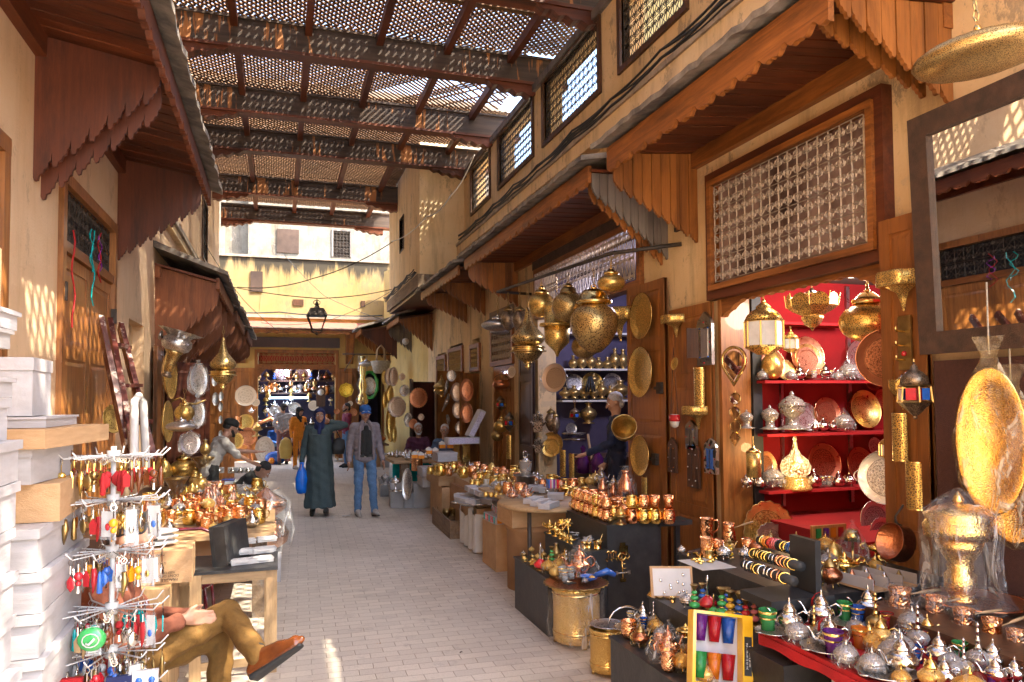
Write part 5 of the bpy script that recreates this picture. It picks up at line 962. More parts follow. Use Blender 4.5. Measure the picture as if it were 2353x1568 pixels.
b = MB(); b.add([(-1.3, YF-.75, 3.98), (3.1, YF-.75, 3.98), (3.1, YF, 4.28), (-1.3, YF, 4.28), (-1.3, YF-.75, 4.04), (3.1, YF-.75, 4.04), (3.1, YF, 4.34), (-1.3, YF, 4.34)], [(0, 1, 2, 3), (4, 7, 6, 5), (0, 4, 5, 1), (0, 3, 7, 4), (1, 5, 6, 2)], 'tile_red'); pt(b, 'roof', c)
b = MB(); b.strip([(-1.25+4.3*i/240, 3.97, 3.86+.04*abs(sin(i*.19))) for i in range(241)], YF-.75, YF-.71, 'wood_orange_y'); pt(b, 'fascia', c)
b = MB(); b.box((-1.3, YF-.82, 4.04), (3.1, YF-.76, 4.07), 'gutter'); pt(b, 'gutter', c)
for x in (-1.1, 2.15):
 b = MB(); b.strip([(YF-.66+.66*i/24, 3.97, 3.75-.75*(i/24)-.05*((i % 4)/4)) for i in range(25)], -.12, .12, 'wood_orange', onwall(x, 0, 0)); pt(b, 'bracket', c)
b = MB(); b.box((-.86, YF+.21, 5.25), (-.5, YF+.255, 5.9), 'interior_dark'); pt(b, 'arched_niche', FB)
b = MB(); b.box((.42, YF+.22, 4.86), (.74, YF+.256, 5.06), 'wood_dark'); pt(b, 'small_window', FB); b = MB(); b.box((2.55, YF+.22, 4.88), (2.68, YF+.256, 5.08), 'wood_dark'); pt(b, 'small_window', FB)
Z = thing('ruined_building', 'ruined pale stone wall with one barred window above the yellow facade', 'building', (1, 29, 0))
b = MB(); wally(b, 29, 29.5, (-9, 9), (0, 14), [(1.97, 2.6, 7.35, 8.35)], 'stone_white'); b.box((-1.1, 28.6, 4), (-.3, 29, 12), 'stone_white'); b.box((-3, 28.4, 4), (-1.9, 29, 13), 'stone_white'); b.box((-.1, 28.95, 7.4), (.7, 28.999, 8.3), 'interior_dark'); b.box((1.9, 29.5, 7.2), (2.7, 29.6, 8.5), 'interior_dark'); pt(b, 'wall', Z)
b = MB(); frame_y(b, 29, 1.97, 2.6, 7.35, 8.35, .06, 'wood_grey'); fx = pt(b, 'window_frame', Z); sub(grille(.63, 1.0, 5, 4, 'iron', T(1.97, 28.97, 7.35), .012, False), 'grille', fx)
# ---- slatted roof
b = MB(); YB = [-2.2, .6, 3.4, 6.1, 8.75, 11.1, 13.6, 15.68, 19.0, 21.8]; ZB = 6.86
XE = lambda y: 3.95 if y < 15.8 else 2.9
def beam(y):
 x1 = XE(y); o = thing('roof_beam', '', 'beam', (1.2, y, ZB), group='peeling timber beams across the alley')
 b = MB(); b.box((XL, y-.1, ZB+.045), (x1+.5, y+.1, ZB+.42), 'beam_peel'); b.box((XL, y-.13, ZB+.42), (x1+.5, y+.13, ZB+.46), 'wood_beam'); pt(b, 'timber', o)
 b = MB(); b.box((XL, y-.12, ZB), (x1+.5, y+.12, ZB+.044), 'wood_red_x'); pt(b, 'bottom_board', o)
 for s, x in ((1, XL), (-1, x1)):
  b = MB(); n = 24; b.strip([(x+s*.85*i/n, ZB-.002, ZB-.17+.15*(i/n)**1.6+.02*sin(i*1.1)) for i in range(n+1)], y-.09, y+.09, 'wood_red_x'); pt(b, 'corbel', o)
 return o
NB = ['behind the viewer', 'overhead', 'overhead', 'nearest beam, cut by the top edge of the picture', 'second beam, touching the top of the picture with its near end', 'third beam with many peeled orange patches', 'fourth beam, above the first tall parapet grille', 'fifth beam, ending over the small parapet grilles', 'sixth beam, ending on the jutting upper room', 'last beam, right over the bright far facade']
for y, nb in zip(YB, NB): beam(y)['label'] = 'dark roof beam across the alley, '+nb
RX = [-.63, .39, 1.42, 2.45, 3.48]
rt = thing('rafter_frame', 'reddish rafters and cross pieces that carry the slatted roof', 'roof frame', (1.2, 10, 7.3))
for k, (a, e) in enumerate(zip(YB, YB[1:])):
 for x in RX:
  if x > XE(e)+.1 and a > 15: continue
  b = MB(); b.box((x-.05, a+.1, ZB+.30), (x+.05, e-.1, ZB+.44), 'wood_red_y'); pt(b, 'rafter', rt)
 ym = a+(e-a)*.42; b = MB(); b.box((XL, ym-.05, ZB+.445), (XE(e)+.05, ym+.05, ZB+.55), 'wood_lattice'); pt(b, 'purlin', rt)
la = thing('slatted_roof', 'diagonal wooden lattice roof letting sun spots through', 'lattice roof', (1.2, 10, 7.4))
PIT = .084; SWD = .043
def lattice(xa, xb, ya, yb, dirn, z, skip=None):
 b = MB(); d = Vector((dirn, 1)).normalized(); nrm = Vector((-d.y, d.x)); W_ = xb-xa; H_ = yb-ya
 cx, cy = (xa+xb)/2, (ya+yb)/2; half = (abs(nrm.x)*W_+abs(nrm.y)*H_)/2; n = int(half/PIT)
 for i in range(-n, n+1):
  c = Vector((cx, cy))+nrm*(i*PIT+rnd.uniform(-.006, .006)); t0, t1 = -99, 99
  for p, q, lo, hi in ((c.x, d.x, xa, xb), (c.y, d.y, ya, yb)):
   u, v = (lo-p)/q, (hi-p)/q; t0 = max(t0, min(u, v)); t1 = min(t1, max(u, v))
  if t1-t0 < .05: continue
  if skip and skip(c+d*(t0+t1)/2, i): continue
  p0, p1 = c+d*t0, c+d*t1; s = nrm*SWD/2
  vs = [(*(p0-s), z), (*(p0+s), z), (*(p1+s), z), (*(p1-s), z), (*(p0-s), z+.014), (*(p0+s), z+.014), (*(p1+s), z+.014), (*(p1-s), z+.014)]
  b.add(vs, [(0, 3, 2, 1), (4, 5, 6, 7), (0, 1, 5, 4), (1, 2, 6, 5), (2, 3, 7, 6), (3, 0, 4, 7)], 'wood_lattice')
 return b
for k, (a, e) in enumerate(zip(YB, YB[1:])):
 x1 = XE(e) if a > 15 else 4.0; tx = x1+(.6 if x1 > 3.5 and k != 5 else 0); PIT = .12 if k < 3 else .078; SWD = .046 if k > 5 else .042  # unseen overhead bays get wider slat spacing to let more light in
 for dn, z in ((1, ZB+.555), (-1, ZB+.572)):
  sk = (lambda c, i: c.x > 2.6 and rnd.random() < .5) if k == 5 else None
  pt(lattice(XL, tx, a, e, dn, z, sk), 'lattice_panel', la)
# ---- cables
def cable(name, label, pts, r, m='rubber_black', cat='cable', sag=0, group=None):
 q = [Vector(p) for p in pts]; out = []
 for a, e in zip(q, q[1:]):
  for i in range(12): t = i/12; out.append(a.lerp(e, t)-Vector((0, 0, sag*4*t*(1-t))))
 out.append(q[-1]); o = MB().tube(out, r, m, 5).build(name); return tag(o, label, cat, group)
for k in range(5):
 pts = [(XR-.19-.02*rnd.random(), y, 5.27+.025*k+.03*sin(y*2.1+k*2)+.02*rnd.random()) for y in [1, 3, 4.2, 5.5, 6.6, 7.8, 9, 10.4, 11.6, 12.8, 14, 15.5]]
 cable('electric_cable', ['topmost black cable of the bundle along the right ledge', 'second black cable of the bundle along the right ledge', 'middle black cable of the bundle along the right ledge', 'fourth black cable of the bundle along the right ledge', 'lowest black cable of the bundle along the right ledge'][4-k], pts, .014, sag=.03, group='cables bundled along the ledge')
for k in range(4):
 pts = [(2.8-.015*k, y, 4.58+.02*k+.03*sin(y*3+k)) for y in (15.7, 16.6, 17.5, 18.5, 19.5, 20.5)]
 cable('electric_cable', ['lowest', 'second', 'third', 'topmost'][k]+' cable of the bundle under the jutting upper room', pts, .014, sag=.03, group='cables under the jutting room')
cable('white_wire', 'white wire looping down from the parapet past the jutting room', [onX(1090, 355, 3.7), onY(1035, 450, 14.5), onY(980, 498, 15.2), onY(900, 555, 18)], .012, 'plastic_white', 'wire', .1)
cable('overhead_wire', 'dark wire swinging from the jutting room down to the pink wall', [onY(902, 556, 18), onY(720, 640, 18.5), onY(545, 660, 18)], .012, sag=.1, cat='wire')
cable('overhead_wire', 'wire stretched flat above the street lantern', [onX(500, 652, XL), onY(728, 686, 16), onY(900, 665, 19)], .010, sag=.05, cat='wire')
cable('overhead_wire', 'thin wire rising from the far canopy to the jutting room', [onY(600, 742, 23.3), onY(760, 735, 23), onY(945, 640, 19)], .008, sag=.1, cat='wire')
cable('overhead_wire', 'thin slanting wire over the stained yellow wall', [onY(650, 582, 24), onY(745, 680, 23), onY(880, 735, 23)], .008, sag=.05, cat='wire')
cable('overhead_wire', 'thin wire slanting down across the pink wall corner', [onX(470, 560, XL), onY(560, 690, 20), onY(640, 760, 23.3)], .008, sag=.05, cat='wire')
cable('overhead_wire', 'black bundle of wire lying on the far cornice', [(-1.6, YF-.1, 4.56), (0, YF-.1, 4.6), (1.5, YF-.1, 4.55), (3.2, YF-.1, 4.58)], .022, sag=.03, cat='wire')
b = MB()                                                                           # street lantern
p = onY(728, 765, 16); q = onY(728, 688, 16); h = q.z-p.z
o = thing('street_lantern', 'old four sided street lantern hanging from wires over the walkers', 'lantern', p)
for i in range(4):
 a = PI/4+i*PI/2; b.tube([(cos(a)*.13, sin(a)*.13, h*.08), (cos(a)*.27, sin(a)*.27, h*.50)], .012, 'iron', 4)
b.lathe([(.13, h*.06), (.14, h*.08), (.13, h*.09)], 'iron', 4, T(0, 0, 0, PI/4)); b.lathe([(.275, h*.49), (.29, h*.5), (.275, h*.52)], 'iron', 4, T(0, 0, 0, PI/4), flat=True); b.build('cage', o)
b = MB(); b.lathe([(.30, h*.51), (.19, h*.72), (.08, h*.74), (.07, h*.78), (.04, h*.84), (.05, h*.87), (.02, h*.93), (.015, h*1.0)], 'iron', 4, T(0, 0, 0, PI/4), flat=True)
b.tube([(cos(t*.5)*.07, 0, h*.9+sin(t*.5)*.05) for t in range(13)], .008, 'iron', 4); b.build('hood', o)
b = MB(); b.tube([(.12, 0, h*.08), (.07, 0, h*.0), (0, 0, -.02), (-.07, 0, 0), (-.12, 0, h*.08)], .012, 'iron', 5); b.lathe([(.02, -.05), (.03, -.02), (.015, .02)], 'iron', 8); b.build('cradle', o)
b = MB(); b.box((4.21, -1, 5.42), (8.9, 15.7, 5.52), 'plaster_tan'); b.box((4.21, -1.1, 0), (8.9, -1.0, 5.4), 'plaster_tan'); b.box((8.8, -1, 0), (8.9, 24, 5.4), 'plaster_tan'); b.box((4.21, 15.75, 5.42), (8.9, 24.1, 5.52), 'plaster_tan'); pt(b, 'terrace', RB)
b = MB(); b.box((XL-4, -5, 7.9), (XL, 21.2, 8.0), 'plaster_tan'); b.box((XL-4, -5, 0), (XL-3.9, 21.2, 7.9), 'plaster_tan'); b.box((XL-4, -5.1, 0), (XL, -5, 7.9), 'plaster_tan'); b.box((XL-3.9, 21.1, 0), (XL-.3, 21.2, 7.9), 'plaster_tan'); pt(b, 'terrace', LB)
# ---------------------------------------------------------------- right hand side: stands and wares
def stand(label, x0, x1, y0, y1, h, name='black_stand', m='black_paint', cat='display stand'):
 o = thing(name, label, cat, ((x0+x1)/2, (y0+y1)/2, 0)); dx, dy = (x1-x0)/2, (y1-y0)/2
 bx((-dx+.004, -dy+.004, 0), (dx-.004, dy-.004, h-.014), m).build('body', o); bx((-dx-.006, -dy-.006, h-.014), (dx+.006, dy+.006, h), m).build('top', o); return o
GA, GB_, GR = 'brass and copper wares on the far black steps', 'wares on the near black steps', 'tea things on the red table'
stand('lowest step of the far black stand, with gold topped pots', 2.0, 2.285, 5.46, 6.32, .45)
stand('middle step of the far black stand, with genie lamps and mortars', 2.29, 2.485, 5.40, 6.32, .65)
stand('tall black box piled with copper mugs, brass key holder on its front', 2.49, 2.95, 5.42, 6.32, .84)
o = thing('shelf_board', 'thin black board jutting from the mug stand towards the door', 'shelf', (3.1, 5.5, .80)); bx((-.14, -.08, .0), (.16, .12, .04), 'black_paint').build('board', o); bx((-.1, .05, -.8), (-.06, .09, 0), 'black_paint').build('leg', o); bx((.08, .05, -.8), (.12, .09, 0), 'black_paint').build('leg', o)
stand('lowest step of the near black stand, with the pink copper teapot', 1.865, 2.20, 2.7, 4.04, .45)
stand('middle step of the near black stand, with coloured candlesticks', 2.205, 2.60, 2.9, 4.2, .62)
stand('top step of the near black stand, with bracelet rolls', 2.605, 3.70, 3.32, 4.52, .79)
view(2000, 1700, 2.613); Z3_, Z2_, Z1_ = ('Z', .84), ('Z', .65), ('Z', .45)
mk_ = ['mug_copper', 'mug_copper', 'mug_gold', 'mug_copper', 'mug_pink', 'mug_gold', 'mug_copper', 'mug_copper']
for k in range(8):
 y = 5.56+k*.098
 for lv in range(2):
  put(mk_[(k+lv*3) % 8], (2.555+.006*(k % 2), y, .84+lv*.101), .098, PI+rnd.uniform(-.5, .3), f'{["lower", "upper"][lv]} mug, {ORD[k]} from the front in the edge row of the tall black box', 'mugs stacked two high on the tall black box')
 if k > 1:
  for lv in range(2 if k % 2 else 1): put(mk_[(k+lv+2) % 8], (2.67, y+.03, .84+lv*.101), .098, PI+rnd.uniform(-.8, .8), f'{["lower", "upper"][lv]} mug, {ORD[k-2]} from the front in the inner row of the tall black box', 'mugs stacked two high on the tall black box')
for i, (x, a, e) in enumerate(((1380, 'mug_pink', 'mug_gold'), (1507, 'mug_gold', 'mug_copper'), (1622, 'mug_gold', 'cup_plain'), (1765, 'mug_copper', 'cup_plain'))):
 p = pos(x, 1033, Z3_); w_ = ['left end', 'second place', 'third place', 'plank end'][i]
 put(a, p, .118, 2.2, f'lower mug at the {w_} of the front row over the coach shaped key holder', 'mugs in the front row of the black box')
 put(e, p+V(0, 0, .121), .105, 2.4, f'upper cup at the {w_} of the front row over the coach shaped key holder', 'mugs in the front row of the black box')
at('burner', 1262, 1040, 185, Z3_, 'dull brass incense burner with pierced cap among the copper mugs'); at('small_bowl', 1152, 1030, 60, Z3_, 'small dull brass cup at the corner of the black box', rot=(0, 0, 0))
at('cup_plain', 1230, 900, 150, Z3_, 'tall copper tumbler behind the brass burner'); at('flask', 1185, 770, 175, Z3_, 'smooth pink copper canister in film behind the mugs'); at('flask', 1320, 800, 360, Z3_, 'tall copper bottle twisted up in clear film, highest on the mug stand'); at('flask', 1075, 740, 200, Z3_, 'cone shaped copper bottle in film left of the smooth canister')
at('teapot_silver', 1068, 640, 190, Z3_, 'tallest silver teapot at the back of the mug stand'); at('teapot_silver', 1190, 690, 165, Z3_, 'broad silver teapot with brass knob behind the wrapped canister')
at('bowl_brass', 940, 640, 130, Z3_, 'brass lidded pot behind the mugs, left of the silver teapots'); at('mug_brass', 850, 640, 90, Z3_, 'pierced brass cup behind the tall copper mug'); at('mug_copper', 760, 700, 140, Z3_, 'tall hammered copper mug at the back left of the mug stack'); at('bowl_brass', 1000, 620, 150, Z3_, 'brass pot with conical lid behind the mugs')
at('glass_clear', 1310, 860, 60, Z3_, 'clear glass next to the wrapped bottle')
for i, (x, y, h) in enumerate(((520, 1135, 150), (580, 1163, 150), (628, 1190, 110), (672, 1205, 90), (705, 1228, 90), (742, 1242, 90))):
 at('aladdin', x, y, h, Z2_, f'{ORD[i]} gold genie lamp from the far end of the middle black step', 'gold genie lamps in a row', rz=-1.2)
at('palm', 652, 1180, 200, Z2_, 'flat brass palm tree figure, the farther one'); at('palm', 712, 1200, 220, Z2_, 'flat brass palm tree figure, the nearer one')
for i, (x, y, h) in enumerate(((880, 1295, 115), (928, 1290, 100), (1022, 1300, 150))): at('mortar', x, y, h, Z2_, ['small brass mortar at the near edge of the middle step', 'brass mortar between two others', 'largest brass mortar with its pestle, nearest to the black box'][i], 'brass mortars with pestles')
p0 = pos(845, 1110, Z2_); b = MB(); b.box((-.008, -.14, 0), (.008, .14, .22), 'rubber_black'); e_ = []
o = thing('earring_display', 'black board hung with silver earrings on the middle step', 'jewellery display', p0, .25); b.build('board', o)
for i in range(26):
 y, z = rnd.uniform(-.12, .12), rnd.uniform(.03, .19); b = MB(); b.tube([(-.012, y, z+.02), (-.02, y, z), (-.014, y, z-.015)], [.002, .005, .003], rnd.choice(['silver', 'silver', 'gold_shiny', 'enamel_teal', 'enamel_red']), 4); b.build('earring', o)
b = MB()
for i in range(12): b.cbox((rnd.uniform(-.07, .05), rnd.uniform(-.13, .1), .006+.004*i), (.05, .03, .002), rnd.choice(['paper', 'silver', 'paper']), T(0, 0, 0, i*.5));
tag(b.build('earring_cards', None, pos(800, 1190, Z2_)), 'heap of carded earrings before the black earring board', 'jewellery')
for i, (x, y) in enumerate(((900, 1235), (975, 1225))): put('open_box', pos(x, y, Z2_)+V(.02, 0, .01), (.09, .13, .03), -.4, rot=(0, -.5, -.4), label=['open white gift box tilted behind the mortars, the farther one', 'open white gift box tilted behind the mortars, the nearer one'][i])
single('beaded_clutch', 'brown beaded clutch lying on the white gift boxes', 'purse', pos(985, 1130, Z2_)+V(.03, .02, .04), {'body': MB().ball((0, 0, 0), .06, 'wood_dark', 12, (1, .6, .35)), 'bead_row': [MB().ball((.045*cos(a), .03*sin(a), .02), .012, 'plastic_white', 6) for a in (0, 1, 2, 3)]})
for i, (x, y, h, k, l) in enumerate(((245, 1385, 80, 'bowl_plain', 'silver oval tin at the far corner of the lowest step'), (330, 1330, 70, 'bowl_brass', 'gold lidded tin behind the silver tin'), (440, 1345, 70, 'bowl_plain', 'fluted silver mould behind the gold tins'), (395, 1410, 80, 'bowl_brass', 'gold lidded tin in front of the fluted mould'),
 (262, 1430, 60, 'aladdin', 'small gold figure lamp, farthest on the lowest step'), (322, 1460, 60, 'aladdin', 'small gold figure lamp, second on the lowest step'), (370, 1490, 60, 'aladdin', 'small gold figure lamp beside the red glass bottle'))):
 at(k, x, y, h, Z1_, l, 'small wares on the lowest far step')
at('bottle_red', 425, 1520, 285, Z1_, 'slender brass bottle with a ruby glass bulb'); at('candle_green', 540, 1450, 180, Z1_, 'tall dark green brass candlestick behind the wrapped domes'); at('vase_silver', 590, 1430, 200, Z1_, 'slim vase with long neck in film between wrapped domes')
at('bowl_gold', 505, 1545, 170, Z1_, 'wrapped gold dome box left of the round brass jar'); at('bowl_gold', 612, 1530, 170, Z1_, 'wrapped gold dome box behind the round brass jar'); at('bowl_gold', 680, 1480, 190, Z1_, 'largest wrapped gold dome on the lowest step')
at('bowl_brass', 575, 1600, 150, Z1_, 'plain round brass jar at the near edge of the lowest step'); at('longneck', 692, 1570, 260, Z1_, 'silver long necked bottle beside the pierced egg'); at('egg_box', 800, 1575, 185, Z1_, 'pierced brass egg on the lowest step')
at('candle_white', 650, 1500, 130, Z1_, 'small pale candlestick between wrapped domes')
view(2300, 2080, 1.379)
pb = onZ(1325, 1478, 0); sb = .44
put('bucket', pb, sb, 0, 'large embossed brass planter wrapped in clear film, carrying a copper tray')
o = bpy.context.scene.objects[-1]
single('wrapping_film', 'clear film loosely round the embossed brass planter', 'plastic film', pb, {'sheet': MB().lathe([(.205, .02), (.225, .12), (.215, .3), (.22, .42)], 'wrap', 22, lobes=7, la=.03, cap=False)})
zt = .47; put('plate_flower', pb+V(0, 0, zt-.03), .24, 0, 'flat copper tray with wavy rim lying on the embossed brass planter')
for i, (dx, dy, k, h, l) in enumerate(((-.08, .08, 'glass_clear', .09, 'clear tea glass at the back of the copper tray'), (-.02, .05, 'glass_clear', .09, 'clear tea glass in the middle of the copper tray'), (-.09, -.0, 'glass_clear', .08, 'clear tea glass at the outer side of the copper tray'), (.08, .12, 'teapot_copper_film', .24, 'large copper teapot wrapped in pointed film on the copper tray'),
 (.03, -.10, 'bowl_silver', .05, 'small white and gold box on the near side of the copper tray'), (.11, -.05, 'bowl_brass', .05, 'small gold box beside the blue patterned ladle'))):
 put(k, pb+V(dx, dy, zt), h, rnd.random()*6, l)
single('pottery_ladle', 'blue and white patterned ladle sticking out of the copper tray', 'ladle', pb+V(.1, -.02, zt+.03), {'bowl': MB().lathe(ell(.07, .04, 0, -90, 0, 5), 'enamel_blue', 14, cap=False), 'handle': MB().tube([(.05, 0, 0), (.14, -.02, .03), (.2, -.04, .0)], [.02, .03, .02], 'enamel_blue', 6)})
single('key_card', 'black and white trinket card with ring lying on the copper tray', 'trinket', pb+V(-.1, -.12, zt+.012), {'card': bx((-.04, -.03, 0), (.04, .03, .006), 'rubber_black'), 'ring': MB().tube([(.02*cos(t), .02*sin(t), .01) for t in range(6)], .002, 'silver', 4, closed=True)}, .4)
p = onZ(1398, 1545, 0); put('bucket', p, .30, .5, 'smaller brass planter cut by the lower picture edge, holding a blue patterned dish'); put('plate_silver', p+V(0, 0, .31), .12, 0, 'blue patterned dish in film on the smaller brass planter')
view(2300, 2080, 1.379); s1 = depth(onY(*vp(235, 180), 5.4))/FP*VW[2]
def kh(x, y): p = pos(x, y, ('Y', 5.405)); return p
pk = kh(235, 190); o = thing('coach_key_rack', 'cast brass rack shaped like a horse drawn coach', 'key rack', pk)
u = s1; b = MB(); b.box((10*u, -.008, -5*u), (60*u, .0, 45*u), 'brass_ham'); b.box((15*u, -.010, 45*u), (45*u, 0, 62*u), 'brass_ham'); b.build('coach', o)
for x in (12, 58): MB().tube([((x+13*cos(t))*u, -.006, (-12+13*sin(t))*u) for t in [i*PI/5 for i in range(10)]], 2.4*u, 'brass', 4, closed=True).build('wheel', o)
for x in (-60, -30): MB().tube([((x-12)*u, -.006, 12*u), ((x)*u, -.006, 22*u), ((x+16)*u, -.006, 12*u), ((x+24)*u, -.006, 14*u)], [3*u, 6*u, 7*u, 3*u], 'brass_ham', 6).tube([((x+4)*u, -.006, 10*u), (x*u, -.006, -20*u)], 2*u, 'brass', 4).tube([((x+18)*u, -.006, 10*u), ((x+20)*u, -.006, -20*u)], 2*u, 'brass', 4).build('horse', o)
MB().box((-75*u, -.006, -24*u), (62*u, 0, -20*u), 'brass_ham').build('base_bar', o)
for x in (-70, -40, -10, 25, 58): MB().tube([(x*u, -.006, -24*u), (x*u, -.02, -34*u), (x*u, -.03, -30*u)], 2*u, 'brass', 4).build('hook', o)
pk = kh(258, 262); o = thing('key_shaped_rack', 'big rough brass key with pegs hanging under the coach rack', 'key rack', pk)
MB().tube([(22*u*cos(t), -.006, (60+22*sin(t)*.9)*u) for t in [i*PI/6 for i in range(12)]], 5*u, 'brass_ham', 5, closed=True).build('bow', o)
MB().tube([(0, -.006, 38*u), (4*u, -.006, -60*u)], [5*u, 4*u], 'brass_ham', 6).box((-12*u, -.012, -78*u), (22*u, 0, -60*u), 'brass_ham').build('shank', o)
for z in (20, -5, -30): MB().tube([(2*u, -.006, z*u), (20*u, -.02, (z+2)*u)], 3*u, 'brass', 5).build('peg', o)
single('chrome_handle', 'small chrome handle on the black box behind the big key', 'handle', kh(262, 290), {'bar': MB().tube([(-38*u, -.012, 0), (38*u, -.012, 0)], 4*u, 'steel', 6), 'mount': [bx((q*38*u-7*u, -.012, -10*u), (q*38*u+7*u, 0, 10*u), 'steel') for q in (-1, 1)]})
ZA, ZB_, ZC = ('Z', .45), ('Z', .62), ('Z', .79)
plate('tray_handles', 300, 600, 84, ('Z', .47), 'silver tray with glasses at the far end of the lowest near step', face='Z')
for i, (x, y, h, k, l) in enumerate(((276, 618, 60, 'glass_orange', 'orange flowered tea glass, left on the silver tray'), (322, 622, 55, 'glass_orange', 'orange flowered tea glass, right on the silver tray'), (308, 565, 60, 'glass_clear', 'clear tea glass at the back of the silver tray'), (378, 600, 60, 'glass_blue', 'blue tea glass beside the pointed film'), (375, 580, 130, 'teapot_silver', 'silver teapot under pointed film on the handled tray'),
     (360, 695, 130, 'teapot_old', 'small carved copper teapot with brass feet'), (515, 775, 195, 'teapot_copper_film', 'big pink copper teapot loosely wrapped in film'), (590, 830, 125, 'bowl_gold', 'wrapped gold and silver dome pot next to the pink teapot'), (630, 760, 100, 'bowl_gold', 'wrapped dome standing behind the gold and silver one'), (715, 905, 140, 'bowl_gold', 'wrapped gold teapot bulging at the lower picture edge'))):
 at(k, x, y, h, ZA, l, GB_)
b = MB(); b.tube([(.11*cos(t), 0, .09*sin(t)) for t in [i*PI/8 for i in range(9)]], .006, 'silver', 5); tag(b.build('basket_handle', None, pos(278, 560, ('Z', .49))), 'curved silver carrying handle over the glass tray', 'handle')
for i, (x, y, h, k, l) in enumerate(((435, 590, 140, 'longneck', 'slim silver long necked bottle behind the copper teapots'), (470, 585, 165, 'candle_green', 'tallest green candlestick behind the copper teapots'), (525, 590, 160, 'candle_white', 'pale pink and silver candlestick behind the big pink teapot'), (556, 600, 70, 'bottle_red', 'small gold and red peacock lamp behind the film'))): at(k, x, y, h, ZA, l)
at('aladdin', 610, 640, 70, ('Z', .55), 'long gold peacock shaped genie lamp behind the pink teapot', sxy=1.9)
at('bell', 445, 415, 112, ZB_, 'brass hand bell at the far end of the middle step', rz=0)
for i, (x, y, h, k, l) in enumerate(((618, 484, 100, 'bowl_plain', 'silver lidded bowl beside the earring case'), (540, 455, 50, 'mortar', 'steel mortar at the foot of the earring case'), (660, 505, 148, 'candle_green', 'green candlestick left of the red bottle'), (705, 490, 140, 'candle_blue', 'sky blue candlestick behind the green one'),
     (733, 500, 195, 'bottle_red', 'red enamelled bottle with tall silver stopper'), (766, 530, 122, 'bottle_green', 'low green enamelled bottle before the green candlestick'), (812, 550, 175, 'candle_green', 'large green candlestick right of the green bottle'), (838, 520, 145, 'candle_blue', 'violet blue candlestick half hidden behind the large green one'), (858, 560, 168, 'candle_yellow', 'mustard yellow three bead candlestick'), (910, 578, 180, 'candle_blue', 'blue peacock feather candlestick'), (943, 592, 155, 'candle_red', 'dark red candlestick between blue and pink'), (988, 580, 142, 'candle_pink', 'pink candlestick, last of the coloured row'), (735, 505, 90, 'longneck_brass', 'tiny brown bottle before the red one'))): at(k, x, y, h, ZB_, l, 'coloured enamel candlesticks in a row')
o = thing('earring_case', 'open cream jewellery case showing rows of earrings', 'jewellery case', pos(540, 430, ZB_), -.25, rot=(-.35, 0, -.35)); bx((-.13, 0, 0), (.13, .02, .19), 'carton').build('frame', o); bx((-.115, -.003, .012), (.115, 0, .175), 'paper').build('lining', o)
for i in range(9): MB().ball((rnd.uniform(-.08, .09), -.01, rnd.uniform(.03, .14)), .009, 'silver', 6, (1, .4, 1.2)).build('earring', o)
o = thing('tea_glass_box', 'yellow gift box holding six coloured tea glasses, leaning upright', 'gift box', pos(770, 915, ('Z', .45)), 0, rot=(-.28, .17, -.12)); k_ = .33
w_, h_ = .25, .34
bx((-w_/2, .01, 0), (w_/2, .02, h_), 'card_white').build('tray', o)
b = MB(); b.box((-w_/2-.012, -.04, 0), (-w_/2+.005, .02, h_), 'enamel_yellow'); b.box((-w_/2, -.04, h_-.014), (w_/2, .02, h_), 'enamel_yellow'); b.box((-w_/2, -.04, 0), (w_/2, .02, .014), 'enamel_yellow'); b.box((w_/2, -.045, 0), (w_/2+.055, .02, h_), 'enamel_yellow'); b.build('frame', o)
bx((w_/2+.008, -.048, .06), (w_/2+.047, -.0455, .24), 'rubber_black').build('label_panel', o)
for i, c_ in enumerate(('violet', 'red', 'blue', 'green', 'orange', 'red')):
 MB().lathe([(.024, 0), (.036, .12), (.033, .12), (.022, .01)], 'glass_'+c_, 14, T(-.085+.075*(i % 3), -.01, .20 if i < 3 else .03)).build('glass', o)
def text(s, size, parent, loc, rot, m, name='lettering', ext=.0008):
 c = bpy.data.curves.new(name, 'FONT'); c.body = s; c.size = size; c.align_x = 'CENTER'; c.align_y = 'CENTER'; c.extrude = ext
 t = bpy.data.objects.new(name, c)
 me = bpy.data.meshes.new_from_object(t); bpy.data.objects.remove(t); me.materials.append(MT[m])
 o = bpy.data.objects.new(name, me); COL.objects.link(o); o.parent = parent; o.location = loc; o.rotation_euler = rot; return o
text('jeu de 6 verres à thé\nset of 6 tea cups', .0145, o, (w_/2+.0275, -.049, .15), (PI/2, -PI/2, 0), 'plastic_white')
for i, (x, y, h, k, l) in enumerate(((725, 205, 110, 'pitcher', 'plain brass base pot under the hammered copper pitcher'), (725, 100, 112, 'pitcher', 'tall hammered copper pitcher standing on another pot'), (850, 115, 100, 'coffee_pot', 'silver coffee pot with wooden handle'), (855, 210, 95, 'candle_yellow', 'copper stand under the silver coffee pot'), (785, 195, 85, 'cup_plain', 'dull copper cup behind the silver mortar'), (742, 215, 85, 'mortar', 'steel mortar and pestle beside the copper pitcher'), (820, 218, 98, 'bowl_plain', 'engraved silver sugar bowl left of the brass vase'), (935, 218, 85, 'bowl_plain', 'engraved silver sugar bowl right of the brass vase'), (955, 190, 85, 'cup_plain', 'brass vase with flared mouth'), (587, 185, 52, 'bowl_plain', 'small silver lidded bowl at the end of the top step'))): at(k, x, y, h, ZC, l, rz=2.6 if k == 'pitcher' else None)
b = MB()
for x, y in ((612, 148), (650, 128), (690, 125)): pass
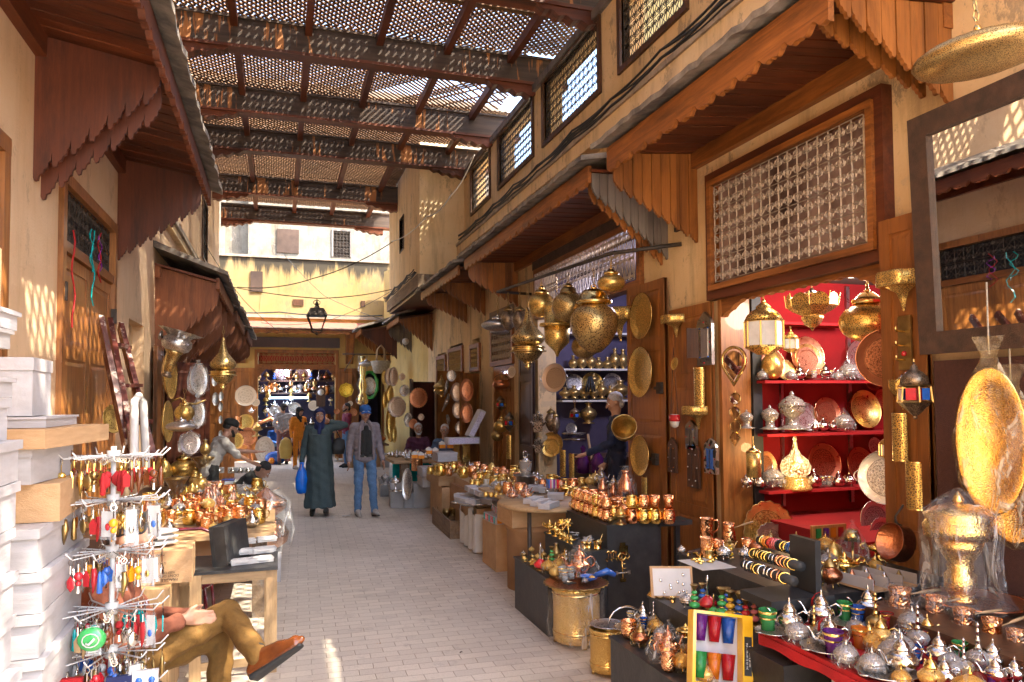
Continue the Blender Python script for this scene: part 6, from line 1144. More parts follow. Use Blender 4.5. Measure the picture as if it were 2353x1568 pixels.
for i, (x, y, a) in enumerate(((620, 120, .6), (655, 112, .3))): p = pos(x, y+60, ZC); tag(MB().tube([p, p+V(.24, .1, .0).lerp(V(.24, -.02, .0), a)], [.012, .016], 'wood_dark' if i == 0 else 'rubber_black', 7).build('pot_handle'), ['dark wooden pot handle lying on the top step', 'black pot handle lying beside the wooden one'][i], 'handle')
for i in range(16):
 p = pos(600+rnd.random()*190, 190+rnd.random()*75, ZC); b = MB(); b.tube([(0, 0, .006), (.02, .01, .014), (.045, 0, .008)], [.006, .011, .005], 'gold_shiny', 5); o = b.build('brass_charm', None, p); o.rotation_euler.z = i; tag(o, 'one of the loose small gold charms on white paper on the top step', 'charm', 'loose gold charms on paper')
tag(bx((-.12, -.2, 0), (.12, .1, .003), 'paper').build('paper_sheet', None, pos(700, 235, ZC)), 'white paper under the loose gold charms', 'paper')
view(2850, 1700, 1.379)
o = thing('bracelet_stand', 'black velvet stand with three rolls of bracelets', 'bracelet stand', pos(400, 880, ('Z', .79)))
ps = [(260, 635, 530, 705), (215, 705, 490, 782), (175, 770, 450, 862)]
root = o.location.copy(); bcol = [['gold_shiny', 'enamel_orange', 'enamel_red', 'enamel_pink', 'rubber_black', 'gold_shiny', 'enamel_blue', 'enamel_white', 'enamel_red'], ['gold_shiny', 'gold_shiny', 'silver', 'copper', 'gold_shiny'], ['silver', 'gold_shiny', 'silver', 'silver', 'copper', 'gold_shiny']]
for r_, (xa, ya, xb, yb) in enumerate(ps):
 dpt = (3.95, 3.85, 3.75)[r_]; a = dep(*vp(xa, ya), dpt+.45); e = dep(*vp(xb, yb), dpt-.05); rr = 27*VW[2]/FP*dpt
 MB().tube([a, e], rr, 'rubber_black', 14, Matrix.Translation(-root)).build('roll', o); d = (e-a); n = (26, 13, 10)[r_]; M = Matrix.Translation(-root)
 xd = d.cross(V(0, 0, 1)).normalized(); zd = xd.cross(d).normalized()
 for i in range(n):
  c = a+d*(.06+.86*i/n)+d*rnd.uniform(-.008, .008); t_ = rnd.uniform(-.015, .015); k = rr*1.12
  MB().tube([c+xd*k*cos(g)+zd*k*sin(g)+d.normalized()*t_*cos(g) for g in [j*PI/6 for j in range(12)]], rnd.choice([.003, .0045, .006]) if r_ else .0055, bcol[r_][int(i*len(bcol[r_])/n)], 5, M, closed=True).build('bracelet', o)
a = dep(*vp(550, 660), 3.82)-root; MB().box((a.x-.0, a.y-.02, .0), (a.x+.035, a.y+.18, a.z+.02), 'rubber_black').build('side_board', o); MB().box((a.x-.3, a.y-.06, .0), (a.x+.08, a.y+.20, .045), 'rubber_black').build('base', o)
for i, (x, y, h, k, l) in enumerate(((650, 892, 185, 'teapot_old', 'dark copper teapot with brass handle right of the bracelet rolls'), (625, 705, 110, 'bowl_gold', 'knotted film bag round a small gold pot'), (775, 750, 215, 'dome_film', 'tall lamp under a clear plastic dome'), (920, 745, 130, 'aladdin', 'dark green and gold footed dish lamp'))): at(k, x, y, h, ('Z', .80), l)
at('aladdin', 730, 835, 140, ('Z', .82), 'large turquoise and gold genie lamp with curled handle', sxy=1.3, rz=PI)
o = thing('compartment_box', 'flat green edged box with compartments of small metal lanterns', 'box', pos(900, 880, ('Z', .80)), .1); bx((-.17, -.13, 0), (.17, .13, .012), 'carton').build('tray', o)
for i in range(4): bx((-.17+.11*i, -.13, .012), (-.165+.11*i, .13, .07), 'card_white').build('divider', o)
for i in range(6): MB().lathe([(.02, 0), (.025, .03), (.012, .05), (.003, .07)], ['copper', 'silver', 'brass_old'][i % 3], 8, T(-.11+.11*(i % 3), -.06+.12*(i//3), .012)).build('small_lantern', o)
o = thing('tea_glass_box', 'flat framed box of coloured glasses behind the film lamp', 'gift box', pos(640, 620, ('Z', .83))); bx((-.15, -.01, -.02), (.15, .01, .09), 'wood_door').build('frame', o)
for i, c_ in enumerate(('green', 'violet', 'orange', 'red')): bx((-.12+.065*i, -.016, 0), (-.075+.065*i, -.012, .07), 'glass_'+c_).build('glass', o)
# ---- red table
RT = thing('red_table', 'table under a red cloth crowded with silver teapots and glasses', 'table', (3, 2.2, 0))
b = MB(); b.box((-.76, -.75, .69), (.72, .92, .72), 'cloth_red'); b.build('cloth_top', RT); b = MB()
rows = [(-.75+1.67*i/40, .70, .655+.006*sin(i*.9)) for i in range(41)]; b.strip(rows, -.004, .004, 'cloth_red', onwall(-.765, 0, 0)); b.build('cloth_edge', RT)
for x, y in ((-.6, -.6), (.6, -.6), (-.6, .8), (.6, .8)): bx((x-.03, y-.03, 0), (x+.03, y+.03, .69), 'wood_dark').build('leg', RT)
tag(bx((-.28, -.5, 0), (.28, .5, .14), 'card_white').build('flat_box', None, (2.62, 2.25, .50)), 'long pale box stored right under the edge of the red table', 'box'); tag(bx((-.3, -.6, 0), (.3, .55, .50), 'wood_dark').build('old_crate', None, (2.68, 2.2, 0)), 'dark old crate under the red table', 'crate')
view(3050, 2230, 1.286); ZR = ('Z', .72)
plate('tray_handles', 60, 385, 95, ('Z', .735), 'silver tray under the green glass at the end of the red table', face='Z'); plate('tray_handles', 330, 470, 130, ('Z', .735), 'silver tray under the violet glass', face='Z'); plate('tray_handles', 640, 600, 150, ('Z', .735), 'silver tray nearest to the viewer', face='Z')
plate('plate_silver', 445, 345, 90, ('Z', .735), 'silver tray at the back under green and blue glasses', face='Z')
RT_ = [('glass_green', 28, 388, 120, 'green and gilt tea glass at the far tip of the red table'), ('teapot_silver', 140, 385, 180, 'silver teapot behind the first wrapped dome'), ('teapot_tassel', 305, 350, 185, 'silver teapot with red tassel, the farther one'), ('bowl_silver', 178, 438, 135, 'wrapped silver dome, first along the front edge'),
 ('longneck_brass', 268, 425, 180, 'dull brass long necked bottle between the domes'), ('teapot_tassel', 350, 480, 190, 'silver teapot with red tassel, the nearer one'), ('glass_violet', 366, 512, 135, 'violet and gold tea glass in the front row'), ('bowl_silver', 432, 560, 140, 'wrapped silver dome right of the violet glass'),
 ('glass_green', 424, 335, 105, 'green and clear tea glass on the back tray'), ('glass_blue', 490, 350, 100, 'blue tea glass on the back tray'), ('teapot_silver', 545, 320, 180, 'tall silver teapot at the back beside the blue glass'), ('bowl_silver', 480, 408, 110, 'wrapped silver dome below the blue glass'),
 ('longneck_brass', 584, 385, 205, 'tall polished brass bottle behind the orange glass'), ('glass_orange', 500, 465, 105, 'orange and gold tea glass in the middle row'), ('glass_red', 640, 375, 90, 'deep red tea glass at the back'), ('teapot_brass', 610, 460, 165, 'brass teapot in the middle of the table'),
 ('bowl_gold', 565, 480, 110, 'wrapped gold dome by the brass teapot'), ('bowl_gold', 600, 505, 95, 'plain brass bowl in film before the brass teapot'), ('bowl_silver', 565, 605, 145, 'wrapped silver dome left of the big polished teapot'), ('glass_violet', 632, 545, 85, 'dark violet tea glass behind the big polished teapot'),
 ('teapot_silver', 720, 610, 225, 'biggest polished silver teapot'), ('glass_orange', 722, 395, 75, 'orange tea glass at the back by the copper pots'), ('glass_clear', 750, 430, 75, 'clear tea glass by the copper pots'), ('longneck', 802, 470, 225, 'tall silver long necked bottle in the middle row'),
 ('teapot_brass', 850, 440, 150, 'brass teapot before the wrapped coffee pots'), ('glass_red', 855, 450, 75, 'red tea glass beneath the brass teapot spout'), ('glass_blue', 795, 540, 85, 'blue tea glass right of the biggest teapot'), ('teapot_silver', 910, 555, 175, 'silver teapot right of the blue glass'),
 ('longneck_brass', 838, 650, 130, 'small brass bottle at the lower edge'), ('bowl_gold', 715, 665, 110, 'wrapped gold dome at the lower edge'), ('teapot_silver', 940, 665, 160, 'silver teapot cut by the lower edge, left of the tall bottles'), ('longneck', 1038, 610, 195, 'silver long necked bottle, left one of the right hand pair'),
 ('longneck', 1112, 580, 245, 'silver long necked bottle, tallest on the table'), ('glass_green', 1018, 535, 100, 'green tea glass behind the long necked bottles'), ('glass_blue', 1100, 530, 75, 'blue tea glass behind the tallest bottle'), ('teapot_silver', 1200, 650, 150, 'silver teapot cut by the lower right edge'),
 ('glass_violet', 1180, 655, 70, 'violet tea glass at the lower right edge'), ('glass_orange', 1205, 555, 80, 'amber tea glass under the copper pots'), ('teapot_brass', 1130, 475, 80, 'low brass lidded dish between the coffee pots'), ('teapot_silver', 1300, 640, 130, 'silver teapot at the right picture edge'), ('bowl_silver', 990, 620, 110, 'silver dome between the teapots near the lower edge')]
for k, x, y, h, l in RT_: at(k, x, y, h, ZR, l, GR, rz=rnd.uniform(2.2, 3.6) if 'teapot' in k else None)
for k, x, y, h, l in (('coffee_pot_film', 710, 320, 160, 'largest copper coffee pot bagged in film'), ('coffee_pot_film', 895, 350, 150, 'copper coffee pot in film right of the largest one'), ('coffee_pot_film', 1040, 415, 150, 'copper coffee pot in film in the middle of the row'), ('coffee_pot', 1185, 465, 150, 'bare dark copper coffee pot without film'), ('coffee_pot_film', 1310, 510, 135, 'copper coffee pot in film at the picture edge')): at(k, x, y, h, ('Z', .73), l, 'copper coffee pots with wooden handles', rz=-.25)
tag(bx((-.45, -.9, 0), (.45, .5, .80), 'wood_dark').build('counter', None, (3.25, 2.6, 0)), 'dark counter behind the red table, carrying the great brass vase', 'counter')
view(3072, 1820, 1.7227)
pv = pos(1330, 1010, ('Z', .83)); sv = 780*VW[2]/FP*depth(pv)
plate('plate_copper', 1430, 1035, 330, ('Z', .81), 'wide copper tray under the great wrapped brass vase', face='Z')
o = thing('wrapped_vase', 'great engraved brass vase with domed lid wrapped in clear film', 'vase', pv, s=sv)
MB().lathe([(.12, 0), (.13, .03), (.10, .06), (.13, .10), (.13, .24), (.10, .27), (.11, .32), (.10, .34), (.17, .46), (.20, .55)], 'brass_emb', 26).build('body', o)
MB().lathe([(.20, .55), (.28, .57), (.29, .66), (.27, .70), (.26, .72), (.28, .76), (.18, .83), (.08, .86)], 'brass_emb', 26).build('lid', o); MB().lathe([(.03, .86), (.05, .89), (.03, .93), (.005, .97)], 'brass', 10).build('finial', o)
MB().lathe([(.42, -.02), (.33, .12), (.31, .4), (.33, .6), (.31, .78), (.17, .9), (.02, 1.0)], 'wrap', 20, lobes=7, la=.05, cap=False).build('film', o)
for i, (x, y, w_, l) in enumerate(((1540, -95, 200, 'long oval embossed brass tray bagged in film and hung by string'), (1690, 100, 190, 'second oval brass tray in film, at the picture edge'))):
 p = pos(x, y+(0 if i else 0), ('X', 3.45+.15*i)); s_ = 500*VW[2]/FP*depth(p); o = thing('wrapped_oval_tray', l, 'tray', p, s=s_, rot=(0, 0, PI/2+.5))
 M = Matrix.Rotation(PI/2, 4, 'X') @ Matrix.Diagonal((.42, 1, 1, 1)); MB().lathe([(.001, 0), (.78, .0), (.82, -.06), (1, -.05)], 'brass_emb', 30, M, cap=False).build('dish', o); MB().lathe([(.98, -.045), (1.02, -.05), (1.0, -.02), (.8, .03), (.001, .03)], 'brass', 30, M, cap=False).build('rim', o)
 MB().lathe([(.2, 1.45), (.10, 1.18), (.12, 1.10), (.38, .6), (.47, 0), (.40, -.6), (.20, -1.0), (.05, -1.1)], 'wrap_gold', 16, Matrix.Diagonal((1, .35, 1, 1)), lobes=5, la=.04, cap=False).build('film', o); MB().tube([(0, 0, 1.2), (0, 0, 2.2)], .012, 'rope', 4).build('string', o)
tag(bx((0, 0, 0), (.05, 3.1, 2.06), 'board_brown').build('brown_board', None, (3.78, .4, 0)), 'plain dark brown board fixed below the big mirror', 'board')
o = thing('large_mirror', 'big wall mirror in a dark crackled frame, reflecting the opposite wall', 'mirror', (3.6, 2.6, 2.09), rot=(0, R(-2), 0))
fb = MB(); y0, y1, z1, t = -1.2, .80, 1.38, .125
fb.box((-.03, y0, 0), (.03, y1, t), 'frame_crackle'); fb.box((-.03, y0, z1-t), (.03, y1, z1), 'frame_crackle'); fb.box((-.031, y0, t), (.03, y0+t, z1-t), 'frame_crackle'); fb.box((-.031, y1-t, t), (.03, y1, z1-t), 'frame_crackle'); fb.build('frame', o); bx((-.005, y0+t, t), (.005, y1-t, z1-t), 'mirror').build('glass', o)
view(3072, 0, 1.7227)
hang('disc_brass', 1475, 130, 530, ('D', 3.3), 'large flat oval pierced brass lamp hanging at the top corner', top=-150, rz=.4).rotation_euler = (.0, -.12, .2)
# ---- wares on the door leaves
view(2048, 910, 1.7227); XD = ('X', 3.77)
plate('plate_hammered', 908, 612, 160, XD, 'upper hammered brass plate on the tall orange door leaf', 'chased brass plates on the door leaf', tilt=.02); plate('plate_hammered', 903, 997, 175, XD, 'largest chased brass plate, in the middle of the tall orange door leaf', 'chased brass plates on the door leaf', tilt=.02)
view(2000, 1700, 2.613); plate('plate_hammered', 1485, 320, 210, XD, 'lowest chased brass plate on the tall orange door leaf, beside the latch', 'chased brass plates on the door leaf', tilt=.02)
def wt(x, yb, h, l, X=3.79): return at('wall_tube', x, yb, h, ('X', X), l, 'pierced brass tubes', rz=PI/2)
wt(1518, 785, 240, 'pierced brass half tube under the lowest plate on the door leaf')
view(2048, 910, 1.7227); wt(1300, 1238, 272, 'pierced brass half tube between the two brass wall shelves')
def scn(x, yb, h, l, X=3.81): return at('sconce', x, yb, h, ('X', X), l, 'brass wall shelves', rz=PI/2)
scn(1135, 760, 155, 'fluted brass wall shelf left of the black studded mirror'); scn(1288, 1395, 165, 'fluted brass wall shelf over the small black window mirror'); scn(750, 790, 230, 'deep brass wall bracket behind the great egg lamp')
def wmirror(x, yb, hp, asp, l, m='pewter', st=('enamel_red', 'enamel_blue'), X=3.79, gl='mirror', arch=True, doors=False):
 p = pos(x, yb, ('X', X)); h = hp*VW[2]/FP*depth(p); w_ = h*asp; o = thing('moorish_mirror', l, 'mirror', p, group='small peaked mirrors on the door leaf', rot=(0, 0, PI/2))
 M = Matrix.Diagonal((1, 1, 1, 1)); b = MB(); pts = [(-w_/2, 0), (w_/2, 0), (w_/2, h*.76)]
 if arch: pts += [(w_*.42, h*.84), (w_*.2, h*.93), (0, h), (-w_*.2, h*.93), (-w_*.42, h*.84)]
 pts += [(-w_/2, h*.76)]; b.poly(pts, .03, m); b.build('frame', o)
 bx((-w_*.26, .017, h*.14), (w_*.26, .02, h*.70), gl).build('glass' if not doors else 'door_panel', o)
 for i in range(8):
  q = i*2*PI/8; MB().ball((w_*.40*cos(q), .018, h*.42+h*.38*sin(q)), w_*.035, st[i % 2], 6).build('stone', o)
 if doors: MB().box((-w_*.01, .02, h*.14), (w_*.01, .026, h*.7), 'iron').build('door_seam', o)
 return o, w_, h
o, w_, h = wmirror(1335, 950, 370, .50, 'large black studded mirror with one shutter swung open'); MB().box((w_*.27, .03, h*.14), (w_*.30, .03+w_*.5, h*.70), 'wood_dark').build('shutter', o)
wmirror(1238, 1530, 200, .66, 'small black peaked mirror with red and blue stones and closed shutters', gl='pewter', doors=True);
view(2048, 1820, 1.7227)
wmirror(1108, 120, 240, .44, 'black wooden door mirror with bone inlay and orange diamonds', 'wood_dark', ('plastic_white', 'enamel_orange'), gl='wood_dark', doors=True); wmirror(1255, 225, 330, .44, 'black wooden mirror case with white flower inlay', 'wood_dark', ('plastic_white', 'plastic_white'), gl='wood_dark', doors=True)
wmirror(1375, 130, 245, .62, 'blue and silver peaked mirror case, nearest to the red shop', 'silver_cut', ('enamel_red', 'enamel_blue'), gl='enamel_blue', doors=True)
view(2048, 910, 1.7227)
plate('plate_hammered', 1125, 940, 46, ('X', 3.72), 'small dull brass bowl hung on the door leaf', tilt=.2)
single('beaded_purse', 'small beaded shoulder purse with red green and white mosaic', 'purse', pos(1120, 1385, ('X', 3.74)), {'body': MB().lathe([(.001, 0), (.06, .02), (.085, .08), (.08, .13), (.06, .14)], 'enamel_white', 14, Matrix.Diagonal((1, .5, 1, 1))), 'flap': MB().lathe([(.083, .07), (.088, .09), (.082, .135)], 'enamel_red', 14, Matrix.Diagonal((1, .52, 1, 1))), 'strap': MB().tube([(-.07, 0, .12), (-.03, 0, .5), (0, 0, .8), (.03, 0, .5), (.07, 0, .12)], .004, 'wood_dark', 4)}, PI/2)
p = pos(1530, 1085, ('X', 3.84)); h = 262*VW[2]/FP*depth(p); pts = [(0, 0)]+[(.36*sin(t)*h*1.0, h*.63-h*.36*cos(t)) for t in [R(60+240*i/16) for i in range(17)]]
o = thing('drop_mirror', 'drop shaped mirror in a broad gold frame hanging at the red doorway', 'mirror', p, rot=(0, 0, PI/2+.35)); MB().poly([(x*.8, h*.53+(z-h*.53)*.8) for x, z in pts], .012, 'mirror').build('glass', o)
MB().tube([(x, 0, z) for x, z in pts], h*.045, 'brass', 6, closed=True).build('frame', o)
for i, (x, y) in enumerate(((1538, 1180), (1535, 1275), (1540, 1370), (1535, 1450))):
 p = pos(x, y, ('X', 3.86)); s_ = 42*VW[2]/FP*depth(p); o = thing('octagon_mirror', ['top', 'second', 'third', 'lowest, diamond shaped'][i]+' small gilt mirror of the hanging chain', 'mirror', p, group='chain of gilt mirrors', rot=(0, 0, PI/2+.4)); n_ = 8 if i < 3 else 4
 q = [(s_*cos(2*PI*(j+.5*(i < 3))/n_), s_*sin(2*PI*(j+.5*(i < 3))/n_)*(1 if i < 3 else 1.4)) for j in range(n_)]; MB().poly(q, .006, 'mirror').build('glass', o); MB().tube([(a, 0, c) for a, c in q], .005, 'brass', 4, closed=True).build('frame', o); MB().tube([(0, 0, s_), (0, 0, s_*1.35)], .003, 'brass', 4).build('link', o)
bar = single('hanging_bar', 'long iron bar bent out from the wall, carrying the brass lamps', 'bar', (3.3, 9, 3.2), {'rod': MB().tube([V(3.9, 6.6, 0)+V(0, 0, onX(1510, 583, 3.9).z), onX(1403, 583, 3.3), onX(1143, 671, 3.3), V(3.9, 11.3, onX(1143, 671, 3.3).z)], .022, 'iron', 7, Matrix.Translation((-3.3, -9, -3.2))), 'wall_plate': bx((.57, -2.5, .35), (.6, -2.3, .6), 'iron')})
XB = ('X', 3.3); GL = 'pierced brass lamps hanging from the iron bar'
view(2048, 910, 1.7227)
hang('globe', 205, 385, 625, XB, 'plain round pierced brass globe, left of the eight sided tube lamp', GL, top=350); hang('spindle', 312, 490, 890, XB, 'eight sided brass tube lamp with pointed end', GL, top=330)
hang('globe_dark', 390, 375, 658, XB, 'large round brass globe with brown cap', GL, top=300); hang('egg', 568, 395, 872, ('X', 3.25), 'largest brass lamp, egg shaped with a domed cap', GL, top=270); hang('globe_melon', 685, 258, 448, ('X', 3.35), 'squat brass melon lamp, highest of the lamps', GL, top=180)
hang('drop', 112, 540, 985, XB, 'long necked brass lamp with a bowl and a pointed drop', GL, top=390, sxy=1.25); hang('teardrop', 55, 525, 735, XB, 'slim brass teardrop lamp behind the long necked lamp', GL, top=400)
view(1400, 900, 2.613); hang('teardrop', 1655, 830, 1110, ('X', 3.35), 'dark bronze pointed globe lamp', GL, top=700, sxy=1.1); hang('disc', 1545, 935, 1130, ('X', 3.3), 'flat silver disc lamp at the far end of the bar', GL, top=730)
hang('disc', 1565, 1050, 1160, ('X', 3.4), 'small silver disc lamp half hidden under the flat one', GL)
view(2048, 910, 1.7227); hang('globe_dark', 500, 690, 905, ('X', 3.7), 'brass ball lamp on a bowl behind the egg lamp', top=600)
# ---------------------------------------------------------------- inside the red shop
def shelf(label, a, b_, m, name='shelf_board'): return tag(bx((0, 0, 0), (b_[0]-a[0], b_[1]-a[1], b_[2]-a[2]), m).build(name, None, a), label, 'shelf')
for z, xe, w_, l in ((2.53, 5.3, .22, 'highest red shelf behind the lamps'), (1.975, 5.86, .30, 'red shelf under the leaning copper plates'), (1.485, 5.95, .32, 'red shelf with footed silver burners'), (.965, 5.9, .32, 'lowest red shelf with the glowing brass lamp')):
 shelf(l, (4.24, 6.055-w_, z), (xe, 6.055, z+.025), 'cloth_red')
b = MB(); b.box((5.42, 6.03, .8), (5.46, 6.055, 2.95), 'steel'); tag(b.build('shelf_rail', None), 'perforated metal rail carrying the red shelves, right one', 'rail'); b = MB(); b.box((4.62, 6.03, .8), (4.65, 6.055, 2.0), 'steel'); tag(b.build('shelf_rail', None), 'perforated metal rail carrying the red shelves, left one', 'rail')
tag(bx((4.24, 4.6, 0), (6.2, 6.04, .74), 'felt_red').build('inner_counter'), 'low red counter inside the red shop', 'counter')
view(2850, 1050, 2.412); YS = ('Y', 5.86); YP = ('Y', 6.0)
hang('hexlamp', 500, 350, 890, ('Y', 5.35), 'white paned brass lantern, left in the red shop', top=285); hang('crown', 965, 245, 665, ('Y', 5.0), 'star shaped pierced chandelier in the middle of the red shop', top=190)
hang('globe_melon', 1505, 195, 775, ('Y', 4.6), 'giant pierced brass melon lamp in the red shop', top=110, sxy=.92); hang('hexlamp', 758, 650, 868, ('Y', 5.4), 'tiny silver lantern with teal panes in the red shop', top=615)
RP = 'plates leaning in the red shop'
for k, x, y, r, l, sx in (('plate_silver', 290, 780, 120, 'silver plate half behind the white paned lantern', .6), ('plate_silver', 340, 920, 200, 'large pale oval silver tray at the left of the upper shelf', .5), ('plate_copper', 560, 980, 150, 'dark plate behind the wrapped gold jar', 1), ('plate_brass', 700, 1040, 100, 'brass plate tucked low behind the gold jar', 1),
 ('plate_copper', 905, 905, 190, 'largest ringed copper plate of the nested set', 1), ('plate_brass', 912, 935, 150, 'brass plate in the middle of the nested set', 1), ('plate_copper', 915, 985, 140, 'orange copper plate in front of the nested set', .9), ('plate_silver', 1425, 945, 195, 'dark engraved silver plate under the giant lamp', .9),
 ('plate_copper', 1540, 1140, 100, 'dim brown plate low behind the shelf end', 1)): plate(k, x, y, r, YP, l, RP, 'Y', .15, sx)
for k, x, y, r, l, sx in (('plate_silver', 355, 1500, 90, 'square looking silver tray behind the left burner', .9), ('plate_silver', 900, 1490, 140, 'silver plate behind the tallest burner', .9), ('plate_copper', 1100, 1450, 150, 'red copper plate in the middle of the burner shelf', 1), ('deep_tray', 1450, 1420, 185, 'big deep brass tray with rosettes', .95), ('plate_copper', 1640, 1320, 100, 'bronze plate peeping out over the deep tray', 1)): plate(k, x, y, r, YP, l, RP, 'Y', .2, sx)
view(2850, 1700, 1.379)
for k, x, y, r, l, sx in (('plate_copper', 300, 230, 84, 'square brass tray behind the wrapped silver dome', .7), ('plate_copper', 612, 208, 107, 'large round chased plate right of the glowing lamp', 1), ('plate_copper', 812, 222, 100, 'glowing red copper plate at the right end', .9), ('plate_silver', 895, 120, 52, 'small silver plate over the copper one', .9)): plate(k, x, y, r, YP, l, RP, 'Y', .2, sx)
plate('plate_frill', 305, 590, 165, ('Y', 5.7), 'huge scalloped antique tray on the counter, behind the bracelets', RP, 'Y', .2); plate('plate_scallop', 320, 650, 108, ('Y', 5.6), 'smaller scalloped tray in front of the huge one', RP, 'Y', .2)
plate('plate_silver', 900, 530, 115, ('Y', 5.2), 'octagonal wrapped silver tray taped with blue tape', RP, 'Y', .15); plate('plate_silver', 935, 600, 90, ('Y', 5.0), 'smaller octagonal silver tray in front of the taped one', RP, 'Y', .15)
plate('tray_handles', 965, 290, 150, ('X', 4.0), 'round tray with pierced rim hanging at the right door post', RP, 'X', .1, yaw=.55)
view(2850, 1050, 2.412); ZU, ZM, ZL = ('Y', 5.82), ('Y', 5.82), ('Y', 5.82)
WS = [('bowl_silver', 478, 1135, 115, 'small wrapped silver bowl left of the gold jar'), ('egg_box', 575, 1125, 300, 'gold pierced jar tied in pink film'), ('bowl_silver', 750, 1140, 120, 'small wrapped silver bowl before the nested plates'), ('teapot_silver', 838, 1140, 165, 'little silver teapot with red tassel on the upper shelf'), ('glass_clear', 980, 1115, 80, 'clear glass on the long silver tray'), ('teapot_silver', 1085, 1125, 165, 'silver teapot on the long tray'), ('glass_clear', 1150, 1115, 75, 'clear glass right of the tray teapot'), ('bowl_silver', 1212, 1140, 110, 'small wrapped silver bowl by the silver pyramid'), ('bowl_silver', 1320, 1140, 215, 'large pyramid of film round a silver bowl'),
  ('candle_tower', 330, 1600, 180, 'footed silver burner, left on its shelf'), ('candle_tower', 555, 1610, 235, 'footed silver burner on a round tray'), ('candle_tower', 770, 1610, 370, 'tallest silver burner wrapped in film'), ('teapot_silver', 985, 1630, 110, 'squat silver pot right of the tallest burner'), ('tiny_pot', 1070, 1625, 130, 'small silver pot, second right of the tallest burner'), ('tiny_pot', 1165, 1620, 100, 'small silver pot, third right of the tallest burner'), ('bowl_silver', 1268, 1625, 205, 'wrapped silver bowl with pointed film before the deep tray')]
for k, x, y, h, l in WS: at(k, x, y, h, ZU, l, 'silverware on the red shelves')
plate('tray_handles', 1065, 1130, 20, ZU, 'long low silver tray on the upper red shelf', face='Y', tilt=6, sx=6)
view(2850, 1700, 1.379)
for k, x, y, h, l in (('teapot_silver', 190, 345, 90, 'silver pot under the hanging brass cylinder'), ('tiny_pot', 260, 345, 75, 'silver pot with blue tassel'), ('bowl_silver', 333, 348, 135, 'wrapped silver dome left of the glowing lamp'), ('moon_lamp', 460, 358, 305, 'glowing brass drop lamp on a drum foot'), ('tiny_pot', 560, 345, 105, 'silver pot with yellow tassel'), ('glass_clear', 612, 340, 55, 'clear glass between silver pots, left'), ('glass_clear', 645, 338, 55, 'clear glass between silver pots, right'), ('tiny_pot', 695, 342, 90, 'silver pot with pink tassel'), ('bowl_plain', 755, 340, 85, 'silver bowl at the end of the lowest shelf')): at(k, x, y, h, ZU, l, 'silverware on the red shelves')
p = pos(228, 288, ('Y', 5.3)); s_ = 180*VW[2]/FP*depth(p); single('cylinder_lamp', 'upright brass cylinder lamp hanging on a short chain', 'lamp', p, {'shade': MB().lathe([(.22, 0), (.22, .76)], 'brass_perf_fine', 20), 'cap': MB().lathe([(.23, .76), (.14, .85), (.05, .9), (.03, .98)], 'brass', 16), 'chain': MB().tube([(0, 0, .98), (0, 0, 1.25)], .02, 'brass', 4)}, s=s_)
view(3072, 910, 1.7227); XP = ('X', 3.72)
at('sconce', 935, 580, 275, ('X', 3.74), 'big fluted brass wall shelf at the top of the right door post', rz=PI/2, sxy=.9); hang('iron_lantern', 1015, 925, 1325, ('X', 3.55), 'lantern with red white and blue panes on the right door post', top=905); at('crown', 930, 1260, 250, ('X', 3.78), 'pierced brass leaf shaped wall ornament beside the paned lantern', sxy=.6)
at('wall_tube', 920, 1610, 330, ('X', 3.74), 'bright cut out brass half tube on the right door post', rz=PI/2-.1); view(3072, 1820, 1.7227); at('wall_tube', 1025, 375, 330, ('X', 3.6), 'hammered copper coloured half tube with pierced bands', rz=PI/2-.3, sxy=1.2)
p = pos(925, 640, ('X', 3.45)); s_ = 125*VW[2]/FP*depth(p); put('saucepan', p+V(0, 0, .02), s_, 0, 'old copper saucepan hanging by its iron handle at the door post', rot=(.5, -1.25, -.6))
view(2850, 1700, 1.379); hang('hexlamp', 972, 50, 190, ('X', 3.95), 'small gold lantern with blue pane at the tray', top=0)
view(3072, 910, 1.7227); plate('plate_copper', 820, 900, 200, ('X', 4.15), 'brown round tray edge on behind the right door post', None, 'X', 0, yaw=.9)
p = pos(955, 980, ('X', 3.77)); single('coat_hook_rack', 'brass hook strip with a red stone on the right door post', 'hook rack', p, {'plate': bx((-.05, -.012, 0), (.05, .0, .34), 'brass_old'), 'hook': [MB().tube([(0, -.01, z), (-.01, -.07, z+.005), (0, -.08, z+.03)], .007, 'brass', 5) for z in (.06, .15, .24)], 'stone': MB().ball((0, -.018, .1), .018, 'enamel_red', 8)}, rot=(0, 0, -PI/2))
emit('led_warm', (1, .85, .6), 14); emit('led_cool', (.75, .7, 1), 14); emit('tube_blue', (.45, .72, 1), 2.2)
for x, y, m, l in ((1800, 662, 'led_warm', 'warm white lit strip lamp under the red shop lintel'), (1905, 638, 'led_cool', 'cool violet white lit strip lamp in the red shop')):
 p = onY(x, y, 5.3 if m == 'led_warm' else 4.9); o = thing('strip_lamp', l, 'lamp', p); bx((-.11, -.05, .0), (.11, .05, .03), 'plastic_white').build('housing', o)
 for i in range(8): MB().ball((-.09+.06*(i % 4), -.02+.04*(i//4), -.004), .012, m, 6).build('bulb', o)
LAMPS += [('red_shop_lamp', (4.7, 5.0, 2.72), 9, (1, .86, .68), .15), ('red_shop_lamp', (5.4, 4.7, 2.7), 8, (.95, .85, 1), .15), ('glow_in_lamp', (onY(1832, 1080, 5.55).x, 5.5, 1.35), 1., (1, .7, .3), .05)]
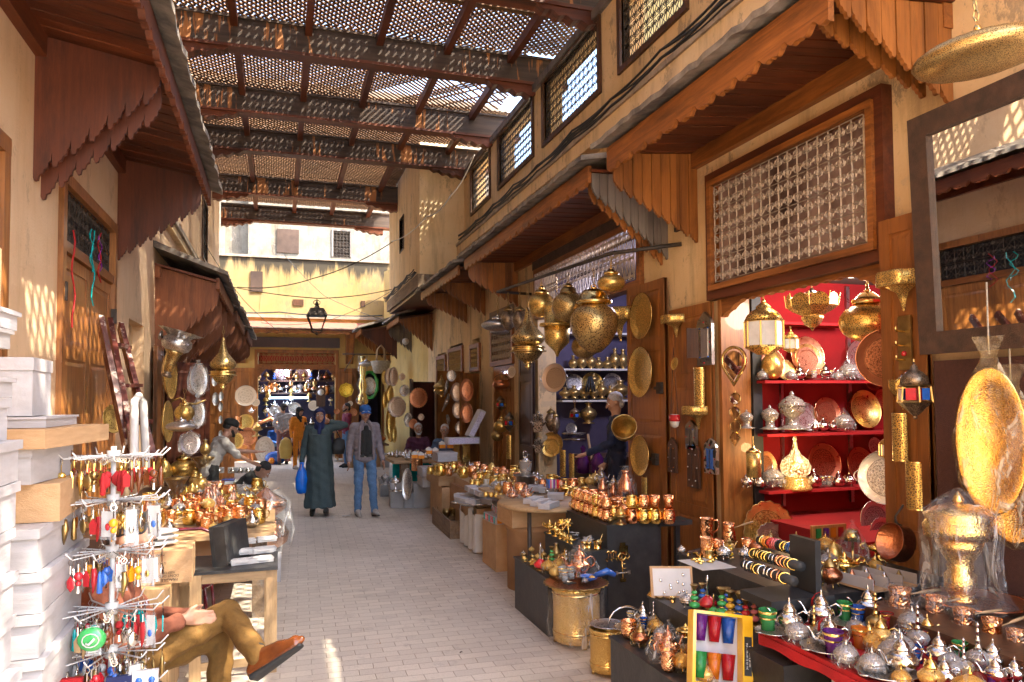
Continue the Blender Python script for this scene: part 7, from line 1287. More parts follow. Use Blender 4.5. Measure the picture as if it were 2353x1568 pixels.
# ---------------------------------------------------------------- second shop
for z, l in ((2.87, 'top white shelf of the silver lamp shop'), (2.29, 'white shelf with the upper row of silver jars'), (1.79, 'white shelf with the lower row of silver jars')): shelf(l, (4.25, 10.85, z), (6.2, 11.145, z+.03), 'paper')
view(2080, 1300, 1.493); YV = ('Y', 10.95)
for i, (x, y, h, w_) in enumerate(((318, 270, 90, 1), (370, 270, 105, 1), (424, 270, 108, 1), (470, 272, 80, 1.2), (522, 272, 82, 1.2), (568, 272, 135, .8), (616, 272, 130, .8), (268, 440, 70, 1.6), (323, 440, 80, 1.5), (382, 440, 78, 1.4), (442, 440, 80, 1.3), (490, 440, 108, 1), (538, 442, 82, 1.1), (600, 442, 115, 1.6), (440, 350, 60, 1.5), (410, 590, 130, 1.2))):
 at('vase_silver', x, y, h, YV, ['first', 'second', 'third', 'fourth', 'fifth', 'sixth', 'seventh'][i % 7]+(' jar from the left in the upper row of the silver lamp shop' if i < 7 else ' jar from the left in the lower row of the silver lamp shop') if i < 14 else ['brass ball jar on a blue plate between the rows', 'large silver ball jar under the lower shelf'][i-14], 'silver jars in the dim shop', sxy=w_*1.1)
for i, (k, x, y, r, l) in enumerate((('plate_silver', 325, 350, 55, 'blue grey plate behind the left jars'), ('plate_yellow' if 0 else 'plate_brass', 430, 350, 68, 'brass and blue plate in the middle of the lower row'), ('plate_silver', 550, 350, 62, 'silver plate behind the right jars'), ('plate_silver', 305, 620, 35, 'small silver plate standing on the dark counter'))): plate(k, x, y, r, ('Y', 11.05), l, 'plates in the dim shop', 'Y')
for x, y, w_, h, l in ((330, 690, 145, 25, 'lower round silver tin of the stack'), (325, 655, 160, 32, 'upper round silver tin of the stack')): at('plate_silver', x, y, h, ('Y', 10.2), l, s=w_/2*VW[2]/FP*10.4)
tag(bx((4.3, 9.7, .12), (6.2, 10.6, 1.0), 'wood_dark').build('dark_counter'), 'dark wooden counter with round tins, inside the dim shop', 'counter')
for i, x in enumerate((378, 465)):
 p = pos(x, 890, ('X', 4.25)); s_ = 170*VW[2]/FP*depth(p); b = MB(); b.lathe([(.001, 0), (.24, .05), (.27, .4), (.16, .62), (.05, .78), (.10, .9), (.02, 1)], 'glass_violet', 12, lobes=5, la=.12); o = b.build('purple_bag', None, p); o.scale = (s_,)*3; tag(o, ['knotted purple plastic bag beside the stick, left one', 'knotted purple plastic bag beside the stick, right one'][i], 'plastic bag')
tag(MB().tube([pos(440, 900, ('X', 4.2)), pos(405, 655, ('X', 4.3))], .02, 'wood_pale', 6).build('wooden_stick'), 'pale wooden stick standing between the purple bags', 'stick')
view(2048, 910, 1.7227); wt2 = lambda x, yb, h, l, X: at('wall_tube', x, yb, h, ('X', X), l, 'pierced brass tubes', rz=PI/2)
view(2000, 1700, 2.613); wt2(670, 540, 280, 'slim pierced brass tube, left of the pair before the purple bags', 4.0); wt2(760, 550, 250, 'wide pierced brass tube, right of the pair before the purple bags', 3.95)
view(2080, 1300, 1.493); plate('tray_pink_handles', 208, 318, 88, ('X', 3.55), 'round rosette tray hanging in the dim doorway', None, 'X', .1, yaw=.6)
plate('plate_hammered', 190, 712, 72, ('X', 4.1), 'dark round brass plate behind the ship plate', None, 'X', .1, yaw=.9); plate('plate_brass', 186, 733, 56, ('X', 3.95), 'brass plate embossed with sailing ships, on a long handle', None, 'X', .1, yaw=.9)
at('hamsa', 108, 640, 125, ('X', 3.75), 'upper silver hand amulet on the door edge', rz=PI/2+.9); at('hamsa', 110, 765, 95, ('X', 3.75), 'lower silver hand amulet on the door edge', rz=PI/2+.9)
hang('teardrop', 185, 490, 640, ('X', 4.0), 'slim pierced brass drop lamp behind the basket weave one'); hang('egg_box' if 0 else 'teardrop', 212, 515, 655, ('X', 3.95), 'basket weave brass drop lamp', sxy=.8); hang('iron_lantern', 328, 490, 580, ('X', 4.3), 'faceted blue glass lantern on a chain', top=440, sxy=1.4)
p = pos(628, 655, ('X', 3.55)); o = put('small_bowl', p, .27, 0, 'brass bowl with flared rim hanging mouth forward at the door edge', rot=(1.2, 0, -.5))
b = MB(); [b.tube([(.02*cos(a), .02*sin(a), .24), (.06*cos(a), .06*sin(a), .1), (.075*cos(a), .075*sin(a), 0)], [.012, .018, .014], 'rubber_black', 5) for a in [i*PI/4 for i in range(8)]]; tag(b.build('black_tassel', None, pos(420, 400, ('Y', 10.8))), 'big black tassel hanging in front of the jars', 'tassel')
LAMPS += [('dim_shop_lamp', (4.9, 9.2, 3.3), 16, (.72, .72, 1), .2)]
# ---------------------------------------------------------------- middle stalls of the right side
def box(k, px, pyb, w_, d_, h_, label, z=0, rz=0, group=None): p = pos(px, pyb, ('Z', z)); return put(k, p+V(0, d_/2, 0), (w_, d_, h_), rz, label, group)
view(1450, 1500, 2.613)
boxat('box_carton', 2.22, 2.8, 7.66, 8.2, 0, .50, 'brown carton printed DYED RAYON FILAMENT near the orange drum'); o = bpy.data.objects['cardboard_box']
ct = thing('carton_print', 'dark printed panel with lettering and green tape on the brown carton', 'print', (2.50, 7.655, .25)); bx((-.04, -.004, -.25), (.28, .0, .24), 'rubber_black').build('panel', ct); text('Dyed Rayon Filament', .045, ct, (.0, -.006, 0), (PI/2, PI/2, 0), 'carton'); text('Certified By', .03, ct, (-.13, -.004, .1), (PI/2, PI/2, 0), 'rubber_black'); bx((.0, -.007, -.2), (.16, -.005, -.02), 'enamel_green').build('green_tape', ct)
for i in range(2):
 o = thing('mosaic_gift_box', ['lower', 'upper'][i]+' gift box with a printed mosaic border on the brown carton', 'gift box', (2.5+.04*i, 7.85, .505+.09*i), rz=.05-.15*i); bx((-.30+.03*i, -.2, 0), (.28, .2, .085), 'card_white').build('carton', o)
 for j in range(9): bx((-.28+.062*j+.03*i, -.203, .01), (-.225+.062*j+.03*i, -.2, .075), ['enamel_orange', 'enamel_violet', 'enamel_blue'][j % 3]).build('mosaic_tile', o)
 for j in range(7): bx((-.303+.03*i, -.18+.055*j, .01), (-.30+.03*i, -.135+.055*j, .075), ['enamel_teal', 'enamel_red', 'enamel_pink'][j % 3]).build('mosaic_tile', o)
tag(MB().lathe([(.27, 0), (.27, .56), (.285, .57), (.285, .60), (.27, .62), (.001, .62)], 'carton_dark', 30).build('fibre_drum', None, (2.42, 6.98, 0)), 'tall orange brown fibre drum under the carton', 'drum')
boxat('box_carton', 2.12, 2.75, 6.75, 7.25, .62, .19, 'taped brown carton on the fibre drum');
o = thing('round_table', 'half round plank table top with open white boxes', 'table', (2.45, 6.80, .815)); MB().lathe([(.42, 0), (.43, .02), (.42, .04)], 'wood_pale_x', 30, sy=1.25).build('top', o); MB().tube([(-.25, -.32, -.815), (-.25, -.32, 0)], .02, 'iron', 6).build('leg', o); MB().tube([(.3, .3, -.815), (.3, .3, 0)], .02, 'iron', 6).build('leg', o)
view(2000, 1700, 2.613)
for i, (x, y) in enumerate(((395, 830), (470, 855), (560, 885))): p = pos(x, y, ('Z', .86)); put('open_box', p+V(0, .12, 0), (.11, .24, .05), -.75, ['first', 'second', 'third'][i]+' open white box of the three on the half round table', 'open white boxes')
for i, (x, y, l) in enumerate(((520, 720, 'white display box with small purses'), (410, 700, 'white box left of the small purses'), (620, 790, 'white box behind the three open boxes'))): p = pos(x, y, ('Z', .86)); put('box_mauve', p+V(0, .1, 0), (.16, .12, .06), -.4, l)
for k, x, y, h, l in (('cup_plain', 447, 690, 115, 'copper tumbler behind the purse box'), ('teapot_copper_film', 640, 730, 135, 'wrapped copper teapot left of the brass swan'), ('aladdin', 690, 745, 170, 'brass swan necked lamp beside the copper mugs'), ('teapot_copper_film', 130, 780, 130, 'wrapped copper teapot on the plank, left one'), ('teapot_copper_film', 275, 780, 140, 'wrapped copper teapot on the plank, right one'), ('mortar', 302, 795, 80, 'tiny brass mortar by the wrapped teapots'), ('bowl_brass', 370, 620, 70, 'brass lidded dish on trays behind the wrapped teapots'), ('bowl_brass', 260, 620, 60, 'low brass dish on the silver tray')): at(k, x, y, h, ('Z', .84), l)
for i in range(6): p = pos(505+17*i, 660, ('Z', .93)); bx((-.012, -.04, 0), (.012, .04, .09), ['enamel_blue', 'enamel_pink', 'paper', 'enamel_violet', 'iron_pale', 'enamel_red'][i]).build('small_purse', None, p); tag(bpy.context.scene.objects[-1] if False else bpy.data.objects['small_purse' if i == 0 else f'small_purse.{i:03d}'], ORD[i]+' small fabric purse from the left in the white box', 'purse', 'small fabric purses')
view(1450, 1500, 2.613)
p = pos(1705, 1150, ('Z', .90)); s_ = depth(p)/FP*VW[2]; single('engraved_basin', 'large pewter basin with wide rim under the silver pail', 'basin', p, {'basin': MB().lathe([(70*s_, 0), (95*s_, 20*s_), (100*s_, 80*s_), (130*s_, 100*s_), (128*s_, 108*s_), (60*s_, 95*s_), (.001, 60*s_)], 'pewter', 28, cap=False)})
p = p+V(0, 0, 80*s_); single('silver_pail', 'lidded silver pail with swing handle on the basin', 'pail', p, {'pail': MB().lathe([(50*s_, 0), (58*s_, 70*s_), (72*s_, 165*s_), (74*s_, 170*s_)], 'silver_engr', 22), 'lid': MB().lathe([(72*s_, 170*s_), (40*s_, 182*s_), (15*s_, 190*s_), (12*s_, 215*s_), (.001, 222*s_)], 'silver', 20), 'handle': MB().tube([(-22*s_, 0, 200*s_), (-24*s_, 0, 260*s_), (0, 0, 280*s_), (24*s_, 0, 255*s_), (22*s_, 0, 200*s_)], 4*s_, 'silver', 6)})
boxat('box_carton', 2.75, 3.6, 7.3, 8.3, 0, .80, 'tall carton block behind the half round table'); tag(bx((2.2, 7.2, .80), (3.3, 8.3, .83), 'wood_pale_x').build('plank_top'), 'bare plank carrying wrapped copper teapots', 'shelf')
o = thing('covered_box', 'carton draped with a ragged white cloth under the wide tray', 'box', (2.6, 9.0, 0)); bx((-.33, -.35, 0), (.35, .35, .53), 'carton').build('carton', o)
b = MB(); b.grid(lambda u, v: V(-.36-.02*sin(u*23), -.4+.8*u, .02+.43*v+.08*sin(u*7)*v), 30, 6, 'paper'); b.grid(lambda u, v: V(-.36+.75*u, -.40-.02*sin(u*19), .02+.46*v-.1*v*u), 24, 6, 'paper'); b.build('cloth', o)
plate('tray_handles', 1225, 1350, 265, ('Z', .57), 'wide pewter tray full of small white boxes', face='Z', sx=1)
for i in range(14): p = pos(1030+(i % 7)*62, 1330-(i//7)*55+(i % 3)*12, ('Z', .60)); put('open_box' if i % 3 else 'box_white', p, (.11, .15, .06), .3+.2*(i % 4), ORD[i % 7]+' small white box from the left in the '+['near', 'back'][i//7]+' row on the wide pewter tray', 'small white boxes on the pewter tray')
o = thing('wooden_crate', 'low old wooden crate with dark pewter pitchers on the paving', 'crate', (2.4, 10.3, 0), rz=-.02)
bx((-.2, -.65, .02), (.2, .65, .04), 'wood_old').build('bottom', o); bx((-.22, -.67, 0), (-.2, .67, .24), 'wood_old').build('side', o); bx((.2, -.67, 0), (.22, .67, .24), 'wood_old').build('side', o); bx((-.2, -.67, 0), (.2, -.65, .24), 'wood_old').build('side', o)
for k, x, y, h, l in (('longneck_brass', 820, 1435, 190, 'tall dark pewter pitcher in the crate'), ('vase_silver', 890, 1440, 170, 'square pewter flask in the crate, left one'), ('vase_silver', 945, 1470, 150, 'square pewter flask in the crate, right one'), ('small_bowl', 880, 1490, 90, 'round dark copper pot in the crate'), ('bowl_plain', 890, 1270, 70, 'dull green lidded bowl behind the pitchers')): at(k, x, y, h, ('Z', .10), l)
boxat('box_carton', 2.35, 3.0, 11.0, 11.9, 0, .52, 'plain tall carton in front of the plank door'); boxat('box_dark', 2.45, 3.1, 9.5, 10.9, .25, .35, 'brown carton under the brass teapot'); boxat('box_carton', 2.3, 3.0, 11.0, 12.0, .54, .14, 'flat carton carrying hammered mugs')
tag(bx((2.3, 10.9, .68), (3.2, 12.1, .70), 'carton').build('cardboard_sheet'), 'cardboard sheet carrying the far hammered mugs', 'cardboard')
for i, (k, x, y, h) in enumerate((('mug_gold', 710, 1040, 80), ('mug_gold', 780, 1050, 110), ('mug_gold', 820, 1055, 125), ('mug_copper', 905, 1060, 75), ('mug_gold', 880, 960, 70), ('cup_plain', 940, 965, 80), ('teapot_silver', 920, 1040, 90), ('mug_copper', 790, 950, 60), ('teapot_brass', 850, 990, 70), ('teapot_silver', 690, 1020, 70), ('mug_brass', 1000, 1010, 60), ('mug_copper', 1050, 1020, 70))):
 at(k, x, y, h, ('Z', .70), ORD[i]+' piece from the door side among the far hammered mugs', 'hammered mugs on the cardboard sheet')
for i, (k, x, y, h, l) in enumerate((('mug_gold', 1150, 1175, 80, 'gold mug before the miniature lanterns'), ('mug_copper', 1180, 1120, 90, 'copper mug stacked behind the gold mug'), ('mug_gold', 1200, 1185, 90, 'gold mug nearest to the miniature lanterns'), ('hexlamp', 1315, 1180, 165, 'miniature copper arch lantern'), ('hexlamp', 1375, 1185, 120, 'miniature blue grey arch lantern'), ('hexlamp', 1450, 1190, 145, 'miniature silver arch lantern'), ('teapot_brass', 1525, 1180, 130, 'old brass teapot beside the miniature lanterns'), ('egg_box', 1350, 1050, 140, 'pierced brass egg on a white block'), ('cup_plain', 1200, 1010, 100, 'pink copper canister behind the miniature lanterns'), ('cup_plain', 1270, 1050, 100, 'pink copper canister beside the brass egg'), ('teapot_copper_film', 1235, 1090, 110, 'wrapped copper lot over the mugs'), ('mug_gold', 1290, 1275, 50, 'tiny gold cup in the row by the pierced strip'), ('mug_gold', 1345, 1280, 50, 'second tiny gold cup by the pierced strip'), ('mug_gold', 1400, 1285, 50, 'third tiny gold cup by the pierced strip'), ('bowl_brass', 1450, 1280, 60, 'brass lidded cup by the pierced strip'))): at(k, x, y, h, ('Z', .72 if y < 1200 else .8), l)
boxat('box_carton', 2.5, 3.5, 8.4, 10.8, 0, .70, 'long carton block carrying the miniature lanterns'); put('box_white', onZ(1135, 1103, .72), (.2, .2, .08), 0, 'white block beneath the pierced egg')
for i, (px_, py_, w_, h_, l, z) in enumerate(((590, 1395, .36, .42, 'large grey box at the bottom of the pale stack', 0), (570, 1200, .36, .28, 'box in the middle of the pale stack', .42), (455, 1395, .26, .26, 'small pale box under the leaning tray', 0), (340, 1395, .34, .42, 'pale box under the silver pot tray', 0), (230, 1275, .36, .34, 'white box under the brass burner', 0), (640, 1390, .30, .36, 'box tucked behind the pale stack', 0), (250, 1130, .40, .30, 'white box behind the brass burner', .34))):
 p = pos(px_, py_, ('Z', 0)); put('box_mauve' if i % 2 else 'box_grey', p+V(.1, w_/2, z), (w_, w_, h_), -.05, l, 'pale boxes on the paving')
for i, (px_, py_, w_, l) in enumerate(((650, 1110, .4, 'flat pale box, lower one beside the copper planter'), (655, 1030, .38, 'flat pale box, upper one beside the copper planter'), (985, 920, .25, 'white box before the far brass planter'), (975, 850, .22, 'small white box stacked before the far brass planter'))): p = onZ(*vp(px_, 1330), 0) if i < 2 else pos(px_, 1150, ('Z', .3)); put('box_white', (2.4+.25*(i > 1), 12.2-.0*i, .42+.16*i if i < 2 else .62+.2*(i-2)), (.34, .5, .15), 0, l)
for i, (x, y, h, k, l) in enumerate(((570, 1000, 140, 'bucket_copper', 'hammered copper planter holding white cup boxes'), (717, 930, 110, 'bucket', 'brass planter behind the copper one'), (868, 895, 145, 'bucket', 'brass planter in the middle holding cup boxes'), (1040, 920, 215, 'bucket', 'broad brass planter with a patterned box on top'))): at(k, x, y, h, ('Z', .62), l, 'metal planters behind the far stall')
for i, (x, y) in enumerate(((543, 870), (610, 875), (693, 825), (760, 830), (832, 765), (915, 765))): p = pos(x, y, ('Y', 12.4-.0*i)); s_ = 60*VW[2]/FP*depth(p); single('cup_box', ORD[i]+' orange cup box with peaked white card, from the alley side', 'box', p, {'carton': bx((-s_/2, -s_/2, 0), (s_/2, s_/2, s_*.6), 'enamel_orange'), 'card': MB().poly([(-s_/2, s_*.6), (s_/2, s_*.6), (s_/2, s_*.9), (0, s_*1.2), (-s_/2, s_*.9)], s_*.9, 'paper')}, group='orange cup boxes')
p = pos(1040, 720, ('Y', 12.3)); single('patterned_box', 'lilac printed box lying on the broad brass planter', 'box', p, {'carton': bx((-.28, -.12, 0), (.28, .12, .11), 'card_white'), 'print': bx((-.26, -.122, .01), (.26, -.12, .10), 'lilac_print')}, .1); single('patterned_box', 'lilac printed box standing slanted on the other one', 'box', p+V(.12, 0, .12), {'carton': bx((-.05, -.1, 0), (.05, .1, .5), 'card_white'), 'print': bx((-.045, -.102, .03), (.045, -.1, .47), 'lilac_print')}, rot=(0, .5, .1))
o = thing('market_table', 'low table crowded with tiny silver teapots', 'table', (2.45, 14.0, 0)); bx((-.5, -.75, .70), (.6, .75, .75), 'wood_pale_x').build('top', o); bx((-.35, -.70, 0), (-.2, -.5, .7), 'wood_old').build('leg', o); bx((.3, -.7, 0), (.45, -.5, .7), 'wood_old').build('leg', o); bx((-.42, -.1, 0), (.4, .3, .69), 'enamel_teal').build('teal_cloth', o)
for i in range(44):
 x, y = 2.0+rnd.random()*.98, 13.3+(i//9)*.29+rnd.random()*.1; put('tiny_pot' if i % 4 else 'bowl_plain', (x, y, .75), .10+.03*rnd.random(), rnd.random()*6, 'one of the tiny silver pots crowding the low table', 'tiny silver pots')
for k, x, y, h, l in (('goblet', 345, 1215, 165, 'silver footed pot on a tray before the leaning tray'), ('candle_tower', 235, 1150, 130, 'brass footed burner on the white box'), ('longneck', 535, 790, 80, 'silver pot with tall lid on the table edge'), ('teapot_silver', 655, 770, 110, 'silver teapot before the two seated men'), ('longneck_brass', 610, 810, 130, 'brass bottle before the two seated men')): at(k, x, y, h, ('Z', .42 if x < 400 else .75), l)
plate('plate_silver', 345, 1220, 72, ('Z', .42), 'silver tray under the footed pot', face='Z'); plate('oval_wrapped', 470, 1140, 165, ('Y', 12.3), 'tall oval silver tray in film leaning on the pale boxes', None, 'Y', .1, .36, 0, -.5)
# ---- plates on the maroon and orange doors and beside them
PD = 'plates hung on the far door leaves'; mk2 = lambda *a: plate(*a)
for k, x, y, r, Yd, sx, l in (('plate_flower', 585, 240, 104, 18.0, .9, 'olive flower edged plate on the maroon door'), ('plate_scallop', 362, 335, 108, 17.6, .88, 'pale scalloped plate with star pattern on the maroon door'), ('plate_silver', 440, 165, 62, 18.6, .85, 'silver chased dish on the maroon door'), ('tray_pink_handles', 415, 20, 38, 18.6, .85, 'small handled dish at the top of the maroon door'),
 ('tray_handles', 480, 470, 75, 17.6, .6, 'silver ringed frame plate low on the maroon door'), ('plate_copper', 530, 510, 52, 17.5, .9, 'wrapped copper pan low on the maroon door'), ('tray_pink_handles', 612, 440, 36, 17.5, .9, 'small copper dish with handles low on the maroon door'),
 ('plate_brass', 230, 30, 75, 19.6, .4, 'yellow plate edge on beside the maroon door'), ('plate_pink', 280, 20, 92, 19.5, .5, 'pink plate beside the maroon door'), ('plate_pink', 325, 20, 100, 19.4, .5, 'pale plate beside the maroon door'), ('plate_hammered', 290, 210, 100, 19.4, .4, 'brown hammered plate beside the maroon door'), ('plate_hammered', 235, 260, 90, 19.8, .3, 'olive plate edge on beside the maroon door'), ('plate_brass', 300, 500, 200, 19.2, .25, 'long curved golden tray low beside the maroon door'), ('plate_brass', 335, 620, 90, 19.0, .3, 'pale brass plate low beside the maroon door')): plate(k, x, y, r, ('Y', Yd-.25), l, PD, 'Y', .05, sx, 0, -.35)
for k, x, y, r, Yd, sx, l in (('tray_handles', 930, 10, 60, 14.0, .8, 'orange round tray at the top of the far doorway'), ('tray_pink_handles', 985, 180, 98, 14.3, .6, 'pale pink plate, upper of the far doorway'), ('plate_pink', 1000, 365, 88, 14.3, .7, 'pale chased plate, middle of the far doorway'), ('tray_handles', 1020, 550, 68, 14.3, .75, 'small wrapped silver plate, lowest of the far doorway'), ('plate_copper', 1090, 160, 118, 13.6, .6, 'dark glossy plate, upper one by the orange door'), ('plate_copper', 1090, 395, 105, 13.6, .6, 'dark glossy plate, lower one by the orange door')): plate(k, x, y, r, ('Y', Yd-.1), l, PD, 'Y', .05, sx, 0, -.35)
hang('drop', 825, 0, 240, ('Y', 15.4), 'silver drop lamp in the far doorway', sxy=1.6)
shelf('glass shelf with bottles in the far doorway', (4.22, 17.0, 1.75), (5.1, 17.28, 1.78), 'wood_dark'); shelf('lower shelf with a jug in the far doorway', (4.22, 17.0, 1.1), (5.1, 17.28, 1.13), 'wood_dark')
for i, (x, y, h, k) in enumerate(((810, 250, 90, 'teapot_copper'), (820, 495, 110, 'vase_silver'), (830, 250, 60, 'bowl_brass'))): at(k, x, y, h, ('Y', 16.9), ['copper pot on the far doorway shelf', 'glass and brass jug on the far doorway shelf', 'brass bowl on the far doorway shelf'][i])
for i, (xa, ya, xb, yb) in enumerate(((885, 60, 850, 230), (905, 200, 830, 385), (885, 420, 895, 540))): tag(MB().tube([pos(xa, ya, ('Y', 15.2)), pos((xa+xb)/2+8, (ya+yb)/2, ('Y', 15.15)), pos(xb, yb, ('Y', 15.2))], [.03, .045, .008], 'silver_engr', 5).build('sheathed_dagger'), ['upper', 'middle', 'lowest'][i]+' silver sheathed sword hanging in the far doorway', 'sword')
XW = ('X', 3.7); hang('pot_hanging', 1450, 20, 150, XW, 'round copper cauldron hanging before the plank door', top=-60, sxy=1.5); hang('iron_lantern', 1445, 215, 385, XW, 'dark star shaped lantern before the plank door', sxy=1.2); hang('globe', 1455, 420, 605, XW, 'round pewter globe lamp before the plank door', sxy=1.2, top=250); hang('iron_lantern', 1535, 380, 600, XW, 'tilted paned bronze lantern before the plank door', top=300); hang('globe_dark', 1410, 545, 695, XW, 'brass basket lamp, lowest before the plank door')
wt2(1540, 880, 250, 'thin pierced brass tube by the plank door', 3.76); plate('plate_plain', 1560, -30, 62, ('X', 3.6), 'pale dish hung edge on by the plank door', None, 'X', .1, .8, yaw=.7)
single('security_camera', 'white dome camera on the far maroon canopy', 'camera', onY(1181*0+932, 785, 19.3), {'base': MB().lathe([(.09, 0), (.07, .03)], 'plastic_white', 12, Matrix.Rotation(PI/2, 4, 'X')), 'eye': MB().ball((0, -.04, 0), .06, 'plastic_white', 10)})
# ---------------------------------------------------------------- left hand side
G1 = 'white shoe boxes stacked by the door'
z = 0; rr = random.Random(3); c2 = []; XB2 = -.86
for i, (h, k) in enumerate([(.35, 'box_grey'), (.35, 'box_grey'), (.14, 'box_white'), (.115, 'box_white'), (.12, 'box_white'), (.13, 'box_white'), (.12, 'box_white'), (.13, 'box_white')]):
 c2.append((z, h, k)); z += h+.002
for i, (zz, h, k) in enumerate(c2): put(k, (-.87+rr.uniform(-.015, .01), 2.84+rr.uniform(-.02, .02), zz), (.40, .60, h), rr.uniform(-.04, .04), ORD[i]+' box from the ground in the white stack nearest to the key ring rack', G1)
put('box_carton', (-.80, 2.86, z), (.26, .36, .12), .05, 'small open carton in the middle of the white stack by the rack'); put('box_white', (-.84, 2.82, z+.122), (.26, .34, .11), -.1, 'white box with a handwritten mark above the small carton'); put('box_carton', (-.80, 2.90, z+.234), (.30, .56, .06), -.12, 'long flat carton across the top of the white stack'); put('box_white', (-.84, 2.92, z+.296), (.26, .40, .035), 0, 'flat white box on the long flat carton'); put('box_white', (-.86, 2.86, z+.333), (.20, .26, .19), .05, 'tall white box with separate lid, highest on its stack')
z = 0
for i, (h, k) in enumerate([(.35, 'box_grey'), (.30, 'box_white'), (.25, 'box_white'), (.12, 'box_white'), (.12, 'box_white'), (.13, 'box_white'), (.12, 'box_white'), (.11, 'box_white'), (.12, 'box_white'), (.11, 'box_white')]):
 put(k, (-.86+rr.uniform(-.02, .01), 2.0+rr.uniform(-.02, .02), z), (.40, .62, h), rr.uniform(-.04, .04), ORD[i]+' box from the ground in the white stack at the picture edge', G1); z += h+.002
for i, (w_, d_, h, k, l) in enumerate(((.34, .5, .11, 'box_white', 'white box with scribbles at the picture edge'), (.36, .5, .05, 'box_white', 'white lid like box over the scribbled one'), (.33, .45, .07, 'box_carton', 'thin carton under the grey box at the picture edge'), (.34, .46, .05, 'box_grey', 'flat grey box over the thin carton'), (.38, .56, .05, 'box_white', 'wide white lid near the top at the picture edge'), (.32, .42, .16, 'box_carton', 'large carton lying on top of the stack at the picture edge'))):
 put(k, (-.86+.01*(i % 2), 2.04, z), (w_, d_, h), .05*(i % 3-1), l); z += h+.003
kr_ = V(-.56, 2.95, 0); o = thing('key_ring_rack', 'white revolving wire rack hung with key rings and trinkets', 'display rack', kr_)
MB().tube([(0, 0, 0), (0, 0, 1.69)], .009, 'plastic_white', 10).lathe([(.16, 0), (.16, .02), (.02, .05)], 'plastic_white', 16).build('pole', o)
tiers = [1.655, 1.50, 1.32, 1.12, .97, .86]
for t_, z in enumerate(tiers):
 MB().lathe([(.02, z-.02), (.022, z+.02)], 'plastic_white', 12).build('collar', o)
 for i in range(12):
  a = i*PI/6+.2*t_; c, s_ = cos(a), sin(a); MB().tube([(.015*c, .015*s_, z), (.16*c, .16*s_, z+.0), (.185*c, .185*s_, z+.025)], .0028, 'plastic_white', 5).build('arm', o)
tc = [['tassel_red', 'leather_tan', 'gold_shiny', 'brass_old', 'tassel_red'], ['gold_shiny', 'silver', 'brass_old', 'tassel_red', 'beads_amber'], ['beads_amber', 'silver', 'enamel_red', 'enamel_blue', 'brass_old'], ['tassel_red', 'enamel_teal', 'wood_pale', 'leather_tan', 'silver'], ['silver', 'brass_old', 'enamel_red', 'enamel_blue', 'paper'], ['c_navy', 'cloth_red', 'beads_amber', 'enamel_teal', 'wood_pale']]
ki = 0
for t_, z in enumerate(tiers):
 for i in range(12):
  a = i*PI/6+.2*t_; c, s_ = cos(a), sin(a); m = tc[t_][i % len(tc[t_])]; r0 = .165 if i % 2 else .12
  for kk in range(4 if i % 3 else 3):
   r1 = r0-.03*kk+.0; p = kr_+V(r1*c, r1*s_, z); b = MB(); b.tube([(.010*cos(g), 0, -.008+.010*sin(g)) for g in [j*PI/3 for j in range(6)]], .0015, 'silver', 3, closed=True); b.tube([(0, 0, -.018), (0, 0, -.045)], .0018, 'silver' if t_ else 'gold_shiny', 4); sh = (ki*7+t_) % 5
   if sh == 0: b.ball((0, 0, -.058), .015, m, 8); b.ball((0, 0, -.083), .010, m, 8); b.tube([(0, 0, -.09), (0, 0, -.115)], [.003, .005], 'silver', 4)
   elif sh == 1: b.lathe([(.004, -.12), (.010, -.115), (.007, -.06), (.003, -.045)], m, 8)
   elif sh == 2: b.poly([(-.010, -.10), (.010, -.10), (.013, -.065), (0, -.045), (-.013, -.065)], .005, m)
   elif sh == 3: b.lathe([(.001, -.105), (.016, -.09), (.018, -.07), (.001, -.05)], m, 12, Matrix.Diagonal((1, .35, 1, 1)))
   else: b.tube([(0, 0, -.045), (.004, 0, -.08), (-.004, 0, -.13)], [.008, .012, .002], m, 6)
   q = b.build('key_ring', None, p); q.rotation_euler.z = a+PI/2; tag(q, 'key ring with '+{'tassel_red': 'a dark red tassel', 'leather_tan': 'a tan leather charm', 'gold_shiny': 'a gold charm', 'brass_old': 'an old brass charm', 'beads_amber': 'amber yellow beads', 'silver': 'a silver charm', 'enamel_orange': 'an orange charm', 'paper': 'a white card', 'enamel_red': 'a red charm', 'enamel_blue': 'a blue charm', 'enamel_teal': 'a teal slipper charm', 'wood_pale': 'pale wooden beads', 'enamel_green': 'a green charm', 'c_navy': 'a navy cloth charm', 'cloth_red': 'a red cloth charm'}[m]+' on the '+['topmost', 'second', 'third', 'fourth', 'fifth', 'lowest'][t_]+' tier of the rack', 'key ring', 'key rings on the revolving rack'); ki += 1
for i in range(9):
 a = rr.uniform(3.4, 6.2); t_ = [1, 1, 2, 2, 3, 3, 4, 1, 2, 4, 0, 0, 3, 1][i]; p = kr_+V(.15*cos(a), .15*sin(a), tiers[t_]-.02); w_, h = rr.uniform(.03, .05), rr.uniform(.07, .12)
 b = MB(); b.box((-w_/2, -.001, -h), (w_/2, .001, 0), 'paper'); q = b.build('trinket_card', None, p); q.rotation_euler.z = rr.uniform(-.5, .5); MB().box((-w_/2-.006, -.004, -h-.01), (w_/2+.006, -.0035, .01), 'wrap').build('film', q); MB().ball((0, -.006, -h*.6), .009, ['silver', 'enamel_blue', 'gold_shiny', 'enamel_red'][i % 4], 6, (1, .4, 1.4)).build('charm', q); tag(q, 'one of the carded trinkets in clear film on the revolving rack', 'trinket', 'carded trinkets on the rack')
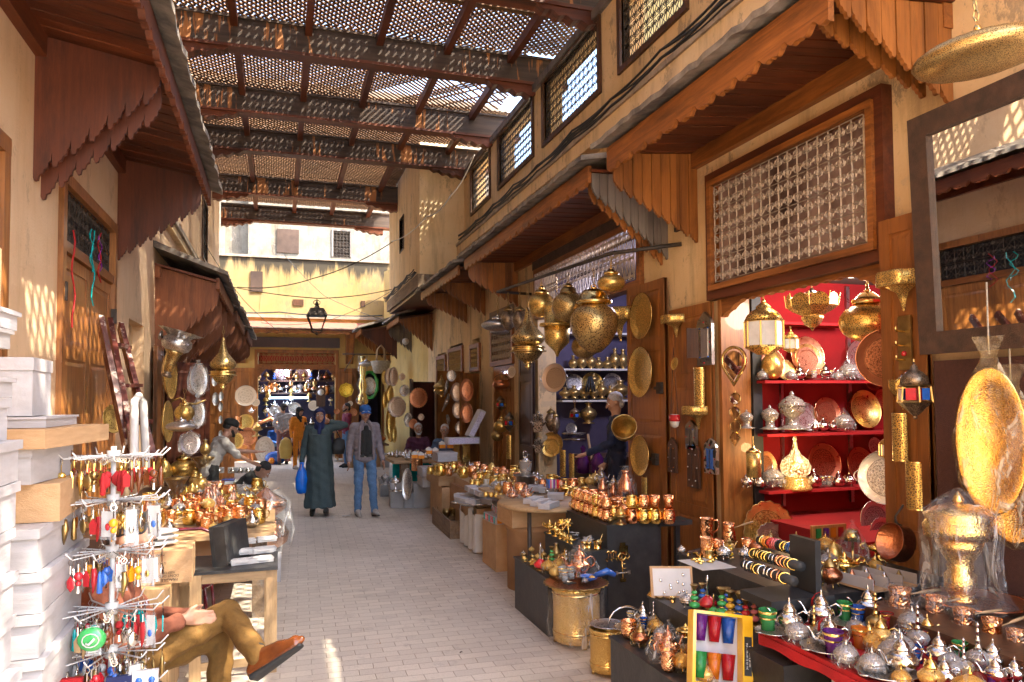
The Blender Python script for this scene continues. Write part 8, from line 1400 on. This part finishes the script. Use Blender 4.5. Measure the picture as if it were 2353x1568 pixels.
for i, (x, y, m, l) in enumerate(((-.10, .93, 'cloth_red', 'small red and white star patterned pouch at the foot of the rack'), (.05, .92, 'c_navy', 'navy cloth pouch at the foot of the rack'), (.13, .93, 'paper', 'white pouch with a star pattern, nearest to the corduroy knee'), (-.15, .88, 'beads_amber', 'yellow brown cloth pouch low on the rack'))):
 q = MB().box((-.04, -.01, -.1), (.04, .01, 0), m).build('cloth_pouch', None, kr_+V(x, -.12, y)); [MB().ball((xx, -.012, zz), .012, 'enamel_white' if m != 'paper' else 'enamel_blue', 5, (1, .2, 1)).build('star_print', q) for xx in (-.02, .02) for zz in (-.03, -.07)]; tag(q, l, 'pouch')
single('green_keyring_cushion', 'green round plush charm with a white phone mark hanging on the rack', 'charm', kr_+V(-.03, -.15, 1.06), {'cushion': MB().ball((0, 0, 0), .045, 'enamel_green', 12, (1, .4, .9)), 'phone_mark': MB().tube([(-.014, -.019, -.008), (-.004, -.021, -.012), (.012, -.019, .006)], .004, 'plastic_white', 5), 'ring_mark': MB().tube([(.025*cos(t), -.018, .022*sin(t)) for t in [i*PI/6 for i in range(12)]], .002, 'plastic_white', 4, closed=True)})
view(0, 910, 1.7227)
def board(a, e, w_, t, m, name, parent=None):
 d = e-a; M = Matrix.Translation(a) @ d.to_track_quat('Z', 'X').to_matrix().to_4x4(); return MB().box((-w_/2, -t/2, 0), (w_/2, t/2, d.length), m, M).build(name, parent)
o = thing('step_ladder', 'folded maroon wooden step ladder with chipped paint leaning by the double door', 'ladder', (-1.4, 6.6, 0))
for xa, ya, xb, yb, Xa, Xb in ((690, 630, 905, 1530, -1.38, -1.0), (755, 650, 935, 1530, -1.36, -.95), (830, 680, 1060, 1500, -1.34, -.9)):
 r = board(pos(xb, yb+120, ('X', Xb)), pos(xa, ya, ('X', Xa)), .09, .04, 'wood_ladder', 'rail', o); r.location = -o.location
for i, f in enumerate((.18, .5, .8)):
 a = pos(755+180*f, 650+880*f, ('X', -1.36+.41*f)); e = pos(830+230*f, 680+820*f, ('X', -1.34+.44*f)); r = board(a, e, .03, .09, 'wood_ladder', 'tread', o); r.location = -o.location
o = thing('white_rail_frame', 'pale enamelled metal rail with rounded top standing before the ladder', 'frame', pos(960, 1560, ('X', -.95)))
pa, pb_ = pos(925, 1700, ('X', -.92)), pos(925, 1200, ('X', -.98)); pc, pd = pos(985, 1200, ('X', -.97)), pos(1010, 1700, ('X', -.9)); r = MB().tube([pa, pb_, pb_.lerp(pc, .5)+V(0, 0, .04), pc, pd], .028, 'plastic_white', 8).build('rail', o); r.location = -o.location
tag(bx((-.25, -.3, 0), (.25, .3, .82), 'wood_dark').build('side_counter', None, (-1.25, 6.55, 0)), 'dark counter under the leaning ladder by the double door', 'counter')
plate('plate_brass', 770, 1320, 98, ('X', -1.4), 'greenish brass plate leaning by the ladder foot', None, 'L', .1, yaw=-.5)
o = thing('tangled_string', 'red and green string tangled in the door grille and hanging down', 'string', (-1.5, 7.2, 3))
for i, (x, y0, y1, m) in enumerate(((505, 20, 690, 'tassel_red'), (640, 20, 540, 'enamel_teal'), (685, 40, 380, 'tassel_red'), (630, 10, 310, 'enamel_teal'), (690, 60, 300, 'enamel_violet'))):
 r = MB().tube([pos(x+12*sin(j*1.3+i), y0+(y1-y0)*j/9, ('X', -1.46)) for j in range(10)], .006, m, 4).build('strand', o); r.location = -o.location
o = thing('folding_table', 'black topped folding table on pine legs with white packets', 'table', (-.52, 5.6, 0)); bx((-.42, -.26, .695), (.52, .30, .715), 'black_paint').build('top', o)
for x, y in ((.48, -.22), (.0, -.24), (-.12, .2), (.46, .25)): bx((x-.035, y-.02, 0), (x+.035, y+.02, .694), 'wood_pale').build('leg', o)
bx((-.1, -.235, .63), (.46, -.215, .693), 'wood_pale_x').build('apron', o); bx((.0, -.24, .06), (.5, -.22, .11), 'wood_pale_x').build('stretcher', o)
view(600, 1750, 1.493); ZT = ('Z', .716)
for i, (x, y, lv) in enumerate(((545, 745, 0), (548, 715, 1), (565, 690, 0), (570, 650, 1), (670, 730, 0), (672, 705, 1), (690, 670, 0), (695, 635, 1))):
 p = pos(x, y+12, ZT); b = MB(); b.ball((0, 0, .02), 1, 'paper', 12, (.085, .05, .022)); b.box((-.07, -.04, .002), (.07, .04, .036), 'paper'); q = b.build('white_packet', None, p+V(0, 0, .035*lv)); q.rotation_euler.z = .2; tag(q, ['lower', 'upper'][lv]+' white packet of the '+['near left', 'far left', 'near right', 'far right'][i//2]+' pile on the folding table', 'packet', 'white packets on the folding table')
p = pos(430, 770, ZT); single('black_case', 'flat black leather case standing upright on the folding table', 'case', p, {'case': bx((-.05, -.02, 0), (.05, .36, .27), 'black_paint'), 'edge': bx((-.055, -.022, .0), (-.03, .362, .275), 'rubber_black')}, rot=(0, -.12, -.35))
tag(bx((-.30, -.35, 0), (.25, .2, .715), 'wood_pale').build('side_stand', None, (-.88, 5.3, 0)), 'pale wooden stand under the upside down carton', 'stand')
o = put('box_carton', (-.78, 5.22, .72), (.52, .34, .20), .04, 'taped carton standing upside down printed FRAGILE beside the black case')
pr = thing('carton_print', 'upside down black shipping print on the taped carton', 'print', (-.74, 5.045, .82), rz=.04)
for s_, x, z, k in (('FRAGILE', .16, -.075, .026), ('DONT DROP', .15, -.05, .022), ('KEEP DRY', .15, -.03, .018), ('ITEM NO.', .03, .03, .02), ('QTY.', .06, .05, .02), ('G.W. N.W.', .1, .03, .018), ('MEAS. 50 X 32 X 16 CM', .03, .08, .02)): text(s_, k, pr, (x-.06, -.002, z), (PI/2, PI, 0), 'rubber_black')
for x in (-.13, -.10): MB().tube([(x, -.002, -.04), (x, -.002, -.08)], .004, 'rubber_black', 4).poly([(x-.012, -.075), (x+.012, -.075), (x, -.095)], .003, 'rubber_black').build('arrow_mark', pr)
for i in range(3): q = MB().ball((0, 0, .02), 1, 'paper', 12, (.17, .09, .022)).build('white_packet', None, (-.78, 5.25, .925+.035*i)); tag(q, ['lowest', 'middle', 'top'][i]+' long white packet on the upside down carton', 'packet', 'white packets on the carton')
o = thing('metal_chair', 'maroon metal chair with padded vinyl seat behind the folding table', 'chair', (-.68, 6.15, 0)); MB().lathe([(.20, .44), (.22, .46), (.21, .485), (.001, .49)], 'chair_maroon', 24).build('seat', o)
MB().tube([(-.2, .15, .46), (-.2, .2, .8), (-.1, .22, .84), (.1, .22, .84), (.2, .2, .8), (.2, .15, .46)], .014, 'chair_maroon', 7).build('backrest', o)
for x, y in ((.2, .18), (-.2, .18), (.18, -.18), (-.18, -.18)): MB().tube([(x*.9, y*.9, .46), (x*1.1, y*1.1, 0)], .013, 'chair_maroon', 6).build('leg', o)
o = thing('market_table', 'board table loaded with copper mugs and gold lamps before the pink wall', 'table', (-.75, 8.1, 0)); bx((-.75, -1.5, .70), (.72, 1.3, .74), 'wood_pale_x').build('top', o)
for x, y in ((-.6, -1.2), (.6, -1.3), (-.6, 1.1), (.6, 1.1)): bx((x-.06, y-.06, 0), (x+.06, y+.06, .70), 'wood_old').build('leg', o)
bx((-.55, -1.3, .3), (.5, .9, .69), 'carton_dark').build('under_shelf', o)
ZZ = ('Z', .742); CG = 'copper and gold wares on the left table'
LW = [('mug_pink', 165, 440, 75, 'pink copper mug on the round tray, left'), ('mug_pink', 232, 452, 75, 'pink copper mug on the round tray, middle'), ('mug_pink', 265, 440, 80, 'wrapped pink copper mug on the round tray, right'), ('mug_pink', 190, 405, 60, 'copper mug behind the round tray'), ('mug_pink', 300, 400, 70, 'copper mug left of the copper flasks'), ('flask', 345, 430, 150, 'dark copper flask between mugs'), ('flask', 380, 415, 150, 'tall wrapped copper flask'), ('cup_plain', 410, 345, 80, 'orange copper tumbler behind the flasks'), ('cup_plain', 352, 335, 70, 'copper tumbler behind the dark flask'),
 ('cup_plain', 300, 525, 80, 'stacked copper cups before the tray'), ('mug_pink', 345, 530, 80, 'copper jug in film beside the black case'), ('mug_copper', 470, 515, 90, 'hammered copper mug behind the black case, left'), ('mug_copper', 540, 510, 100, 'hammered copper mug behind the black case, right'), ('mug_copper', 500, 480, 85, 'hammered copper mug behind two others'), ('mug_gold', 650, 515, 90, 'gold mug with big handle at the table edge'), ('mug_copper', 660, 450, 80, 'copper mug with gold handle, upper'), ('mug_gold', 600, 440, 90, 'gold cone lamp between mugs'),
 ('mug_gold', 640, 320, 75, 'gold hammered mug at the far corner'), ('aladdin', 440, 340, 55, 'gold genie lamp in the heap, first'), ('aladdin', 475, 335, 55, 'gold genie lamp in the heap, second'), ('aladdin', 510, 350, 60, 'gold genie lamp in the heap, third'), ('aladdin', 460, 375, 60, 'gold genie lamp in the heap, fourth'), ('aladdin', 520, 385, 60, 'gold genie lamp in the heap, fifth'), ('bowl_brass', 490, 400, 60, 'brass bowl before the genie lamps'), ('mug_gold', 425, 405, 55, 'tiny gold mug left of the brass bowl'), ('mug_gold', 560, 400, 60, 'gold cup right of the genie lamps'), ('coffee_pot', 640, 400, 55, 'copper coffee pot with dark handle, upper'), ('coffee_pot', 700, 365, 55, 'copper coffee pot with dark handle at the edge'), ('coffee_pot', 690, 400, 50, 'copper coffee pot with dark handle, lower'), ('flask', 330, 295, 60, 'small wrapped silver flask behind the mugs')]
for k, x, y, h, l in LW: at(k, x, y, h, ZZ, l, CG)
plate('plate_copper', 225, 452, 92, ZZ, 'round copper tray under the pink mugs', face='Z'); plate('plate_copper', 530, 505, 85, ('Z', .745), 'round copper tray under the hammered mugs', face='Z')
b = MB(); p = onZ(*vp(760, 860), 0)
put('box_white', p+V(-.1, .1, 0), (.28, .3, .30), 0, 'white box on the paving at the end of the copper table'); single('copper_still', 'big round bellied copper vessel in film at the table end', 'vessel', p+V(-.12, .15, .30), {'belly': MB().lathe([(.12, 0), (.22, .08), (.24, .18), (.16, .30), (.10, .34)], 'copper_ham', 24), 'bowl': MB().lathe([(.10, .34), (.2, .42), (.22, .50), (.18, .52), (.06, .60), (.02, .64)], 'copper', 24), 'film': MB().lathe([(.25, .02), (.28, .2), (.24, .5), (.12, .64)], 'wrap', 18, lobes=6, la=.06, cap=False)})
GLM = 'brass lamps standing behind the copper table'
for k, x, y, h, l, sxy in (('globe_melon', 200, 245, 170, 'widest pierced brass lamp, urn shaped, behind the copper table', .95), ('small_bowl', 120, 175, 100, 'ribbed brass globe cup behind the rack', 1), ('egg_box', 85, 255, 130, 'pierced brass dome behind the yellow beads', 1), ('egg', 265, 300, 90, 'ball tower of pierced brass, lower', 1), ('globe', 300, 320, 110, 'ball tower of pierced brass in film', 1), ('egg_box', 250, 350, 80, 'pierced brass egg lying behind the mugs', 1), ('globe', 270, 245, 90, 'cloudy wrapped brass ball', 1)): at(k, x, y, h, ('Z', .80), l, GLM, sxy=sxy)
for x, y, l in ((155, 370, 'cone of wrapped copper funnel on the left'), (325, 245, 'wide wrapped brass goblet, flared like a funnel')): p = pos(x, y, ('Z', .8)); s_ = 130*VW[2]/FP*depth(p); single('wrapped_goblet', l, 'goblet', p, {'cup': MB().lathe([(.3, 0), (.12, .1), (.15, .3), (.5, .9), (.55, 1)], 'brass_old', 20), 'film': MB().lathe([(.35, 0), (.25, .3), (.58, .95), (.4, 1.05)], 'wrap_gold', 14, lobes=5, la=.05, cap=False)}, s=s_)
at('vase_silver', 330, 120, 110, ('X', -.85), 'wrapped brass vase over the flared goblet')
tag(bx((-.4, -.5, 0), (.3, .6, .8), 'wood_dark').build('side_counter', None, (-1.15, 9.4, 0)), 'dark counter carrying the standing brass lamps', 'counter')
view(550, 1300, 2.24); XH = ('X', -1.32)
plate('plate_hammered', 262, 440, 228, XH, 'upper huge pierced brass dish on the pink wall', None, 'L', .02, yaw=-.1); plate('plate_hammered', 245, 865, 188, XH, 'lower pierced brass dish on the pink wall', None, 'L', .02, yaw=-.1)
p = pos(255, 470, ('X', -1.1)); s_ = 440*VW[2]/FP*depth(p); o = put('torch', p, s_, 0, 'torch shaped silver lamp with petal rim on a wall arm', rot=(0, .28, 0)); MB().tube([(-.1, 0, .62), (-.3, 0, .78)], .03, 'iron', 6).ball((-.34, 0, .8), .10, 'pewter', 10, (.4, 1, 1)).build('wall_arm', o)
hang('disc', 390, 825, 970, ('X', -.95), 'flat silver disc lamp on the left, lowest of the curled bracket', top=690); hang('globe', 420, 655, 870, ('X', -1.05), 'round silver and brass globe lamp behind the disc lamp', top=560)
single('scroll_bracket', 'curled iron bracket holding the silver lamps', 'bracket', pos(290, 690, ('X', -1.3)), {'arm': MB().tube([V(.0, 0, .0), V(.12, 0, .05), V(.2, 0, -.02), V(.3, 0, -.03), V(.42, 0, .02)], .014, 'brass_old', 6)})
hang('drop', 765, 110, 590, ('X', -.62), 'long drop shaped pierced brass lamp under the middle canopy', top=0, sxy=1.1)
for x, y, r, sx, l in ((545, 490, 140, .55, 'oblong silver tray in film on the red door leaf'), (540, 790, 120, .5, 'round silver tray in film below the oblong one'), (470, 1060, 100, .9, 'angular mirror like silver tray in film')):
 plate('oval_wrapped', x, y, r, ('Y', 10.4 if y < 900 else 9.6), l, 'wrapped silver trays by the pink wall', 'Y', .1, sx, 0, .5); p = pos(x, y, ('Y', 10.3)); s_ = r*VW[2]/FP*depth(p); tag(MB().lathe([(.1, -1.15), (sx+.1, -.7), (sx+.15, 0), (sx*.9, .8), (.12, 1.1), (.2, 1.25)], 'wrap', 14, Matrix.Diagonal((s_, s_*.25, s_, 1)), lobes=5, la=.05, cap=False).build('tray_film', None, p+V(0, -.03, 0)), 'crumpled clear film round the '+l.split(' in film')[0]+(' below' if 'below' in l else ''), 'plastic film')
for i, (x, y, r) in enumerate(((750, 640, 42), (745, 735, 42), (700, 665, 60), (745, 850, 38), (745, 980, 38), (690, 500, 50))): plate('plate_silver', x, y, r, ('Y', 13.8-.2*(i % 2)), ORD[i]+' small plate of the column on the open rack by the pink wall', 'small plates on the open rack', 'Y', .05, .5)
for k, x, y, r, Y, sx, l in (('plate_plain', 970, 635, 92, 23.7, 1, 'large plain round tray on the far left door leaf'), ('plate_plain', 1060, 695, 35, 23.7, 1, 'small plain tray beside the large one'), ('plate_octagon', 810, 605, 75, 23.6, .5, 'eight sided brass tray at the far left corner'), ('plate_pink', 800, 830, 65, 23.6, .6, 'round pale tray at the far left corner'), ('plate_brass', 970, 870, 70, 23.5, 1, 'greenish round tray behind the copper jug'), ('plate_brass', 880, 1040, 75, 23.0, .9, 'golden round tray leaning on the far facade'), ('plate_copper', 985, 1000, 80, 23.3, 1, 'brown round tray leaning on the far facade'), ('plate_plain', 1140, 1120, 120, 23.0, .7, 'tall pale oval board leaning by the scrolled mirror')): plate(k, x, y, r, ('Y', Y), l, 'trays leaning on the far facade', 'Y', .08, sx)
at('pitcher', 905, 910, 90, ('Y', 23.4), 'copper jug hung on the far left door leaf'); at('teapot_silver', 1020, 795, 60, ('Y', 23.4), 'white metal pot hung on the far left door leaf'); at('burner', 1070, 1000, 130, ('Y', 22.9), 'yellow footed bowl lamp at the far shop')
p = onZ(*vp(1190, 1235), 0); single('scrolled_mirror_frame', 'carved copper coloured arch frame leaning at the far shop', 'frame', p+V(0, .2, 0), {'arch': MB().tube([(-.55, .1, 0), (-.62, .2, .6), (-.45, .3, 1.1), (0, .35, 1.3), (.35, .3, 1.0), (.55, .1, 0)], [.05, .06, .07, .07, .06, .04], 'copper_old', 7)})
tag(MB().ball((0, 0, .18), 1, 'enamel_blue', 14, (.30, .15, .20)).ball((-.1, -.1, .12), .1, 'enamel_orange', 8).ball((.1, -.1, .15), .07, 'enamel_green', 8).build('toy_bag', None, onZ(*vp(1235, 1250), 0)), 'bright blue and orange patterned bag on the paving by the far shop', 'bag')
o = thing('market_table', 'pale crate table with books and boxed silver pots in front of the crouching man', 'table', (-.72, 11.6, 0)); bx((-.55, -.5, .0), (.42, .6, .60), 'card_grey').build('crate', o); bx((-.58, -.53, .60), (.45, .63, .63), 'paper').build('top', o)
for i in range(5): q = MB().box((-.09, -.1, 0), (.09, .1, .035), 'paper').box((-.092, -.102, .036), (.092, .102, .040), ['enamel_red', 'enamel_blue', 'c_greys'][i % 3]).build('book', None, (-.95+.24*(i % 3), 11.75+.25*(i//3), .632)); tag(q, ORD[i]+' stack of thin books on the pale crate table', 'books', 'books on the pale crate table')
for i, x in enumerate((730, 850, 920, 990)): p = pos(x, 1330, ('Z', .64)); put('open_box', p+V(0, .08, 0), (.15, .12, .09), .1, ORD[i]+' open white box with a silver pot on the pale crate table', 'boxed silver pots'); put('teapot_silver', p+V(0, -.02, .0), .12, .3, ORD[i]+' small silver pot in front of its white box', 'boxed silver pots')
put('vase_silver', pos(865, 1440, ('Z', .62)), .06, 0, 'small red tasselled bottle at the front of the pale crate table')
view(860, 1250, 2.413)
for zz, l in ((2.45, 'upper dark shelf of the far shop'), (2.05, 'middle dark shelf of the far shop'), (.95, 'counter board of the far shop')): shelf(l, (-.75, 25.0, zz), (1.88, 25.4, zz+.04), 'wood_dark')
ks = ['vase_silver', 'teapot_silver', 'longneck', 'bowl_plain', 'burner', 'candle_tower', 'teapot_old', 'goblet', 'candle_blue', 'mug_copper']; n = 0
for zz, cnt in ((2.49, 11), (2.09, 12), (.99, 11)):
 for i in range(cnt): put(ks[(i*3+n) % 10], (-.62+2.35*i/(cnt-1), 25.15+.1*rr.random(), zz), rr.uniform(.26, .40), rr.random()*6, ORD[i]+' piece from the left on the '+{2.49: 'upper', 2.09: 'middle', .99: 'lowest'}[zz]+' board of the far shop', 'metal wares on the far shop boards'); n += 1
for i in range(30): x = -.55+2.2*rr.random(); zz = rr.uniform(1.2, 2.35); put(ks[int(rr.random()*10)], (x, 24.5+.3*rr.random(), zz), rr.uniform(.18, .32), rr.random()*6, 'one of the metal pieces hanging thickly in the dark far shop', 'metal wares hanging in the far shop')
for i, (x, y, r, k) in enumerate(((660, 590, 80, 'plate_silver'), (845, 600, 75, 'plate_silver'), (580, 950, 55, 'plate_silver'), (770, 930, 60, 'plate_silver'), (950, 900, 50, 'plate_plain'))): plate(k, x, y, r, ('Y', 25.6 if y < 700 else 24.6), ['big dark plate, upper left in the far shop', 'big dark plate, upper right in the far shop', 'flower plate low in the far shop', 'silver plate behind the man in grey', 'pale plate right of the man in grey'][i], 'plates in the far shop', 'Y')
single('wall_clock', 'dark wooden wall clock with a white dial in the far shop', 'clock', pos(1020, 910, ('Y', 24.5)), {'case': bx((-.14, -.05, 0), (.14, .05, .62), 'wood_dark'), 'dial': MB().lathe([(.001, 0), (.10, 0), (.10, .01)], 'paper', 20, T(0, -.06, .46, 0, PI/2))})
p = pos(705, 825, ('Y', 24.6)); tag(bx((-.62, -.02, -.025), (.62, .02, .025), 'tube_blue').build('tube_lamp', None, p), 'blue white lit tube lamp across the far shop', 'lamp'); q = pos(690, 585, ('Y', 24.8)); tag(MB().ball((0, 0, 0), .09, 'led_cool', 10).build('bulb_lamp', None, q), 'bright white bulb at the top of the far shop', 'lamp')
LAMPS += [('far_shop_lamp', (p.x, 24.3, p.z+.1), 5, (.6, .75, 1), .2), ('far_shop_bulb', (q.x, 24.5, q.z), 4, (.85, .85, 1), .1)]
for k, x, y, r, l in (('plate_octagon', 1265, 750, 72, 'bright yellow eight sided plate on the far right door leaf'), ('plate_copper', 1175, 955, 28, 'copper pan on the far right door leaf'), ('plate_copper', 1335, 965, 38, 'dull copper pan behind the man in maroon'), ('plate_plain', 1305, 880, 25, 'small steel pan on the far right door leaf')): plate(k, x, y, r, ('Y', 23.9), l, 'plates on the far right door leaf', 'Y', .02)
plate('plate_silver', 1490, 710, 85, ('Y', 24.1), 'round plate with green leafy frame in the far right doorway', None, 'Y', .05, .7); tag(MB().tube([V(.36*cos(t)*.7, 0, .42*sin(t)) for t in [i*PI/8 for i in range(16)]], [.04, .07]*8, 'enamel_green', 6, closed=True).build('green_wreath', None, pos(1490, 700, ('Y', 24.0))), 'green leafy wreath frame in the far right doorway', 'wreath')
tag(MB().lathe([(.04, 0), (.16, .1), (.13, .3), (.08, .42), (.13, .6), (.07, .85), (.1, 1.1), (.06, 1.35), (.1, 1.5)], 'brass', 16).lathe([(.1, .02), (.2, .15), (.12, .42), (.17, .62), (.1, .9), (.14, 1.2), (.12, 1.52)], 'wrap', 12, lobes=4, la=.1, cap=False).build('wrapped_column', None, pos(1425, 905, ('Y', 22.6))), 'long brass column lamp twisted in film at the far right doorway', 'lamp')
hang('disc', 1460, 450, 530, ('Y', 22.3), 'flat silver disc lamp at the far right corner'); single('straw_basket', 'pale straw basket with two loop handles hanging at the far right corner', 'basket', pos(1600, 590, ('Y', 21.6)), {'bowl': MB().lathe([(.001, 0), (.2, .02), (.3, .35), (.29, .36), (.18, .05), (.001, .04)], 'rope', 20, cap=False), 'handle': [MB().tube([(-.12, y, .34), (-.1, y, .7), (0, y, .82), (.1, y, .7), (.12, y, .34)], .018, 'wood_pale', 6) for y in (-.1, .1)]}); single('hook_bar', 'rusty bar with hooks above the straw basket', 'bar', pos(1480, 405, ('Y', 22.2)), {'rod': MB().tube([(-.75, 0, 0), (.85, 0, 0)], .02, 'iron', 6), 'brace': MB().tube([(-.7, 0, -.5), (-.4, 0, 0)], .015, 'iron', 6)})
for i in range(34): put(ks[i % 10], (1.9+rr.random()*.9, 20.6+rr.random()*2.4, .62+0*i), rr.uniform(.18, .4), rr.random()*6, 'one of the small metal pieces crowding the table by the far right door', 'metal wares by the far right door')
o = thing('market_table', 'low table crowded with metal pieces by the far right door', 'table', (2.35, 21.8, 0)); bx((-.55, -1.3, .58), (.55, 1.3, .62), 'wood_old').build('top', o); bx((-.5, -1.2, 0), (.45, 1.2, .57), 'carton').build('crate', o)
tag(bx((-.02, -.3, .05), (.02, .3, .12), 'wood_pale').box((-.25, -.3, .3), (.25, .3, .34), 'wood_pale_x').box((-.25, -.3, .0), (-.21, -.26, .3), 'wood_pale').box((.21, -.3, .0), (.25, -.26, .3), 'wood_pale').build('pine_bench', None, onZ(775, 1060)), 'small pine bench behind the woman in the djellaba', 'bench')
# ---------------------------------------------------------------- smaller wares that crowd the tables
rf = random.Random(11)
def crowd(n, x0, x1, y0, y1, z, ks, hs, label, group):
 pts = []
 for _ in range(n*14):
  if len(pts) >= n: break
  p = (rf.uniform(x0, x1), rf.uniform(y0, y1))
  if all((p[0]-q[0])**2+(p[1]-q[1])**2 > .105**2 for q in pts): pts.append(p)
 for p in pts: put(rf.choice(ks), (*p, z), rf.uniform(*hs), rf.random()*6.3, label, group)
KM = ['mug_copper', 'mug_gold', 'teapot_brass', 'cup_plain', 'mug_gold', 'bowl_brass', 'bowl_silver', 'tiny_pot']
crowd(16, 2.25, 3.1, 7.3, 8.2, .832, KM+['bowl_gold', 'teapot_copper'], (.10, .16), 'one of the brass and copper pieces crowding the bare plank', 'wares crowding the plank')
crowd(34, 2.55, 3.4, 8.5, 10.7, .702, KM+['burner', 'teapot_silver', 'hexlamp', 'longneck_brass'], (.10, .20), 'one of the metal pieces crowding the long carton block', 'wares crowding the carton block')
crowd(18, 2.35, 3.1, 11.0, 12.0, .702, KM+['teapot_silver'], (.10, .17), 'one of the metal pieces among the far hammered mugs', 'wares on the cardboard sheet')
crowd(30, -1.15, -.1, 6.75, 7.9, .742, KM+['aladdin', 'coffee_pot'], (.09, .15), 'one of the copper and gold pieces crowding the near half of the board table', 'wares crowding the board table')
crowd(30, -1.25, -.1, 7.95, 9.3, .742, KM+['aladdin', 'egg_box', 'flask', 'longneck_brass'], (.10, .19), 'one of the copper and gold pieces crowding the far half of the board table', 'wares crowding the far half of the board table')
crowd(16, 2.35, 3.2, 1.75, 2.9, .722, ['teapot_silver', 'bowl_silver', 'bowl_gold', 'teapot_brass', 'longneck'], (.10, .16), 'one of the silver and gold pieces tightly packed on the red table', 'pieces packed between others on the red table')
crowd(10, 2.95, 3.65, 3.4, 4.45, .792, ['bowl_gold', 'teapot_brass', 'teapot_old', 'egg_box', 'bowl_silver'], (.10, .17), 'one of the metal pieces packed behind the bracelet stand', 'pieces packed behind the bracelets')
crowd(12, 1.9, 2.17, 3.3, 4.0, .452, ['bowl_gold', 'teapot_old', 'bowl_silver', 'mug_copper'], (.07, .11), 'one of the small metal pieces packed on the lowest near step', 'pieces packed on the lowest near step')
crowd(9, 2.03, 2.26, 5.5, 6.28, .452, ['bowl_gold', 'aladdin', 'bowl_brass', 'mortar'], (.06, .10), 'one of the small gold pieces packed on the lowest far step', 'pieces packed on the lowest far step')
crowd(14, 2.6, 2.92, 5.62, 6.28, .842, ['mug_copper', 'mug_gold', 'cup_plain'], (.10, .12), 'one of the copper mugs filling the middle of the tall black box', 'mugs filling the tall black box')
for i in range(9): put('open_box', (2.3+.22*(i % 3), 8.45+.26*(i//3), .71), (.15, .2, .06), .3*(i % 3), ORD[i]+' of the open white boxes set out on the long carton block', 'open white boxes on the carton block')
b = MB().grid(lambda u, v: V(.12*(u-.5), .09*(v-.5), .006+.02*abs(sin(u*7+v*5))), 5, 5, 'paper'); tag(b.build('paper_scrap', None, onZ(795, 1188)), 'crumpled paper scrap on the paving beside the walking man', 'litter')
for i, (x, y) in enumerate(((905, 1280), (1010, 1395), (870, 1480), (1120, 1330), (760, 1320), (1060, 1500))): tag(MB().grid(lambda u, v: V(.03*(u-.5), .02*(v-.5), .003+.006*sin(u*5+i)), 3, 3, 'wood_dark' if i % 2 else 'carton').build('leaf_scrap', None, onZ(x, y)), 'one of the tiny brown scraps scattered over the paving', 'litter', 'tiny scraps on the paving')
# ---------------------------------------------------------------- light and render settings
w = bpy.data.worlds.new('World'); C.world = w; w.use_nodes = True; nt = w.node_tree
sky = nt.nodes.new('ShaderNodeTexSky'); sky.sky_type = 'NISHITA'; sky.sun_disc = False
SUN = Vector((.47, -.32, .82)).normalized()
el = math.asin(SUN.z); az = math.atan2(SUN.x, SUN.y)
sky.sun_elevation = el; sky.sun_rotation = az; sky.dust_density = 3.; sky.air_density = 1.0
nt.links.new(sky.outputs[0], nt.nodes['Background'].inputs[0]); nt.nodes['Background'].inputs[1].default_value = .15
ld = bpy.data.lights.new('sun', 'SUN'); lo = bpy.data.objects.new('sun', ld); COL.objects.link(lo)
ld.energy = 2.15; ld.angle = R(.5); ld.color = (1, .9, .72); lo.rotation_euler = SUN.to_track_quat('Z', 'Y').to_euler(); lo.location = (0, 0, 30)
def lamp(name, loc, e, col, r=.12):
 l = bpy.data.lights.new(name, 'POINT'); l.energy = e; l.color = col; l.shadow_soft_size = r
 o = bpy.data.objects.new(name, l); COL.objects.link(o); o.location = loc
for a in LAMPS: lamp(*a)
C.view_settings.view_transform = 'Standard'; C.view_settings.look = 'None'; C.view_settings.gamma = 1; C.view_settings.exposure = EXPO
C.render.engine = 'CYCLES'; C.cycles.use_denoising = True; C.cycles.denoiser = 'OPENIMAGEDENOISE'
C.cycles.max_bounces = 8; C.cycles.diffuse_bounces = 5; C.cycles.glossy_bounces = 4; C.cycles.transparent_max_bounces = 16
C.cycles.sample_clamp_indirect = 6; C.cycles.use_adaptive_sampling = True; C.cycles.adaptive_threshold = .02
C.cycles.caustics_reflective = False; C.cycles.caustics_refractive = False
